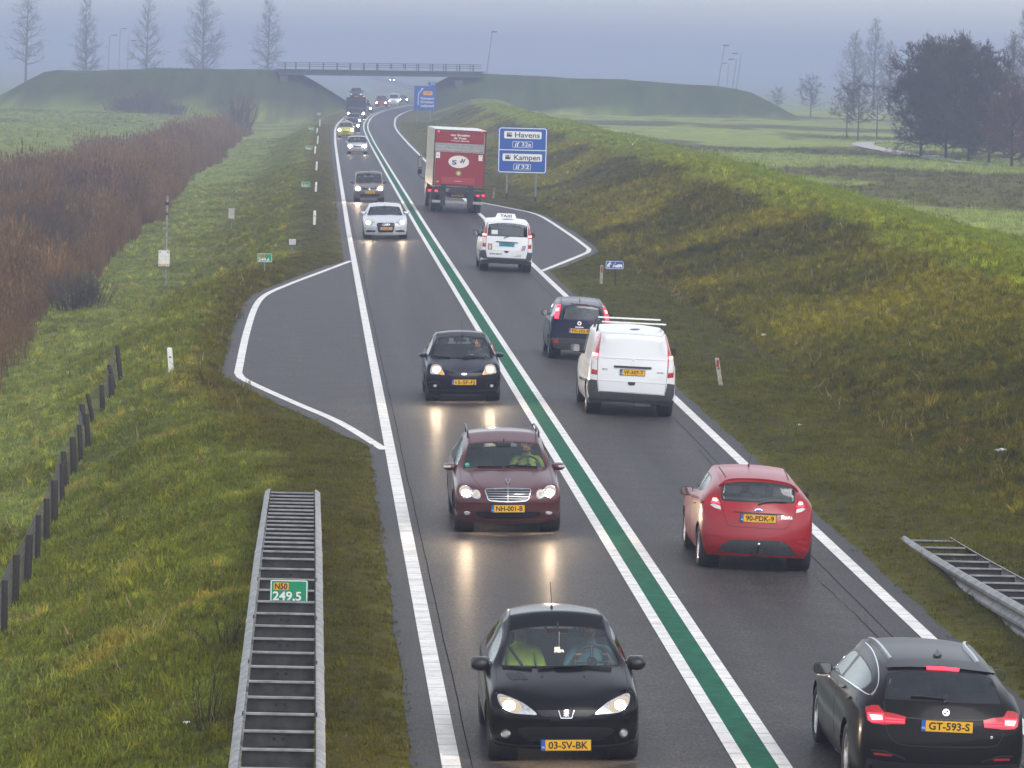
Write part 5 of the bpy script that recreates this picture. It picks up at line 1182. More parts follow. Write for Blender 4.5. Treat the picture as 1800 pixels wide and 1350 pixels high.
for x, y in ((152, 660), (208, 661), (562, 687), (608, 684)): 
    o = rect('tail_light', x - 20, x + 20, y - 12, y + 10, REDL, .04, .062); rect('lit_lens', x - 9, x + 9, y - 7, y + 5, REDE, .01, .10, o)
rect('plate_board', 300, 470, 668, 712, CHAS, .03, .01)
pl = rect('number_plate', 338, 440, 672, 700, PLY, .01, .045); text_obj('plate_letters', 'BV-FG-68', .10, INK, pl, on_back(388, 686, .062), width=.44, bold=.002)
for y in (-3.9,):
    for sx in (1, -1): lorry_wheel(c.root, sx * 1.10, y, .50, .29, True)
for sx in (1, -1): lorry_wheel(c.root, sx * 1.10, -2.5, .50, .29); lorry_wheel(c.root, sx * 1.08, 3.6, .50, .30)
m = MB(); yc = T + 9.15; m.prism([(yc, .55), (yc, 2.75), (yc + .5, 3.2), (yc + .9, 2.95), (yc + 1.75, 2.3), (yc + 1.9, 1.4), (yc + 1.85, .55)], 'x', -1.2, 1.2); cabo = m.build('cab', TRED, c.root, False, .04)
m = MB(); m.prism([(yc + .85, 1.75), (yc + .80, 2.55), (yc + 1.5, 2.4), (yc + 1.65, 1.75)], 'x', -1.215, 1.215); m.build('cab_window', GLM, cabo)
for sx in (1, -1):
    m = MB(); m.box((sx * 1.52, yc + 1.5, 2.2), (.11, .09, .30)); m.box((sx * 1.52, yc + 1.5, 1.72), (.11, .09, .12)); m.tube([(sx * 1.2, yc + 1.5, 2.55), (sx * 1.52, yc + 1.5, 2.6), (sx * 1.55, yc + 1.5, 1.5), (sx * 1.2, yc + 1.5, 1.3)], .025, 6); mo = m.build('door_mirror', BLK, c.root); MB().box((sx * 1.52, yc + 1.40, 2.2), (.09, .006, .26)).build('mirror_glass', MIRG, mo)

# ---------------------------------------------------------------- car transporter lorry coming out of the bend
c = Car('car_transporter', 'dark car transporter lorry with cars on top, coming round the bend', dict(L=9, W=2.5), front=True, cat='lorry'); c.crop = (580, 160, 9.0); c.place(626, 208.7, 2.9)
CABM = simple('lorry_dark_blue', (.014, .016, .024), .6, spec=.15, var=.15); DWS = simple('dark_windscreen', (.006, .007, .008), .25, spec=.25, var=.1); yF = 4.3
m = MB(); m.prism([(yF - .05, .38), (yF, .7), (yF, 1.35), (yF - .12, 2.35), (yF - .35, 2.75), (yF - 1.6, 2.75), (yF - 1.6, .38)], 'x', -1.22, 1.22); cb = m.build('cab', CABM, c.root, False, .05)
m = MB(); m.prism([(yF + .004, 1.42), (yF - .105, 2.32), (yF - .16, 2.30), (yF - .06, 1.42)], 'x', -1.12, 1.12); m.build('windscreen', DWS, cb)
MB().box((0, yF + .01, 1.38), (1.05, .012, .02)).build('grille_bar', CHR, cb)
for z in (.62, .78, .94, 1.10, 1.24): MB().box((0, yF + .012, z), (.72, .02, .045)).build('grille_slat', CHAS, cb)
MB().box((0, yF - .02, .48), (1.24, .06, .12)).build('bumper', CHAS, cb, False, .02)
for sx in (1, -1):
    o = MB().box((sx * .95, yF + .02, .66), (.17, .03, .10)).build('headlight', LENS, cb, False, .02); c.sphere('lit_bulb', (sx * .95, yF + .055, .66), (.13, .03, .10), HLE, o)
    m = MB(); m.box((sx * 1.52, yF - .2, 2.05), (.11, .08, .30)); m.tube([(sx * 1.2, yF - .25, 2.35), (sx * 1.52, yF - .2, 2.4), (sx * 1.52, yF - .2, 1.7), (sx * 1.2, yF - .25, 1.6)], .03, 6); m.build('door_mirror', BLK, c.root)
    lorry_wheel(c.root, sx * 1.06, 2.9, .48, .30); lorry_wheel(c.root, sx * 1.06, -1.6, .48, .28); lorry_wheel(c.root, sx * 1.06, -2.8, .48, .28)
    m = MB(); m.box((sx * 1.15, -1.0, 2.50), (.06, 3.6, .08)); m.box((sx * 1.15, -.8, 1.0), (.06, 3.2, .10))
    for y in (2.3, .8, -1.4, -3.6): m.box((sx * 1.15, y, 1.75), (.05, .06, .70))
    m.build('deck_frame', CHAS, c.root)
    o = MB().box((sx * .95, yF - .3, 2.82), (.07, .05, .06)).build('marker_light', LENS, c.root); c.sphere('lit_bulb', (sx * .95, yF - .24, 2.83), .05, HLE2 if sx > 0 else REDE, o)
m = MB(); m.box((0, -.8, .92), (1.15, 4.3, .06)); m.box((0, -1.0, 2.42), (1.10, 3.6, .04)); m.build('deck', CHAS, c.root)
TRK = c
c2 = far_car('dark car carried on the upper deck of the transporter', 626, 208.7, paint_mat('paint_load_dark', srgb(48, 52, 62), .3, .3), name='carried_car'); c2.root['group'] = 'cars on the transporter'
base = TRK.M @ Matrix.Translation((0, .45, 2.47)); c2.root.matrix_world = base
for o in list(c2.root.children):
    if o.name.startswith('headlight'):
        for ch in list(o.children):
            ch.data.materials[0] = LENS
far_car('tiny far vehicle with lit headlights under the bridge', 689, 144.2, paint_mat('paint_far_grey', srgb(110, 112, 118), .2, .35), 'delivery_van', van=True, cat='van')
# ---------------------------------------------------------------- people in the cars
def person(car, sx, label, jacket, hair, wheel=False, belt=False, lean=0.0):
    P = car.P; x = sx * P.get('xseat', P['W'] / 2 * .46); ys = car.yseat; top = P['H'] - .115; hz = top - .87
    hip = Vector((x, ys + .16, hz + .08)); ch = Vector((x, ys + .06, hz + .42)); sh = Vector((x, ys + .05, hz + .57)); nk = Vector((x, ys + .07, hz + .65)); hd = Vector((x + lean, ys + .11, hz + .755))
    V = []; E = []; Rr = []
    def v(p, r, par=None):
        V.append(Vector(p)); Rr.append(r); k = len(V) - 1
        if par is not None: E.append((par, k))
        return k
    a = v(hip, (.165, .13)); b_ = v(hip.lerp(ch, .5), (.155, .115), a); c_ = v(ch, (.175, .12), b_); d = v(sh, (.10, .085), c_); n = v(nk, (.058, .06), d)
    h1 = v(hd + Vector((0, .0, -.05)), (.070, .080), n); h2 = v(hd + Vector((0, .005, .02)), (.078, .095), h1); h3 = v(hd + Vector((0, -.005, .075)), (.062, .078), h2)
    nose = v(hd + Vector((0, .105, -.012)), (.013, .014), h2)
    hands = []
    for k in (1, -1):
        s0 = v(sh + Vector((k * .185, .0, -.035)), (.070, .068), c_)
        if wheel: el = Vector((x + k * .27, ys + .26, hz + .30)); ha = car.wheel_c + Vector((k * .165, -.03, .06))
        else: el = Vector((x + k * .26, ys + .20, hz + .24)); ha = Vector((x + k * .10, ys + .46, hz + .22))
        e0 = v(el, (.050, .050), s0); w0 = v(el.lerp(ha, .82), (.034, .034), e0); p0 = v(ha, (.036, .022), w0); hands.append(ha)
        f = (ha - el).normalized(); side = f.cross(Vector((0, 0, 1))).normalized()
        for q, ln in ((-.028, .055), (-.010, .066), (.010, .062), (.027, .048)):
            f1 = v(ha + side * q + f * .045, (.0095, .0095), p0); v(ha + side * q * 1.1 + f * (.045 + ln * .55) - Vector((0, 0, ln * .55)), (.008, .008), f1)
        t1 = v(ha - side * k * .045 + f * .015, (.011, .011), p0); v(ha - side * k * .05 + f * .05 - Vector((0, 0, .02)), (.009, .009), t1)
        kn = v(hip + Vector((k * .13, .42, .07)), (.075, .07), a); an = v(hip + Vector((k * .13, .58, -.30)), (.05, .05), kn); v(hip + Vector((k * .13, .74, -.33)), (.035, .03), an)
    me = bpy.data.meshes.new('person'); me.from_pydata([tuple(p) for p in V], E, []); me.update()
    o = bpy.data.objects.new('person', me); add(o)
    md = o.modifiers.new('s', 'SKIN'); md.use_smooth_shade = True
    for k, r in enumerate(Rr): me.skin_vertices[0].data[k].radius = r
    me.skin_vertices[0].data[0].use_root = True
    m2 = o.modifiers.new('u', 'SUBSURF'); m2.levels = 2; m2.render_levels = 2
    dg = bpy.context.evaluated_depsgraph_get(); ev = bpy.data.meshes.new_from_object(o.evaluated_get(dg)); o.modifiers.clear(); o.data = ev; bpy.data.meshes.remove(me); ev.name = 'person'
    ev.materials.clear(); ev.materials.append(jacket); ev.materials.append(SKIN); ev.materials.append(simple('trousers_dark', (.03, .032, .04), .8))
    for p in ev.polygons:
        c0 = p.center
        if c0.z > hz + .63 or any((c0 - q).length < .10 for q in hands): p.material_index = 1
        elif c0.z < hz + .16: p.material_index = 2
        p.use_smooth = True
    o.matrix_world = car.M; tag(o, label, 'person', 'people in the cars')
    def sub(name, c0, r, mat):
        q = car.sphere(name, c0, r, mat, o); return q
    hb_ = sub('hair', hd + Vector((0, -.022, .045)), (.086, .098, .078), hair)
    for k in (1, -1): sub('eye', hd + Vector((k * .031, .083, .018)), (.011, .008, .007), INK); sub('ear', hd + Vector((k * .082, .0, .0)), (.010, .020, .030), SKIN)
    sub('mouth', hd + Vector((0, .083, -.058)), (.024, .008, .005), simple('lips', (.30, .12, .10), .6))
    if belt:
        m = MB(); A = sh + Vector((sx * .13, .07, .0)); B = hip + Vector((-sx * .15, .14, .03)); M_ = ch + Vector((0, .155, -.02)); m.tube([A + Vector((0, -.05, .06)), A, M_, B], .016, 6); m.build('seat_belt', BLK, o)
    return o
HIV = simple('hi_vis_yellow', (.62, .86, .03), .7, var=.12, scale=10); LBL = simple('light_blue_shirt', (.16, .42, .50), .8, var=.1); GRYJ = simple('grey_jacket', (.10, .10, .11), .85); HBR = simple('hair_brown', (.06, .045, .035), .8); HGR = simple('hair_grey', (.28, .26, .24), .8)
p = person(CAR206, 1, 'passenger in yellow hi-vis jacket and seat belt in the black hatchback', HIV, HBR, belt=True)
p = person(CAR206, -1, 'driver in light blue shirt at the wheel of the black hatchback', LBL, HGR, wheel=True)
p = person(MERC, -1, 'driver in yellow hi-vis jacket at the wheel of the maroon estate', HIV, HGR, wheel=True)
p = person(FIES, -1, 'driver in grey jacket at the wheel of the dark blue hatchback', GRYJ, HBR, wheel=True)
# little lorry-shaped sign hanging behind the windscreen of the black hatchback
c = CAR206; A = c.at(705, 548, .42); m = MB(); m.prism([(A.x + .05, A.z - .03), (A.x + .05, A.z + .03), (A.x - .01, A.z + .03), (A.x - .01, A.z + .005), (A.x - .045, A.z), (A.x - .055, A.z - .03)], 'y', A.y - .004, A.y + .004)
hs_o = m.build('hanging_sign', WTXT); hs_o.matrix_world = c.M; tag(hs_o, 'small white lorry shaped sign hanging behind the windscreen of the black hatchback', 'sign')
MB().tube([(A.x, A.y, A.z + .03), (A.x, A.y + .02, A.z + .20)], .002, 4).build('string', WTXT, hs_o)
for q in (.03, -.03): c.sphere('wheel_mark', (A.x + q, A.y + .004, A.z - .03), (.011, .004, .011), INK, hs_o)
# ---------------------------------------------------------------- roadside furniture
def at_y(px, py, Y):
    d = ray(px, py); return CAM + d * ((Y - CAM.y) / d.y)
WPLAS = simple('white_plastic', (.68, .67, .62), .5, var=.15, scale=12); GRN = simple('sign_green', (.008, .24, .11), .4, var=.05); SBLU = simple('sign_blue', (.003, .070, .33), .4, var=.06); SWHT = simple('sign_white', (.76, .76, .74), .4, var=.04); SORG = simple('sign_orange', (.80, .34, .02), .4, var=.04); STEEL = simple('sign_post_steel', (.26, .27, .27), .5, .6, var=.2)
GALV2 = simple('galvanised_worn', (.30, .30, .31), .5, .7, var=.3, scale=12)
GPOST = simple('galvanised_dark', (.065, .065, .064), .55, .5, var=.35, scale=7)
# guard rails
WPROF = [(.0, .155), (.022, .150), (.075, .110), (.080, .085), (.075, .060), (.022, .018), (.018, 0), (.022, -.018), (.075, -.060), (.080, -.085), (.075, -.110), (.022, -.150), (.0, -.155)]
def beam(path, side, mat, parent, z0=0.0, kind='rail', grow=0.0):
    """W profile swept along path; side +1: bulges to +X"""
    V = []; Fq = []; n = len(WPROF)
    for p in path:
        for (u, z) in WPROF: V.append((p[0] + side * (u + grow), p[1], p[2] + z0 + z))
        for (u, z) in reversed(WPROF): V.append((p[0] + side * (u - .012), p[1], p[2] + z0 + z))
    N = 2 * n
    for i in range(len(path) - 1):
        for k in range(N): Fq.append((i * N + k, i * N + (k + 1) % N, (i + 1) * N + (k + 1) % N, (i + 1) * N + k))
    Fq += [tuple(range(N)), tuple((len(path) - 1) * N + k for k in reversed(range(N)))]
    o = mesh_obj(kind, V, Fq, mat, parent); bm = bmesh.new(); bm.from_mesh(o.data); bmesh.ops.recalc_face_normals(bm, faces=bm.faces); bm.to_mesh(o.data); bm.free(); shade(o.data, 35); return o
def guardrail(label, xl, xr, zf, y0, y1, lower=None, sp=lambda y: 1.2):
    g = empty('guardrail', ((xl + xr) / 2, y1, 0)); tag(g, label, 'guardrail', 'guard rails'); inv = Matrix.Translation(-g.location)
    ys = list(np.arange(y0, y1, 4.0)) + [y1]
    def zr(y): return zf(y) - .155
    for a, b_ in zip(ys[:-1], ys[1:]):
        for x, sd in ((xl, -1), (xr, 1)):
            path = [inv @ Vector((x, y, zr(y))) for y in np.linspace(a + .006, b_ - .006, 6)]; ro = beam(path, sd, GALV, g)
            if b_ < y1 - .5: beam([inv @ Vector((x, y, zr(y))) for y in (b_ - .34, b_ - .012)], sd, GALV2, ro, kind='joint_sleeve', grow=.005)
        if lower:
            path = [inv @ Vector((lower, y, zr(y) - .30)) for y in np.linspace(a + .006, b_ - .006, 6)]; beam(path, -1 if lower < (xl + xr) / 2 else 1, GALV, g)
    y = y0 + .3; k = 0
    while y < y1 - .6:
        z = zf(y); c0 = inv @ Vector(((xl + xr) / 2, y, z)); hwid = abs(xr - xl) / 2 - .03
        m = MB(); m.box((c0.x, c0.y, c0.z - .012), (hwid, .030, .010)); so = m.build('spacer', GALV, g)
        m = MB(); m.box((c0.x, c0.y + .024, c0.z - .115), (hwid - .004, .006, .088)); m.build('spacer_web', GPOST, so)
        if k % 2 == 0 and z > .3:
            m = MB(); gzv = gz((xl + xr) / 2, y) - .4; hh = (z - .03 - gzv) / 2; m.box((c0.x, c0.y + .07, c0.z - .03 - hh), (.05, .03, hh)); po = m.build('post', GPOST, g)
            m = MB(); m.box((c0.x, c0.y + .012, c0.z - .10), (.09, .006, .06)); po2 = m.build('bracket', GPOST, po)
            m = MB(); [m.box((c0.x + q, c0.y + .002, c0.z - .085), (.014, .006, .014)) for q in (-.045, .045)]; m.build('bracket_bolt', SEAL, po)
        y += sp(y); k += 1
    return g
vb = -.09
gl_ = guardrail('double sided steel guard rail on the left verge carrying the green 249,5 sign', -5.48, -4.72, lambda y: .68 - .033 * max(0., y - 60.5), 30, 75.2, sp=lambda y: 1.2 if y < 60.5 else .86)
gr_ = guardrail('steel guard rail sinking into the grass at the right edge', 4.58, 5.30, lambda y: .0 + .70 * float(1 - sstep(44.0, 76.0, y)), 34, 71.2, lower=4.58, sp=lambda y: 1.25)

def panel(name, A, B, mat, y, parent, t=.004, r=0.0):
    """board between two world corners (left top, right bottom) at depth y, rounded corners"""
    x0, x1, z0, z1 = min(A.x, B.x), max(A.x, B.x), min(A.z, B.z), max(A.z, B.z)
    if r <= 0: poly = [(x0, z0), (x1, z0), (x1, z1), (x0, z1)]
    else:
        poly = []
        for (cx_, cz_, a0) in ((x1 - r, z0 + r, -90), (x1 - r, z1 - r, 0), (x0 + r, z1 - r, 90), (x0 + r, z0 + r, 180)):
            for k in range(6): a = R(a0 + 18 * k); poly.append((cx_ + r * math.cos(a), cz_ + r * math.sin(a)))
    m = MB(); m.prism(poly, 'y', y, y + t); o = m.build(name, mat, parent); return o
def ringp(name, x0, x1, z0, z1, w, y, mat, parent, r=.1):
    m = MB()
    def rr(e, rad):
        out = []
        for (cx_, cz_, a0) in ((x1 - e - rad, z0 + e + rad, -90), (x1 - e - rad, z1 - e - rad, 0), (x0 + e + rad, z1 - e - rad, 90), (x0 + e + rad, z0 + e + rad, 180)):
            for k in range(6): a = R(a0 + 18 * k); out.append((cx_ + rad * math.cos(a), cz_ + rad * math.sin(a)))
        return out
    o_, i_ = rr(0, r), rr(w, max(.005, r - w)); n = len(o_)
    for (p, q) in zip(o_, i_): m.v += [Vector((p[0], y, p[1])), Vector((q[0], y, q[1])), Vector((p[0], y + .003, p[1])), Vector((q[0], y + .003, q[1]))]
    for k in range(n):
        a, b_ = 4 * k, 4 * ((k + 1) % n); m.f += [(a, b_, b_ + 1, a + 1), (a + 2, a + 3, b_ + 3, b_ + 2), (a, a + 2, b_ + 2, b_), (a + 1, b_ + 1, b_ + 3, a + 3)]
    return m.build(name, mat, parent)
def TXT(name, s, size, mat, parent, x, y, z, width=None, bold=.0, align='CENTER'):
    return text_obj(name, s, size, mat, parent, Matrix.Translation((x, y, z)) @ Matrix.Rotation(R(90), 4, 'X'), width=width, bold=bold, align=align)
def local(root, p): return Vector(p) - root.location

# hectometre signs
def hecto(label, num, cpx, cpy, Y, basepx=None, w=.50, h=.30, onrail=False):
    C_ = at_y(cpx, cpy, Y); zb = gz(C_.x, Y) if not onrail else C_.z - .5
    root = empty('distance_sign', (C_.x, Y, zb)); tag(root, label, 'road sign', 'green distance signs'); z = C_.z - zb; w /= 2; h /= 2
    pb = panel('sign_panel', Vector((-w, 0, z + h)), Vector((w, 0, z - h)), GRN, -.02, root, .012, .03); ringp('sign_border', -w + .008, w - .008, z - h + .008, z + h - .008, .012, -.0235, SWHT, pb, .025)
    p2 = panel('route_patch', Vector((-w * .82, 0, z + h * .72)), Vector((-w * .02, 0, z + h * .10)), SORG, -.0245, pb, .003, .012); TXT('route_letters', 'N50', .10, INK, p2, -w * .42, -.0285, z + h * .40, w * .66, .002)
    TXT('number_letters', num, .15, SWHT, pb, -w * .1, -.0245, z - h * .45, w * 1.5, .003)
    m = MB(); m.tube([(0, .015, -.3 if not onrail else .15), (0, .015, z + h * .6)], .024, 10); m.build('post', STEEL, root); return root
hecto('green hectometre sign reading N50 249,5 mounted on the left guard rail', '249,5', 508, 1039.0, 56.05, onrail=True, w=.47, h=.29)
hecto('green hectometre sign reading N50 249,6 standing beside the left lay-by', '249,6', 465.5, 453, 156.2)
hecto('green hectometre sign third from the camera on the left verge', '249,7', 537.5, 324, 257, w=.52)
hecto('green hectometre sign fourth from the camera on the left verge', '249,8', 543, 259.5, 358, w=.54)
hecto('green hectometre sign fifth from the camera on the left verge', '249,9', 547, 225.5, 458, w=.54)
hecto('farthest green hectometre sign on the left verge near the bend', '250,0', 561, 200, 558, w=.54)

# delineator posts
WPL2 = simple('weathered_plastic', (.36, .31, .26), .7, var=.3, scale=10)
def delineator(label, bx, by, tx_, ty, red=False):
    b_ = hit(bx, by); t = at_y(tx_, ty, b_.y); root = empty('marker_post', b_); tag(root, label, 'marker post', 'roadside marker posts'); d = t - b_; h = d.z
    m = MB(); w_, t_ = (.048, .04) if red else (.060, .045)
    lv = [(-.2, 1.0), (h * .94, 1.0), (h, .8)]
    for (z, k) in lv:
        for a, b2 in ((-1, -1), (1, -1), (1, .4), (.4, 1), (-.4, 1), (-1, .4)): m.v.append(Vector((a * w_ * k + d.x * z / h, b2 * t_ * k, z)))
    for i in range(2):
        for k in range(6): m.f.append((i * 6 + k, i * 6 + (k + 1) % 6, (i + 1) * 6 + (k + 1) % 6, (i + 1) * 6 + k))
    m.f.append(tuple(range(12, 18))); m.build('post', WPL2 if red else WPLAS, root)
    m = MB(); zc = h * .80; m.box((d.x * .8, -t_ - .004, zc), (.026, .004, .085)); m.build('reflector', REDR if red else SWHT, root)
    m = MB(); m.box((d.x * .6, -t_ - .002, h * .62), (.02, .003, .02)); m.build('number_patch', GPOST, root)
for lab, q in (('white marker post on the grass bank left of the lay-by', (301, 655, 298, 611)), ('white marker post just beyond the left lay-by', (552.5, 395, 553.5, 370)), ('second white marker post beyond the left lay-by', (555, 337, 556, 320)), ('third white marker post beyond the left lay-by', (556, 300, 557, 284)), ('fourth white marker post beyond the left lay-by', (553.5, 270, 554.5, 257)), ('fifth white marker post beyond the left lay-by', (558, 253, 559, 239)), ('sixth white marker post beyond the left lay-by', (557, 234, 558, 225)), ('farthest white marker post near the bend', (562, 222, 562.5, 210))): delineator(lab, *q)
for lab, q in (('leaning marker post with red reflector beside the white panel van', (1267, 678, 1260, 629)), ('marker post with red reflector beside the blue breakdown sign', (1056.5, 499, 1058, 466)), ('weathered marker post left of the large blue direction sign', (867, 348, 869, 330))): delineator(lab, *q, red=True)

# cabinets on posts
def cab_post(name, label, bx, by, tx_, ty, cab, mat=WPLAS, pm=STEEL, pr=.035, dep=.16, roof=False):
    b_ = hit(bx, by); root = empty(name, b_); tag(root, label, 'cabinet', 'cabinets on posts'); t = at_y(tx_, ty, b_.y) - b_
    MB().tube([(0, .0, -.3), (t.x, 0, t.z)], pr, 12).build('post', pm, root, True)
    A, B = at_y(cab[0], cab[1], b_.y) - b_, at_y(cab[2], cab[3], b_.y) - b_
    m = MB(); m.box(((A.x + B.x) / 2, -pr - dep / 2, (A.z + B.z) / 2), (abs(B.x - A.x) / 2, dep / 2, abs(A.z - B.z) / 2)); cb = m.build('cabinet', mat, root, False, .015)
    if roof: m = MB(); m.box(((A.x + B.x) / 2, -pr - dep / 2, A.z + .02), (abs(B.x - A.x) / 2 + .03, dep / 2 + .03, .018)); m.build('cabinet_lid', mat, cb)
    return root, b_, A, B, pr, dep, cb
rt, b_, A, B, pr, dep, cb = cab_post('sensor_mast', 'tall galvanised mast with white cabinet on the left bank', 290, 502, 294, 345, (279, 440, 298, 468), pm=GALV, pr=.05)
for q in (.15, .85):
    for z in (.1, .9): MB().box((A.x + (B.x - A.x) * q, -pr - dep - .006, A.z + (B.z - A.z) * z), (.022, .006, .022)).build('cabinet_screw', INK, cb)
MB().box((A.x + (B.x - A.x) * .5, -pr - dep - .004, A.z + (B.z - A.z) * .90), (.10, .003, .03)).build('warning_sticker', SORG, cb)
t = at_y(294, 358, b_.y) - b_; MB().lathe([(-.06, .052), (-.06, .075), (.06, .075), (.06, .052)], t, 'z', 14).build('mast_clamp', INK, rt); t = at_y(293.5, 376, b_.y) - b_; MB().lathe([(-.03, .052), (-.03, .07), (.03, .07), (.03, .052)], t, 'z', 14).build('mast_clamp', INK, rt)
cab_post('junction_box', 'grey box with flat lid on a post halfway up the left bank', 406.5, 404, 407, 372, (402, 367, 412, 384), simple('box_beige', (.45, .41, .37), .6), roof=True, dep=.3)
rt, b_, A, B, pr, dep, cb = cab_post('junction_box', 'low grey box with dark sides on a thin post near the lay-by', 514, 447, 514, 425, (507, 420, 521.5, 430.5), simple('box_grey', (.50, .47, .46), .6))
for x in (A.x, B.x): MB().box((x, -pr - dep / 2, (A.z + B.z) / 2), (.022, dep / 2 + .02, abs(A.z - B.z) / 2 + .02)).build('side_bracket', CHAS, cb)

# blue breakdown lay-by sign
Y = 153.0; b_ = hit(1081, 502); Y = b_.y; A, B = at_y(1064.5, 458, Y), at_y(1096, 473.5, Y); root = empty('breakdown_sign', b_); tag(root, 'small blue sign showing a broken down car beside the right verge', 'road sign')
A, B = A - b_, B - b_; sp_ = panel('sign_panel', A, B, SBLU, -.06, root, .012, .05); ringp('sign_border', A.x + .012, B.x - .012, B.z + .012, A.z - .012, .014, -.0635, SWHT, sp_, .04); MB().tube([(0, -.02, -.3), (0, -.02, A.z - .03)], .03, 10).build('post', CHAS, root)
w_ = B.x - A.x; h_ = A.z - B.z; ox, oz = A.x, B.z
m = MB(); m.prism([(ox + w_ * p, oz + h_ * q) for p, q in ((.38, .22), (.42, .42), (.60, .50), (.72, .62), (.88, .60), (.92, .40), (.93, .22))], 'y', -.066, -.063); m.build('car_symbol', SWHT, sp_)
for q in (.50, .82): MB().lathe([(-.004, .001), (-.004, h_ * .10), (.0, h_ * .10)], (ox + w_ * q, -.066, oz + h_ * .22), 'y', 14).build('wheel_symbol', SBLU, sp_)
m = MB(); m.tube([(ox + w_ * .42, -.065, oz + h_ * .44), (ox + w_ * .56, -.065, oz + h_ * .80)], .010, 5); m.build('bonnet_symbol', SWHT, sp_)
m = MB(); m.prism([(ox + w_ * p, oz + h_ * q) for p, q in ((.10, .18), (.14, .18), (.17, .42), (.20, .18), (.24, .18), (.22, .55), (.34, .58), (.34, .65), (.22, .72), (.13, .68), (.09, .45))], 'y', -.066, -.063); m.build('person_symbol', SWHT, sp_); MB().lathe([(-.004, .001), (-.004, h_ * .09), (.0, h_ * .09)], (ox + w_ * .24, -.064, oz + h_ * .82), 'y', 12).build('head_symbol', SWHT, sp_)

# large direction sign
Yp = 247.0; b_ = hit(916, 352); Yp = b_.y; root = empty('direction_sign', b_); tag(root, 'large blue direction sign reading Havens 32a and Kampen 32', 'road sign')
def S(px, py): return at_y(px, py, Yp) - b_
A, B = S(876, 222.5), S(960.5, 306); cx0 = (A.x + B.x) / 2; W2 = (B.x - A.x) / 2; Z1, Z0 = A.z, B.z; ZH = Z1 - Z0
bd = panel('sign_panel', A, B, SBLU, -.10, root, .03, .05); ringp('sign_border', cx0 - W2 + .04, cx0 + W2 - .04, Z0 + .04, Z1 - .04, .045, -.106, SWHT, bd, .14); MB().box((cx0, -.104, Z0 + ZH * .505), (W2 - .06, .004, .022)).build('divider', SWHT, bd)
for k, (nm, ex, zc) in enumerate((('Havens', '32a', .83), ('Kampen', '32', .345))):
    z = Z0 + ZH * zc; wv = W2 * (.76 if k == 0 else .80)
    wp = panel('name_field', Vector((cx0 - wv, 0, z + .20)), Vector((cx0 + wv, 0, z - .20)), SWHT, -.107, bd, .005, .07); TXT('name_letters', nm, .40, INK, wp, cx0 + wv * .24, -.1115, z - .01, wv * 1.32, .006)
    m = MB(); x0 = cx0 - wv * .86; m.prism([(x0, z - .11), (x0 + .28, z - .11), (x0 + .28, z - .02), (x0 + .17, z + .0), (x0, z + .0)], 'y', -.111, -.108); [m.prism([(x0 + q, z + .0), (x0 + q + .05, z + .0), (x0 + q + .05, z + .13), (x0 + q, z + .13)], 'y', -.111, -.108) for q in (.01, .08, .15)]; m.prism([(x0 + .24, z - .02), (x0 + .27, z - .02), (x0 + .27, z + .13), (x0 + .24, z + .13)], 'y', -.111, -.108); m.build('industry_symbol', INK, wp)
    z2 = Z0 + ZH * (zc - .205); hw2 = W2 * (.41 if k == 0 else .35); ringp('exit_frame', cx0 - hw2, cx0 + hw2, z2 - .17, z2 + .17, .022, -.106, SWHT, bd, .05); TXT('exit_number', ex, .30, SWHT, bd, cx0 + hw2 * .36, -.1045, z2, hw2 * .95, .004)
    x0 = cx0 - hw2 * .78; m = MB(); m.prism([(x0, z2 - .12), (x0 + .07, z2 - .12), (x0 + .10, z2 + .12), (x0 + .07, z2 + .12)], 'y', -.106, -.103); m.prism([(x0 + .12, z2 - .12), (x0 + .19, z2 - .12), (x0 + .19, z2 + .02), (x0 + .27, z2 + .12), (x0 + .19, z2 + .12), (x0 + .13, z2 + .05)], 'y', -.106, -.103); m.build('exit_symbol', SWHT, bd)
for px_ in (890.5, 941.5):
    q = S(px_, 330); zg = gz(b_.x + q.x, Yp) - b_.z; MB().tube([(q.x, -.02, zg - .5), (q.x, -.02, Z1 - .2)], .055, 12).build('post', STEEL, root); MB().tube([(q.x, -.02, zg - .5), (q.x, -.02, zg + .32)], .06, 12).build('post_foot', CHAS, root)
# far direction sign before the bridge
b_ = hit(745, 216); Yp = b_.y; root = empty('direction_sign', b_); tag(root, 'far blue direction sign with orange route number in front of the bridge', 'road sign')
A, B = S(728.5, 150.5), S(765.5, 193.5); cx0 = (A.x + B.x) / 2; W2 = (B.x - A.x) / 2; ZH = A.z - B.z; Z0 = B.z
bd = panel('sign_panel', A, B, SBLU, -.10, root, .03); a2, b2 = S(752.5, 144.5), S(765.5, 150.5); panel('exit_tab', a2, b2, SBLU, -.10, root, .03); TXT('exit_number', '32', .32, SWHT, bd, (a2.x + b2.x) / 2 + .1, -.106, (a2.z + b2.z) / 2, .4)
op = panel('route_patch', S(744.5, 160), S(760, 167.5), SORG, -.106, bd, .004); TXT('route_letters', 'N307', .40, INK, op, (S(744.5, 160).x + S(760, 160).x) / 2, -.111, (S(750, 160).z + S(750, 167.5).z) / 2, .8)
for k, nm in enumerate(('Kampen', 'Dronten', 'Lelystad')): TXT('name_letters', nm, .42, SWHT, bd, cx0 + W2 * .22, -.105, Z0 + ZH * (.48 - .155 * k), W2 * 1.2, .006)
m = MB(); m.tube([(cx0 - W2 * .62, -.105, Z0 + ZH * .18), (cx0 - W2 * .62, -.105, Z0 + ZH * .66), (cx0 - W2 * .30, -.105, Z0 + ZH * .84)], .05, 5); m.prism([(cx0 - W2 * .36, Z0 + ZH * .80), (cx0 - W2 * .14, Z0 + ZH * .91), (cx0 - W2 * .34, Z0 + ZH * .90)], 'y', -.107, -.103); m.build('arrow', SWHT, bd)
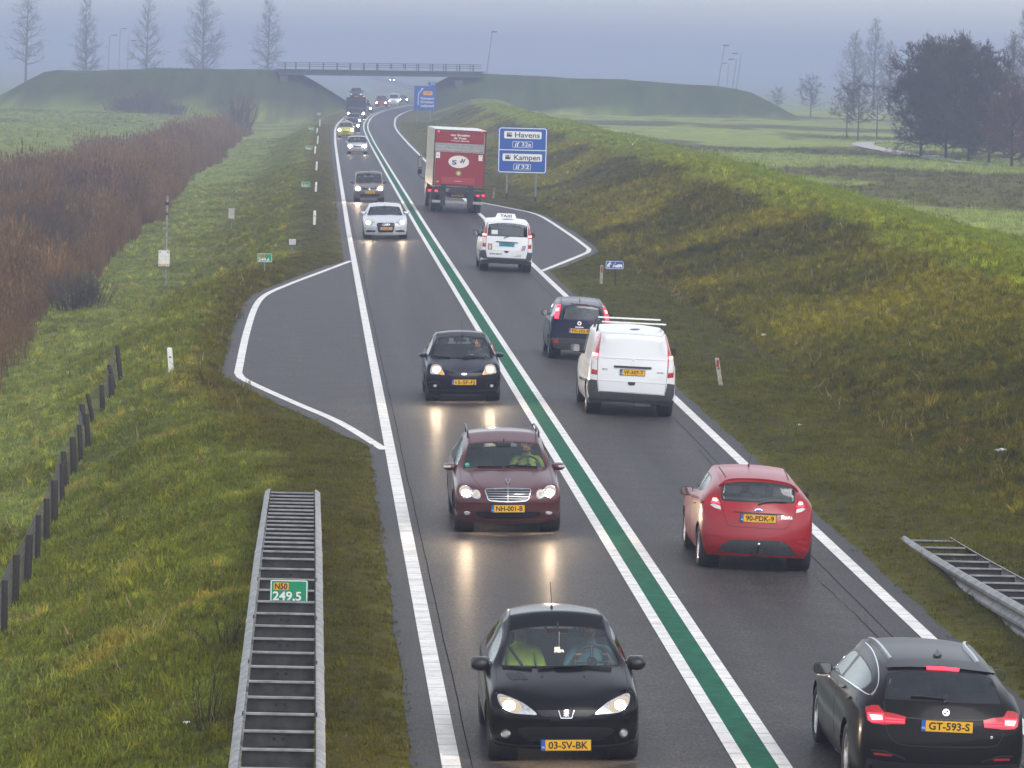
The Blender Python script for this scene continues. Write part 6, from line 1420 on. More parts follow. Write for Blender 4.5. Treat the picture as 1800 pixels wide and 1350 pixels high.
for px_ in (733, 756):
    q = S(px_, 205); zg = gz(b_.x + q.x, Yp) - b_.z; MB().tube([(q.x, .0, zg - .5), (q.x, .0, A.z - .2)], .07, 10).build('post', STEEL, root)

# wooden fence on the left
WOOD = simple('weathered_wood', (.028, .020, .014), .85, var=.45, scale=14)
posts = [((18, 1335), (20, 1108)), ((65, 1220), (70, 1000)), ((115, 1130), (125, 915)), ((158, 1030), (163, 832)), ((197, 945), (198, 762)), ((232, 868), (230, 685)), ((265, 782), (262, 615)), ((284, 725), (268, 563)), ((314, 660), (308, 502)), ((344, 600), (335, 450)), ((374, 552), (366, 404)), ((352, 470), (348, 362)), ((396, 444), (371, 320)), ((436, 392), (431, 281)), ((474, 342), (471, 238)), ((488, 300), (462, 196)), ((512, 262), (496, 114))]
tops = []
for k, ((bx, by), (tx_, ty)) in enumerate(posts):
    p = hit(bx / 2.411, 560 + by / 2.411); t = at_y(tx_ / 2.411, 560 + ty / 2.411, p.y) - p; r = .052 + .008 * ((k * 7) % 3)
    m = MB(); n = 10; kk = t.z / .5
    m.tube([(-t.x * .3, 0, -.3), (t.x * .5, .0, t.z * .5), (t.x, .0, t.z - .012), (t.x, 0, t.z)], [r, r * .98, r * .95, r * .82], n); o = m.build('fence_post', WOOD, None, True); o.location = p; tops.append((p, t))
    tag(o, 'dark wooden fence post below the left bank, %s from the bottom left corner' % ['first', 'second', 'third', 'fourth', 'fifth', 'sixth', 'seventh', 'eighth', 'ninth', 'tenth', 'eleventh', 'twelfth', 'thirteenth', 'fourteenth', 'fifteenth', 'sixteenth', 'seventeenth'][k], 'fence post', 'wooden fence posts on the left')
tops.sort(key=lambda q: q[0].y); m = MB()
for (p, t), (p2, t2) in zip(tops[:-1], tops[1:]):
    if (p2 - p).length < .3: continue
    off = Vector((.09, 0, 0)); P0, P1 = p - off, p2 - off; nseg = max(3, int((p2 - p).length / .13))
    for r_ in range(7):
        f = .04 + r_ * .145; m.tube([P0 + t * f, P0.lerp(P1, .5) + (t + t2) * .5 * f - Vector((0, 0, .02)), P1 + t2 * f], .0035, 3, False)
    for q in range(nseg): u = (q + .5) / nseg; a = P0.lerp(P1, u); tt = t.lerp(t2, u); m.tube([a + tt * .04, a + tt * .91], .003, 3, False)
nw = m.build('wire_netting', simple('rusty_wire', (.12, .115, .11), .6, .5)); tag(nw, 'thin wire netting strung along the dark wooden posts', 'fence')
FW = simple('far_fence_wood', (.05, .042, .036), .85)
for k in range(16):
    u = k / 15; p = hit(143 + 92 * u, 269 - 15 * u); o = MB().tube([(0, 0, -.3), (0, 0, .6), (.02 * (k % 3 - 1), 0, 1.15)], .07, 8).build('fence_post', FW); o.location = p
    tag(o, 'thin grey post in the far fence along the reeds, %s from the left' % ['first', 'second', 'third', 'fourth', 'fifth', 'sixth', 'seventh', 'eighth', 'ninth', 'tenth', 'eleventh', 'twelfth', 'thirteenth', 'fourteenth', 'fifteenth', 'sixteenth'][k], 'fence post', 'far fence posts along the reeds')

# street lamps
def lamp(label, bx, by, tx_, ty, ax, Y, hid=2.0, rad=.09):
    t = at_y(tx_, ty, Y); b_ = at_y(bx, by, Y); d = (t - b_); b2 = b_ - d.normalized() * hid; g0 = gz(b2.x, Y); 
    if b2.z > g0: b2 = b2 + d.normalized() * ((g0 - .3 - b2.z) / d.normalized().z)
    root = empty('street_lamp', b2); tag(root, label, 'street lamp', 'street lamps by the bridge'); T_ = t - b2
    MB().tube([(0, 0, 0), T_ * .5, T_], [rad * 1.3, rad, rad * .75], 8).build('pole', STEEL, root, True)
    a = at_y(ax, ty, Y) - b2; MB().tube([T_, T_.lerp(a, .3) + Vector((0, 0, .18)), a + Vector((0, 0, .12))], rad * .7, 8).build('arm', STEEL, root, True)
    s_ = 1 if a.x > T_.x else -1; m = MB(); m.box((a.x, a.y, a.z + .10), (.45, .16, .09)); m.build('lantern', GPOST, root, False, .05)
for q in (('street lamp left of the tallest one on the left bank', 190, 120, 193, 63, 202, 900), ('tallest street lamp on the left bank', 209, 120, 211.5, 51, 219, 900), ('street lamp just right of the tallest one on the left bank', 224, 120, 226, 72, 235, 950), ('short far street lamp between the third and fourth left trees', 285.5, 118, 287, 92, 296, 1300), ('tiny far street lamp on the left bank', 311, 118, 312, 104, 318, 1500), ('leaning street lamp at the right end of the bridge', 856, 124, 865, 57, 869, 715), ('leaning street lamp highest of the four on the right bank', 1262, 150, 1273.5, 81, 1276, 690), ('shortest faint street lamp of the four on the right bank', 1278, 148, 1281, 112, 1273, 950), ('street lamp third of the four on the right bank', 1288, 152, 1294.5, 105, 1285, 760), ('rightmost of the four street lamps on the right bank', 1295, 152, 1303, 95, 1292, 760)): lamp(*q)

# ---------------------------------------------------------------- bridge
BCON = simple('bridge_steel_blue', (.055, .060, .075), .6, var=.2, scale=1.5); BCON2 = simple('bridge_concrete', (.06, .06, .065), .8, var=.15, scale=1.2)
YB = 690.0; root = empty('bridge', (4.4, YB, 0)); tag(root, 'low flat road bridge with railings spanning the road in the mist', 'bridge')
def BL(px, py, Y=YB): return at_y(px, py, Y) - root.location
a, b_ = BL(490, 121.2), BL(846, 125.8); a1, b1 = BL(490, 131.6), BL(846, 136.2)
def slab(name, za0, za1, zb0, zb1, x0, x1, y0, y1, mat):
    m = MB(); m.v = [Vector(p) for p in ((x0, y0, za0), (x1, y0, zb0), (x1, y0, zb1), (x0, y0, za1), (x0, y1, za0), (x1, y1, zb0), (x1, y1, zb1), (x0, y1, za1))]; m.f = [(0, 1, 2, 3), (5, 4, 7, 6), (4, 0, 3, 7), (1, 5, 6, 2), (3, 2, 6, 7), (4, 5, 1, 0)]; return m.build(name, mat, root)
slab('girder', a1.z, a.z - .12, b1.z, b_.z - .12, a.x, b_.x, 0, 13, BCON); slab('deck_edge', a.z - .18, a.z, b_.z - .18, b_.z, a.x - .5, b_.x + .5, -.35, 13.35, BCON)
for f, nm in ((.45, 'railing_rail'), (.75, 'railing_rail'), (1.02, 'railing_rail')):
    for yy in (-.2, 13.2): MB().tube([(a.x - .3, yy, a.z + f), (b_.x, yy, b_.z + f)], .045, 6).build(nm, BCON, root)
for x in (95, 180, 288, 398, 507, 612, 720, 828, 936, 1045, 1150, 1260, 1367, 1475, 1582):
    q = BL(480 + x / 4.5, 120); zt_ = a.z + (b_.z - a.z) * (q.x - a.x) / (b_.x - a.x)
    for yy in (-.2, 13.2): m = MB(); m.box((q.x, yy, zt_ + .52), (.10 if yy < 0 else .06, .06, .52)); m.build('railing_post', BCON, root)
for px_, sd in ((506, -1), (799.5, 1)):
    q = BL(px_, 150); m = MB(); m.box((q.x + sd * .6, 6.5, 2.2), (.6, 6.4, 2.6)); m.build('abutment', BCON2, root)
q0, q1 = BL(684.5, 120.5), BL(716.5, 125); m = MB(); m.box(((q0.x + q1.x) / 2, -.42, (q0.z + q1.z) / 2), (abs(q1.x - q0.x) / 2, .03, abs(q0.z - q1.z) / 2)); m.build('bridge_name_board', simple('name_board_grey', (.28, .30, .34), .6), root)
# ---------------------------------------------------------------- bare trees and shrubs
def segs_mesh(name, S, mat, sides=3):
    """S: array n x 8 (p0, p1, r0, r1) -> thin prisms"""
    S = np.asarray(S, float); a, b_ = S[:, :3], S[:, 3:6]; t = b_ - a; t /= np.maximum(1e-9, np.linalg.norm(t, axis=1))[:, None]
    ref = np.where(np.abs(t[:, 2:3]) < .9, np.array([[0, 0, 1.]]), np.array([[1., 0, 0]])); u = np.cross(t, ref); u /= np.linalg.norm(u, axis=1)[:, None]; v = np.cross(t, u)
    V = []
    for e, r in ((a, S[:, 6]), (b_, S[:, 7])):
        for k in range(sides):
            th = 2 * math.pi * k / sides; V.append(e + (u * math.cos(th) + v * math.sin(th)) * r[:, None])
    V = np.stack(V, 1).reshape(-1, 3); n = len(S); base = (np.arange(n) * 2 * sides)[:, None]
    Fq = np.concatenate([base + np.array([[k, (k + 1) % sides, sides + (k + 1) % sides, sides + k]]) for k in range(sides)], 0)
    return fast_mesh(name, V, Fq, mat)
def grow(rng, h, spread, trunk_r, first, nb, up, levels=4, density=1.0, twig=.02, lean=0.0):
    """central leader with whorled side branches that fork into twigs"""
    T = []; B = []
    N = 14; pts = [np.array([0., 0, -.4])]
    for i in range(1, N + 1): pts.append(np.array([lean * (i / N) ** 1.5 + rng.normal(0, .012 * h / 10), rng.normal(0, .012 * h / 10), h * i / N]))
    for i in range(N): T.append([*pts[i], *pts[i + 1], trunk_r * (1 - i / N) ** .9 + twig * .6, trunk_r * (1 - (i + 1) / N) ** .9 + twig * .6])
    def branch(p, d, L, r, lev):
        n = 4 if lev < 2 else 3; q = p.copy(); dd = d / np.linalg.norm(d)
        for i in range(n):
            dd = dd + rng.normal(0, .13, 3) + np.array([0, 0, up * .14]); dd /= np.linalg.norm(dd); e = q + dd * L / n
            r1 = r * (1 - .8 * (i + 1) / n) + twig * .35; B.append([*q, *e, r * (1 - .8 * i / n) + twig * .35, r1])
            if lev < levels:
                for k in range(rng.poisson((1.7 if lev < 2 else 1.3) * density)):
                    ax = rng.normal(0, 1, 3); s_ = dd + ax / np.linalg.norm(ax) * .85; branch(q + (e - q) * rng.random(), s_, L * rng.uniform(.38, .62), max(r1 * .6, twig * .4), lev + 1)
            q = e
    for k in range(nb):
        f = first + (1 - first) * (k + rng.random()) / nb; z = f * h; i = min(N - 1, int(f * N)); p = pts[i] + (pts[i + 1] - pts[i]) * (f * N - i)
        az = k * 2.4 + rng.normal(0, .3); g = (f - first) / (1 - first); env = spread(g); el = up * (.55 + .5 * g)
        d = np.array([math.cos(az) * math.cos(el), math.sin(az) * math.cos(el), math.sin(el)]); branch(p, d, max(.3, env), max(.012, trunk_r * (1 - f) * .55), 1)
    return T, B
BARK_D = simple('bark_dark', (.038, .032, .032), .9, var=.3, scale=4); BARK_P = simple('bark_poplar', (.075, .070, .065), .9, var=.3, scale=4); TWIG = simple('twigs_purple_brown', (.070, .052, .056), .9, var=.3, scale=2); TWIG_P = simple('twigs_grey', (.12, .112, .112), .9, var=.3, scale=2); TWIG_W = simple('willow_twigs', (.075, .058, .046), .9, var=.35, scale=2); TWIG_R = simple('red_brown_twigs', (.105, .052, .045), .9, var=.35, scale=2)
def tree(name, label, base, h, spread, trunk_r, first, nb, up, seed, bark, twigm, group, levels=4, density=1.0, twig=.02, lean=0., cat='tree'):
    rng = np.random.default_rng(seed); T, B = grow(rng, h, spread, trunk_r, first, nb, up, levels, density, twig, lean)
    root = empty(name, base); tag(root, label, cat, group)
    o = add(bpy.data.objects.new('trunk', segs_mesh('trunk', T, bark, 6))); o.parent = root; o = add(bpy.data.objects.new('crown', segs_mesh('crown', B, twigm, 3))); o.parent = root; return len(B)
NT = 0
pop = lambda w: (lambda g: w * (1.0 - .8 * g) * (.75 + .5 * math.sin(min(1, g * 3) * math.pi / 2)))
ordn = ['leftmost', 'second', 'third', 'fourth', 'rightmost']
for k, (px_, top, wd) in enumerate(((45, -30, 4.6), (151, -12, 4.4), (256, 2, 4.0), (357, -14, 4.8), (470, -10, 4.4))):
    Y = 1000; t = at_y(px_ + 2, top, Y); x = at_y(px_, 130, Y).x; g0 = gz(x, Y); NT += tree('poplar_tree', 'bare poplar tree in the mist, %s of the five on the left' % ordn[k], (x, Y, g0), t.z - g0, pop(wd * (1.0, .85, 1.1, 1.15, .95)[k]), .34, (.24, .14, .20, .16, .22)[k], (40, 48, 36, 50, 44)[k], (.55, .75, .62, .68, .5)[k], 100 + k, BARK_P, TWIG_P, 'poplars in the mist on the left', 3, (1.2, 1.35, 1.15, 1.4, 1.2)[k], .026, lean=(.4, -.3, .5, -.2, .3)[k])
dome = lambda w: (lambda g: w * math.sqrt(max(.05, 1 - (1.25 * g - .35) ** 2)))
def rt_(name, label, px_, by, top, w, first, nb, seed, tm=TWIG, levels=4, density=1.0, tr=.12, up=.5, twig=.016, bark=BARK_D, Y=None, group='trees in the field on the right', lean=0., sp=dome):
    global NT
    if Y is None: b_ = hit(px_, by, tmin=200)
    else: x = at_y(px_, by, Y).x; b_ = Vector((x, Y, gz(x, Y)))
    t = at_y(px_, top, b_.y); NT += tree(name, label, b_, t.z - b_.z, sp(w), tr, first, nb, up, seed, bark, tm, group, levels, density, twig, lean)
rt_('bushy_tree', 'dark dense bare tree at the left of the big clump by the path', 1618, 276, 96, 2.9, .10, 40, 201, density=1.55, twig=.022)
rt_('bushy_tree', 'tallest dark bare tree in the middle of the big clump by the path', 1662, 280, 86, 3.1, .08, 46, 202, density=1.55, twig=.022)
rt_('bushy_tree', 'dark bare tree right of the middle in the big clump', 1702, 284, 92, 2.9, .08, 42, 203, density=1.55, twig=.022)
rt_('bushy_tree', 'lower dark bare tree at the right end of the big clump', 1738, 286, 112, 2.5, .08, 38, 204, density=1.5, twig=.022)
rt_('bushy_tree', 'low reddish brown bare bush right of the big dark clump', 1778, 292, 170, 2.3, .06, 32, 214, tm=TWIG_R, density=1.4, twig=.02)
rt_('slender_tree', 'tall bare tree at the right edge behind the reddish bush', 1776, 288, 62, 2.4, .25, 34, 205, tm=TWIG_P, up=.85, levels=3, density=1.3, sp=pop, tr=.16, Y=430)
rt_('slender_tree', 'tallest bare tree cut by the right edge of the picture', 1797, 288, 22, 2.6, .25, 36, 206, tm=TWIG_P, up=.85, levels=3, density=1.3, sp=pop, tr=.16, Y=400)
rt_('small_tree', 'leftmost of three small bare trees beside the bend of the path', 1488, 244, 158, 1.7, .30, 24, 207, density=.9, tr=.08)
rt_('small_tree', 'middle and tallest of three small bare trees beside the path bend', 1508, 247, 142, 1.6, .28, 26, 208, density=.9, tr=.08)
rt_('small_tree', 'rightmost of three small bare trees beside the path bend', 1541, 243, 150, 1.4, .3, 22, 209, density=.8, tr=.07)
rt_('misty_tree', 'faint round bare tree in the mist above the field', 1425, 205, 140, 2.3, .22, 26, 210, density=.9, tr=.10)
rt_('misty_tree', 'faintest small bare tree at the end of the right bank', 1367, 192, 158, 1.7, .2, 22, 211, density=.8, tr=.10, Y=900)
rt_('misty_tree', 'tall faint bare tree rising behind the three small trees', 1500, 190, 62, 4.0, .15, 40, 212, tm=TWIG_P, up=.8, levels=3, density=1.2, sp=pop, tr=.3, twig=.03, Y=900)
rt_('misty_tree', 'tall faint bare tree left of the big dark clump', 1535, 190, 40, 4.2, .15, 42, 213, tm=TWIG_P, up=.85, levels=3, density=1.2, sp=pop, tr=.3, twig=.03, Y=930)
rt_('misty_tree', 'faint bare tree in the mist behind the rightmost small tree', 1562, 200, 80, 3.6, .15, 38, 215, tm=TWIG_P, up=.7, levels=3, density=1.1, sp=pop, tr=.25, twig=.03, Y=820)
def shrub(name, label, base, h, w, n, seed, mat, group, levels=3, density=1.0, r=.018):
    global NT
    rng = np.random.default_rng(seed); B = []
    for k in range(n):
        a = rng.uniform(0, 2 * math.pi); q = rng.random() ** .7; p = np.array([w * .45 * q * math.cos(a), w * .45 * q * math.sin(a), -.15]); d = np.array([math.cos(a) * .45 * q, math.sin(a) * .45 * q, 1.0]); L = h * rng.uniform(.65, 1.05); n_ = 6
        for i in range(n_):
            d = d + rng.normal(0, .08, 3); d /= np.linalg.norm(d); e = p + d * L / n_; B.append([*p, *e, r * (1 - .75 * i / n_), r * (1 - .75 * (i + 1) / n_)])
            if i > 0:
                for j in range(rng.poisson(1.6 * density)):
                    s_ = d + rng.normal(0, .42, 3); s_ /= np.linalg.norm(s_); l2 = L * rng.uniform(.12, .3); m_ = p + (e - p) * rng.random(); f_ = m_ + s_ * l2; B.append([*m_, *f_, r * .45, r * .2])
                    if levels > 2:
                        for jj in range(rng.poisson(1.5)): s2 = s_ + rng.normal(0, .5, 3); s2 /= np.linalg.norm(s2); g_ = m_ + (f_ - m_) * rng.uniform(.3, 1); B.append([*g_, *(g_ + s2 * l2 * .5), r * .3, r * .15])
            p = e
    root = empty(name, base); tag(root, label, 'shrub', group); half = max(3, n // 6)
    o = add(bpy.data.objects.new('stems', segs_mesh('stems', B, mat, 3))); o.parent = root; NT += len(B)
shrub('willow_shrub', 'upright bare shrub at the far end of the reed bed', hit(421, 232), 4.4, 3.2, 120, 301, TWIG_R, 'bare shrubs on the left', density=1.2, r=.025)
for k, (px_, py, h, w_, lab) in enumerate(((22, 500, 2.9, 2.6, 'dark bare willow shrub at the left picture edge in the reeds'), (62, 470, 3.0, 2.6, 'dark bare willow shrub second from the left edge'), (95, 430, 2.9, 2.6, 'dark bare willow shrub third from the left edge'), (30, 400, 3.0, 2.8, 'dark bare willow shrub behind the ones at the left edge'), (140, 545, 1.5, 2.0, 'low dark shrub at the front corner of the reed bed'))):
    shrub('willow_shrub', lab, hit(px_, py), h, w_, 130, 310 + k, TWIG_W, 'bare shrubs on the left', density=1.2, r=.014)
for k, (px_, py, h, w_, lab) in enumerate(((215, 196, 2.2, 6, 'brown bramble thicket at the foot of the left bank, left one'), (255, 199, 3.6, 7, 'tallest brown bramble thicket at the foot of the left bank'), (300, 200, 1.8, 6, 'low brown bramble thicket at the foot of the left bank, right one'))):
    shrub('bramble_thicket', lab, hit(px_, py), h, w_, 150, 330 + k, TWIG_R, 'brambles below the left bank', density=1.2, r=.03)
WEED = simple('dead_weed', (.035, .024, .018), .9, var=.3)
for k, (px_, py, h, lab) in enumerate(((395, 1135, .62, 'dead dark weed stalks on the slope beside the guard rail'), (362, 1280, .78, 'dead dark weed stalks near the bottom left guard rail end'))): shrub('dead_weed', lab, hit(px_, py), h, .30, 12, 350 + k, WEED, 'dead weeds', levels=2, density=1.0, r=.008)

# ---------------------------------------------------------------- scattered ground cover (uncountable)
def blade_clump(name, rng, n, h, spread, bend, w, mat, seed_heads=0, lean=.3):
    V = []; Fq = []
    for k in range(n):
        a = rng.uniform(0, 2 * math.pi); r = spread * math.sqrt(rng.random()); p = np.array([r * math.cos(a), r * math.sin(a), -.02]); az = rng.uniform(0, 2 * math.pi); hh = h * rng.uniform(.55, 1.1); b_ = bend * rng.uniform(.3, 1.2)
        d = np.array([math.cos(az), math.sin(az), 0]); s_ = np.array([-d[1], d[0], 0]) * w * rng.uniform(.7, 1.2); i = len(V)
        m_ = p + d * b_ * hh * .35 + np.array([0, 0, hh * .6]); t = p + d * b_ * hh + np.array([0, 0, hh * (1 - .25 * b_)])
        V += [p - s_, p + s_, m_ + s_ * .8, m_ - s_ * .8, t]; Fq += [(i, i + 1, i + 2, i + 3), (i + 3, i + 2, i + 4)]
        if seed_heads and rng.random() < seed_heads:
            i = len(V); q = t + np.array([0, 0, -.05]); hw_ = w * 5; u_ = d * .06; V += [q - s_ / w * hw_ * .5, q + s_ / w * hw_ * .5, q + u_ + np.array([0, 0, .22])]; Fq += [(i, i + 1, i + 2)]
    me = bpy.data.meshes.new(name); me.from_pydata([tuple(v) for v in V], [], Fq); me.update(); me.materials.append(mat); return bpy.data.objects.new(name, me)
def veg_mat(name, rough=.8, trans=.25):
    b = NB(name); at = b.n('ShaderNodeAttribute', attribute_name='col'); at.attribute_type = 'INSTANCER'; oi = b.n('ShaderNodeObjectInfo'); hv = b.n('ShaderNodeHueSaturation'); mr = b.n('ShaderNodeMapRange'); b.l(oi.outputs['Random'], mr.inputs[0]); mr.inputs['To Min'].default_value = .72; mr.inputs['To Max'].default_value = 1.32; b.l(mr.outputs[0], hv.inputs['Value']); b.l(at.outputs['Color'], hv.inputs['Color'])
    d = b.n('ShaderNodeBsdfDiffuse'); tl = b.n('ShaderNodeBsdfTranslucent'); mx = b.n('ShaderNodeMixShader'); mx.inputs[0].default_value = trans; b.l(hv.outputs[0], d.inputs[0]); b.l(hv.outputs[0], tl.inputs[0]); b.l(d.outputs[0], mx.inputs[1]); b.l(tl.outputs[0], mx.inputs[2]); b.l(mx.outputs[0], b.out.inputs[0]); return b.m
VEG = veg_mat('grass_blades'); VEGR = veg_mat('reed_blades', trans=.15)
def scatter(name, label, P, rot, scl, rgb, srcs, pick, cat):
    """points with an instanced clump each"""
    me = bpy.data.meshes.new(name); me.vertices.add(len(P)); me.vertices.foreach_set('co', np.asarray(P, np.float32).ravel())
    for nm, ty, arr in (('rot', 'FLOAT_VECTOR', rot), ('scl', 'FLOAT_VECTOR', scl)):
        a = me.attributes.new(nm, ty, 'POINT'); a.data.foreach_set('vector', np.asarray(arr, np.float32).ravel())
    a = me.attributes.new('col', 'FLOAT_COLOR', 'POINT'); a.data.foreach_set('color', np.concatenate([rgb, np.ones((len(rgb), 1))], 1).astype(np.float32).ravel())
    a = me.attributes.new('pick', 'INT', 'POINT'); a.data.foreach_set('value', np.asarray(pick, np.int32)); me.update()
    o = add(bpy.data.objects.new(name, me)); g = bpy.data.node_groups.new(name, 'GeometryNodeTree')
    g.interface.new_socket('Geometry', in_out='INPUT', socket_type='NodeSocketGeometry'); g.interface.new_socket('Geometry', in_out='OUTPUT', socket_type='NodeSocketGeometry')
    gi, go = g.nodes.new('NodeGroupInput'), g.nodes.new('NodeGroupOutput'); jn = g.nodes.new('GeometryNodeJoinGeometry')
    def na(nm, ty): x = g.nodes.new('GeometryNodeInputNamedAttribute'); x.data_type = ty; x.inputs[0].default_value = nm; return x.outputs[0]
    for k, s_ in enumerate(srcs):
        oi = g.nodes.new('GeometryNodeObjectInfo'); oi.inputs['Object'].default_value = s_; oi.inputs['As Instance'].default_value = True
        ip = g.nodes.new('GeometryNodeInstanceOnPoints'); cm = g.nodes.new('FunctionNodeCompare'); cm.data_type = 'INT'; cm.operation = 'EQUAL'
        g.links.new(na('pick', 'INT'), cm.inputs[2]); cm.inputs[3].default_value = k
        g.links.new(gi.outputs[0], ip.inputs['Points']); g.links.new(cm.outputs[0], ip.inputs['Selection']); g.links.new(oi.outputs['Geometry'], ip.inputs['Instance'])
        g.links.new(na('rot', 'FLOAT_VECTOR'), ip.inputs['Rotation']); g.links.new(na('scl', 'FLOAT_VECTOR'), ip.inputs['Scale']); g.links.new(ip.outputs[0], jn.inputs[0])
    g.links.new(jn.outputs[0], go.inputs[0]); md = o.modifiers.new('scatter', 'NODES'); md.node_group = g; tag(o, label, cat, kind='stuff'); return o
def rand_area(n, x0, x1, y0, y1, bias=1.0):
    X = RNG.uniform(x0, x1, n); Y = y0 + (y1 - y0) * RNG.random(n) ** bias; return X + cx(Y), Y
def veg(name, label, zones, srcs, colf, smin, smax, cat='grass', tilt=.15, keep=None):
    Xs, Ys = [], []
    for n, x0, x1, y0, y1, bias in zones:
        X, Y = rand_area(n, x0, x1, y0, y1, bias); Xs.append(X); Ys.append(Y)
    X, Y = np.concatenate(Xs), np.concatenate(Ys); ok = (X < pave_l(Y) - .0 + RNG.normal(0, .07, len(X))) | (X > pave_r(Y) + .0 + RNG.normal(0, .07, len(X)))
    if keep is not None: ok &= keep(X, Y)
    X, Y = X[ok], Y[ok]; Z = height(X, Y); n = len(X); s_ = RNG.uniform(smin, smax, n) * (.75 + .6 * fbm(X * .7, Y * .5, 91))
    rel = np.abs(X - cx(Y)); 
    if cat == 'reeds': s_ = s_ * (.40 + .60 * sstep(13.0, 17.5, rel + (fbm(X * .3, Y * .2, 92) - .5) * 3)) * (.55 + .9 * fbm(X * .22, Y * .10, 93, 3))
    s_ = s_ * np.where((rel < 6.8) & (rel > 3), .55 + .12 * np.clip(rel - 3.5, 0, 3.3), 1)
    rot = np.stack([RNG.normal(0, tilt, n), RNG.normal(0, tilt, n), RNG.uniform(0, 6.28, n)], -1); rgb = colf(X, Y, RNG.random(n))
    return scatter(name, label, np.stack([X, Y, Z], -1), rot, np.stack([s_, s_, s_ * RNG.uniform(.7, 1.25, n)], -1), rgb, srcs, RNG.integers(0, len(srcs), n), cat), n
rg = np.random.default_rng(5)
GS = [blade_clump('grass_tuft_%s' % k, rg, 16, h, sp_, b_, .0055, VEG) for k, h, sp_, b_ in (('a', .085, .11, .8), ('b', .07, .13, 1.1), ('c', .11, .10, .7), ('d', .06, .14, 1.2))]
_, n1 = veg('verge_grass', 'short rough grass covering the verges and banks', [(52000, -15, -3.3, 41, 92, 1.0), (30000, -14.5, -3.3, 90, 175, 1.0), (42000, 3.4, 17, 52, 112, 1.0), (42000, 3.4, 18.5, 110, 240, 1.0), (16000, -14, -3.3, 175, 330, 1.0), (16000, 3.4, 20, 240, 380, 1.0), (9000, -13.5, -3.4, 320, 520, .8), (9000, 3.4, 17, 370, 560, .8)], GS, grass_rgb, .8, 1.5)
GB = [blade_clump('grass_clump_%s' % k, rg, 26, h, sp_, b_, .007, VEG) for k, h, sp_, b_ in (('a', .20, .09, .9), ('b', .16, .12, 1.2), ('c', .24, .10, .7))]
def clumpcol(X, Y, r): return np.clip(grass_rgb(X, Y, r) * (np.array([1.25, 1.1, .9]) * (.65 + .7 * RNG.random(len(X)))[:, None]), 0, 1)
_, n2 = veg('tussock_grass', 'longer grass tussocks on the slopes', [(3800, -15, -5.6, 41, 175, 1.1), (20000, 7.2, 14.8, 52, 240, 1.2), (1800, -14, -6, 175, 330, 1), (1400, 7.2, 14.5, 240, 380, 1)], GB, clumpcol, .6, 1.3, tilt=.3)
RS = [blade_clump('reed_clump_%s' % k, rg, 26, h, .38, .30, .011, VEGR, seed_heads=.35) for k, h in (('a', 1.9), ('b', 1.7), ('c', 2.1))]
def reedcol(X, Y, r):
    n = fbm(X * .18, Y * .05, 95)[:, None]; c_ = np.array([.140, .078, .036]) * (1 - n) + np.array([.235, .150, .070]) * n; d = sstep(.52, .66, fbm(X * .12, Y * .03, 97))[:, None]; c_ = c_ * (1 - d * .6) + np.array([.085, .050, .045]) * d * .6; return np.clip(c_ * (.7 + .6 * r)[:, None], 0, 1)
def reedkeep(X, Y): rel = X - cx(Y); e = (fbm(Y * .09, Y * 0 + 1, 99) - .5) * 2.4; right = -13.9 + e; left = np.interp(Y, [110, 300, 420, 560], [-27, -25, -21.5, -19]); return (rel < right) & (rel > left + (fbm(Y * .05, Y * 0 + 5, 98) - .5) * 5)
_, n3 = veg('reed_bed', 'brown dry reeds filling the ditch left of the bank', [(15000, -28, -12.6, 112, 330, .9), (7000, -26, -12.6, 330, 560, 1)], RS, reedcol, .75, 1.1, 'reeds', .08, reedkeep)
RP = [blade_clump('reed_plume_%s' % k, rg, 7, h, .30, .25, .009, VEGR, seed_heads=1.0) for k, h in (('a', 2.5), ('b', 2.2))]
veg('reed_plumes', 'pale feathery plumes standing above the brown reeds', [(550, -28, -13.5, 112, 330, .9), (250, -26, -13.5, 330, 560, 1)], RP, lambda X, Y, r: np.clip(np.array([.22, .15, .09]) * (.6 + .8 * r)[:, None], 0, 1), .75, 1.15, 'reeds', .10, reedkeep)
DS = [blade_clump('dry_stalk_%s' % k, rg, 6, h, .10, .5, .006, VEG, seed_heads=.5) for k, h in (('a', .24), ('b', .18))]
veg('dry_stalks', 'thin dry tan stalks sticking out of the bank grass', [(1500, 6.8, 14.5, 52, 240, 1.2), (700, -14, -6.2, 41, 175, 1.1)], DS, lambda X, Y, r: np.clip(np.array([.27, .20, .09]) * (.5 + .9 * r)[:, None], 0, 1), .5, 1.2, 'grass', .35)
FS = [blade_clump('field_tuft_%s' % k, rg, 18, h, .35, .9, .016, VEG) for k, h in (('a', .22), ('b', .30))]
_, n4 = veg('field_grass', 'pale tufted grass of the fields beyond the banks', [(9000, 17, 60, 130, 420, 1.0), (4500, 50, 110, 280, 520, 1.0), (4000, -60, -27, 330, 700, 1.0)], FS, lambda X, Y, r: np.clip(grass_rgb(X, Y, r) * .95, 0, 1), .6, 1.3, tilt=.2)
print('twigs', NT, 'tufts', n1, n2, n3, n4)

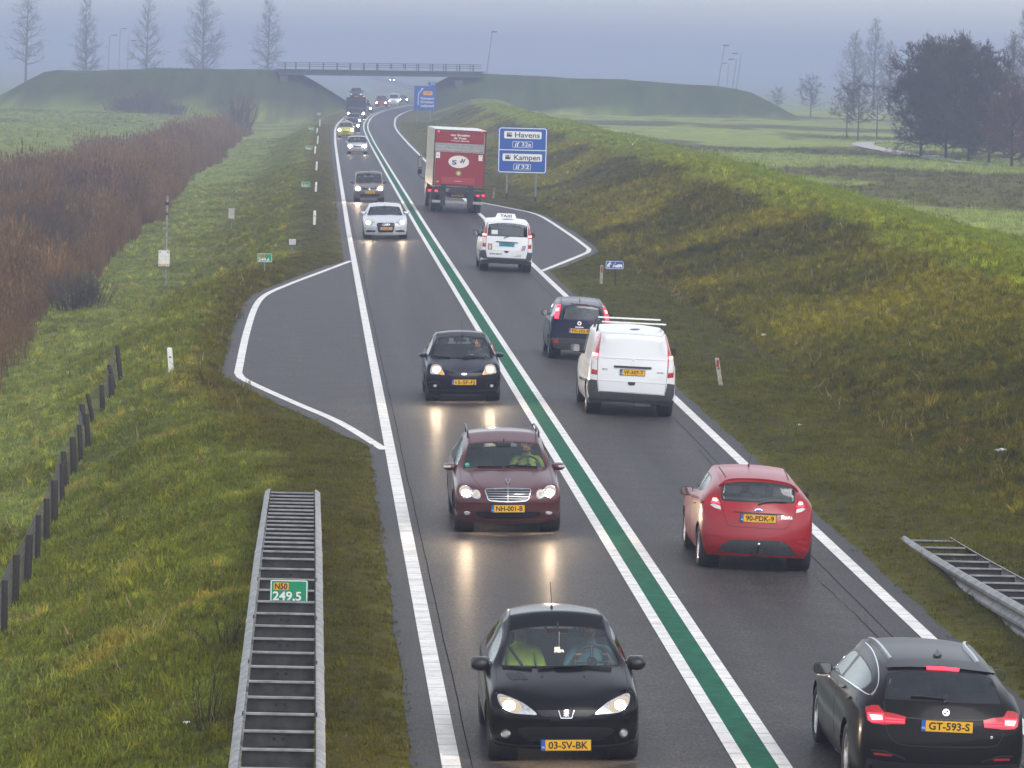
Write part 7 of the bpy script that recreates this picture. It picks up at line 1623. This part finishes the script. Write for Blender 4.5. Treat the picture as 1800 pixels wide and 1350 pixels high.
# ---------------------------------------------------------------- field path, litter, birds
pp = [hit(*q, tmin=150) for q in ((1745, 291), (1700, 287), (1650, 280), (1600, 273), (1560, 266), (1532, 260), (1516, 255), (1524, 251.5), (1560, 250), (1610, 249))]
P2 = smooth_path([(p.x, p.y) for p in pp], 6); V = []; Fq = []
for i, p in enumerate(P2):
    a, b_ = Vector(P2[max(0, i - 1)]), Vector(P2[min(len(P2) - 1, i + 1)]); t = (b_ - a).normalized(); n_ = Vector((-t.y, t.x)) * 1.1
    for k in (-1, 0, 1): q = Vector(p) + n_ * k; V.append((q.x, q.y, gz(q.x, q.y) + .10))
for i in range(len(P2) - 1):
    for k in range(2): Fq.append((3 * i + k, 3 * i + k + 1, 3 * i + k + 4, 3 * i + k + 3))
o = mesh_obj('path', V, Fq, simple('path_paving', (.42, .40, .38), .7, var=.15, scale=1.0)); bm = bmesh.new(); bm.from_mesh(o.data); bmesh.ops.recalc_face_normals(bm, faces=bm.faces); bm.to_mesh(o.data); bm.free(); tag(o, 'pale curved footpath crossing the field below the trees', 'path', kind='structure')
LIT = simple('white_litter', (.70, .70, .70), .6, var=.1)
for k, (px_, py, s_, lab) in enumerate(((1343, 591, .07, 'white crumpled litter on the bank above the panel van'), (1760, 795, .09, 'white crumpled litter at the right edge of the bank'), (1404, 748, .04, 'tiny white litter on the grass beside the red hatchback'), (1580, 712, .05, 'small white litter halfway up the right bank'), (329, 1273, .04, 'pale litter on the slope near the dead weeds'), (416, 676, .05, 'white litter on the grass beside the left lay-by'))):
    rng = np.random.default_rng(400 + k); bm = bmesh.new(); bmesh.ops.create_icosphere(bm, subdivisions=2, radius=s_)
    for v in bm.verts: v.co = Vector((v.co.x * 1.3, v.co.y, v.co.z * .5)) * (1 + rng.normal(0, .28))
    me = bpy.data.meshes.new('litter'); bm.to_mesh(me); bm.free(); me.materials.append(LIT); o = add(bpy.data.objects.new('litter', me)); o.location = hit(px_, py) + Vector((0, 0, s_ * .35)); tag(o, lab, 'litter', 'litter in the grass')
def bird(label, px_, py, Y, span, mat, tipm, up):
    c0 = at_y(px_, py, Y); root = empty('bird', c0); tag(root, label, 'bird', 'flying birds'); s_ = span / 2
    bm = bmesh.new(); bmesh.ops.create_uvsphere(bm, u_segments=14, v_segments=8, radius=1)
    for v in bm.verts: z = v.co.y; v.co = Vector((v.co.x * .10, v.co.y * .30, v.co.z * .10)) * s_ * 1.3 * (1 - .25 * abs(z))
    me = bpy.data.meshes.new('body'); bm.to_mesh(me); bm.free(); me.materials.append(mat); shade(me, 180); o = add(bpy.data.objects.new('body', me)); o.parent = root
    m = MB(); m.lathe([(.34 * s_, .075 * s_), (.42 * s_, .07 * s_), (.50 * s_, .035 * s_), (.58 * s_, .004)], (0, 0, .03 * s_), 'y', 10); m.build('head', mat, root, True)
    m = MB(); m.prism([(-.05 * s_, -.30 * s_), (.05 * s_, -.30 * s_), (.11 * s_, -.62 * s_), (-.11 * s_, -.62 * s_)], 'z', -.01 * s_, .01 * s_); m.build('tail', mat, root)
    for k in (1, -1):
        pr = [(0, .16, .05), (.35, .20, .05 + up * .30), (.62, .10, .05 + up * .62), (1.0, -.08, .05 + up * .80)]; tr = [(0, -.18, .04), (.35, -.14, .04 + up * .30), (.62, -.16, .04 + up * .60), (1.0, -.12, .04 + up * .79)]
        V = [Vector((k * a * s_, b_ * s_, c_ * s_)) for a, b_, c_ in pr] + [Vector((k * a * s_, b_ * s_, c_ * s_)) for a, b_, c_ in tr]; V += [v - Vector((0, 0, .025 * s_)) for v in V]; m = MB(); m.v = V
        for i in range(3): m.f += [(i, i + 1, i + 5, i + 4), (8 + i, 8 + i + 4, 8 + i + 5, 8 + i + 1), (i, 8 + i, 8 + i + 1, i + 1), (i + 4, i + 5, 8 + i + 5, 8 + i + 4)]
        m.f += [(0, 4, 12, 8), (3, 11, 15, 7)]; m.build('wing', mat, root)
bird('white gull flying low over the crest of the right bank', 1112, 254, 240, .6, simple('gull_white', (.75, .75, .74), .7), None, 1.3); bird('black crow flying over the field on the right', 1463.5, 271, 220, .62, simple('crow_black', (.012, .012, .014), .5), None, .75)
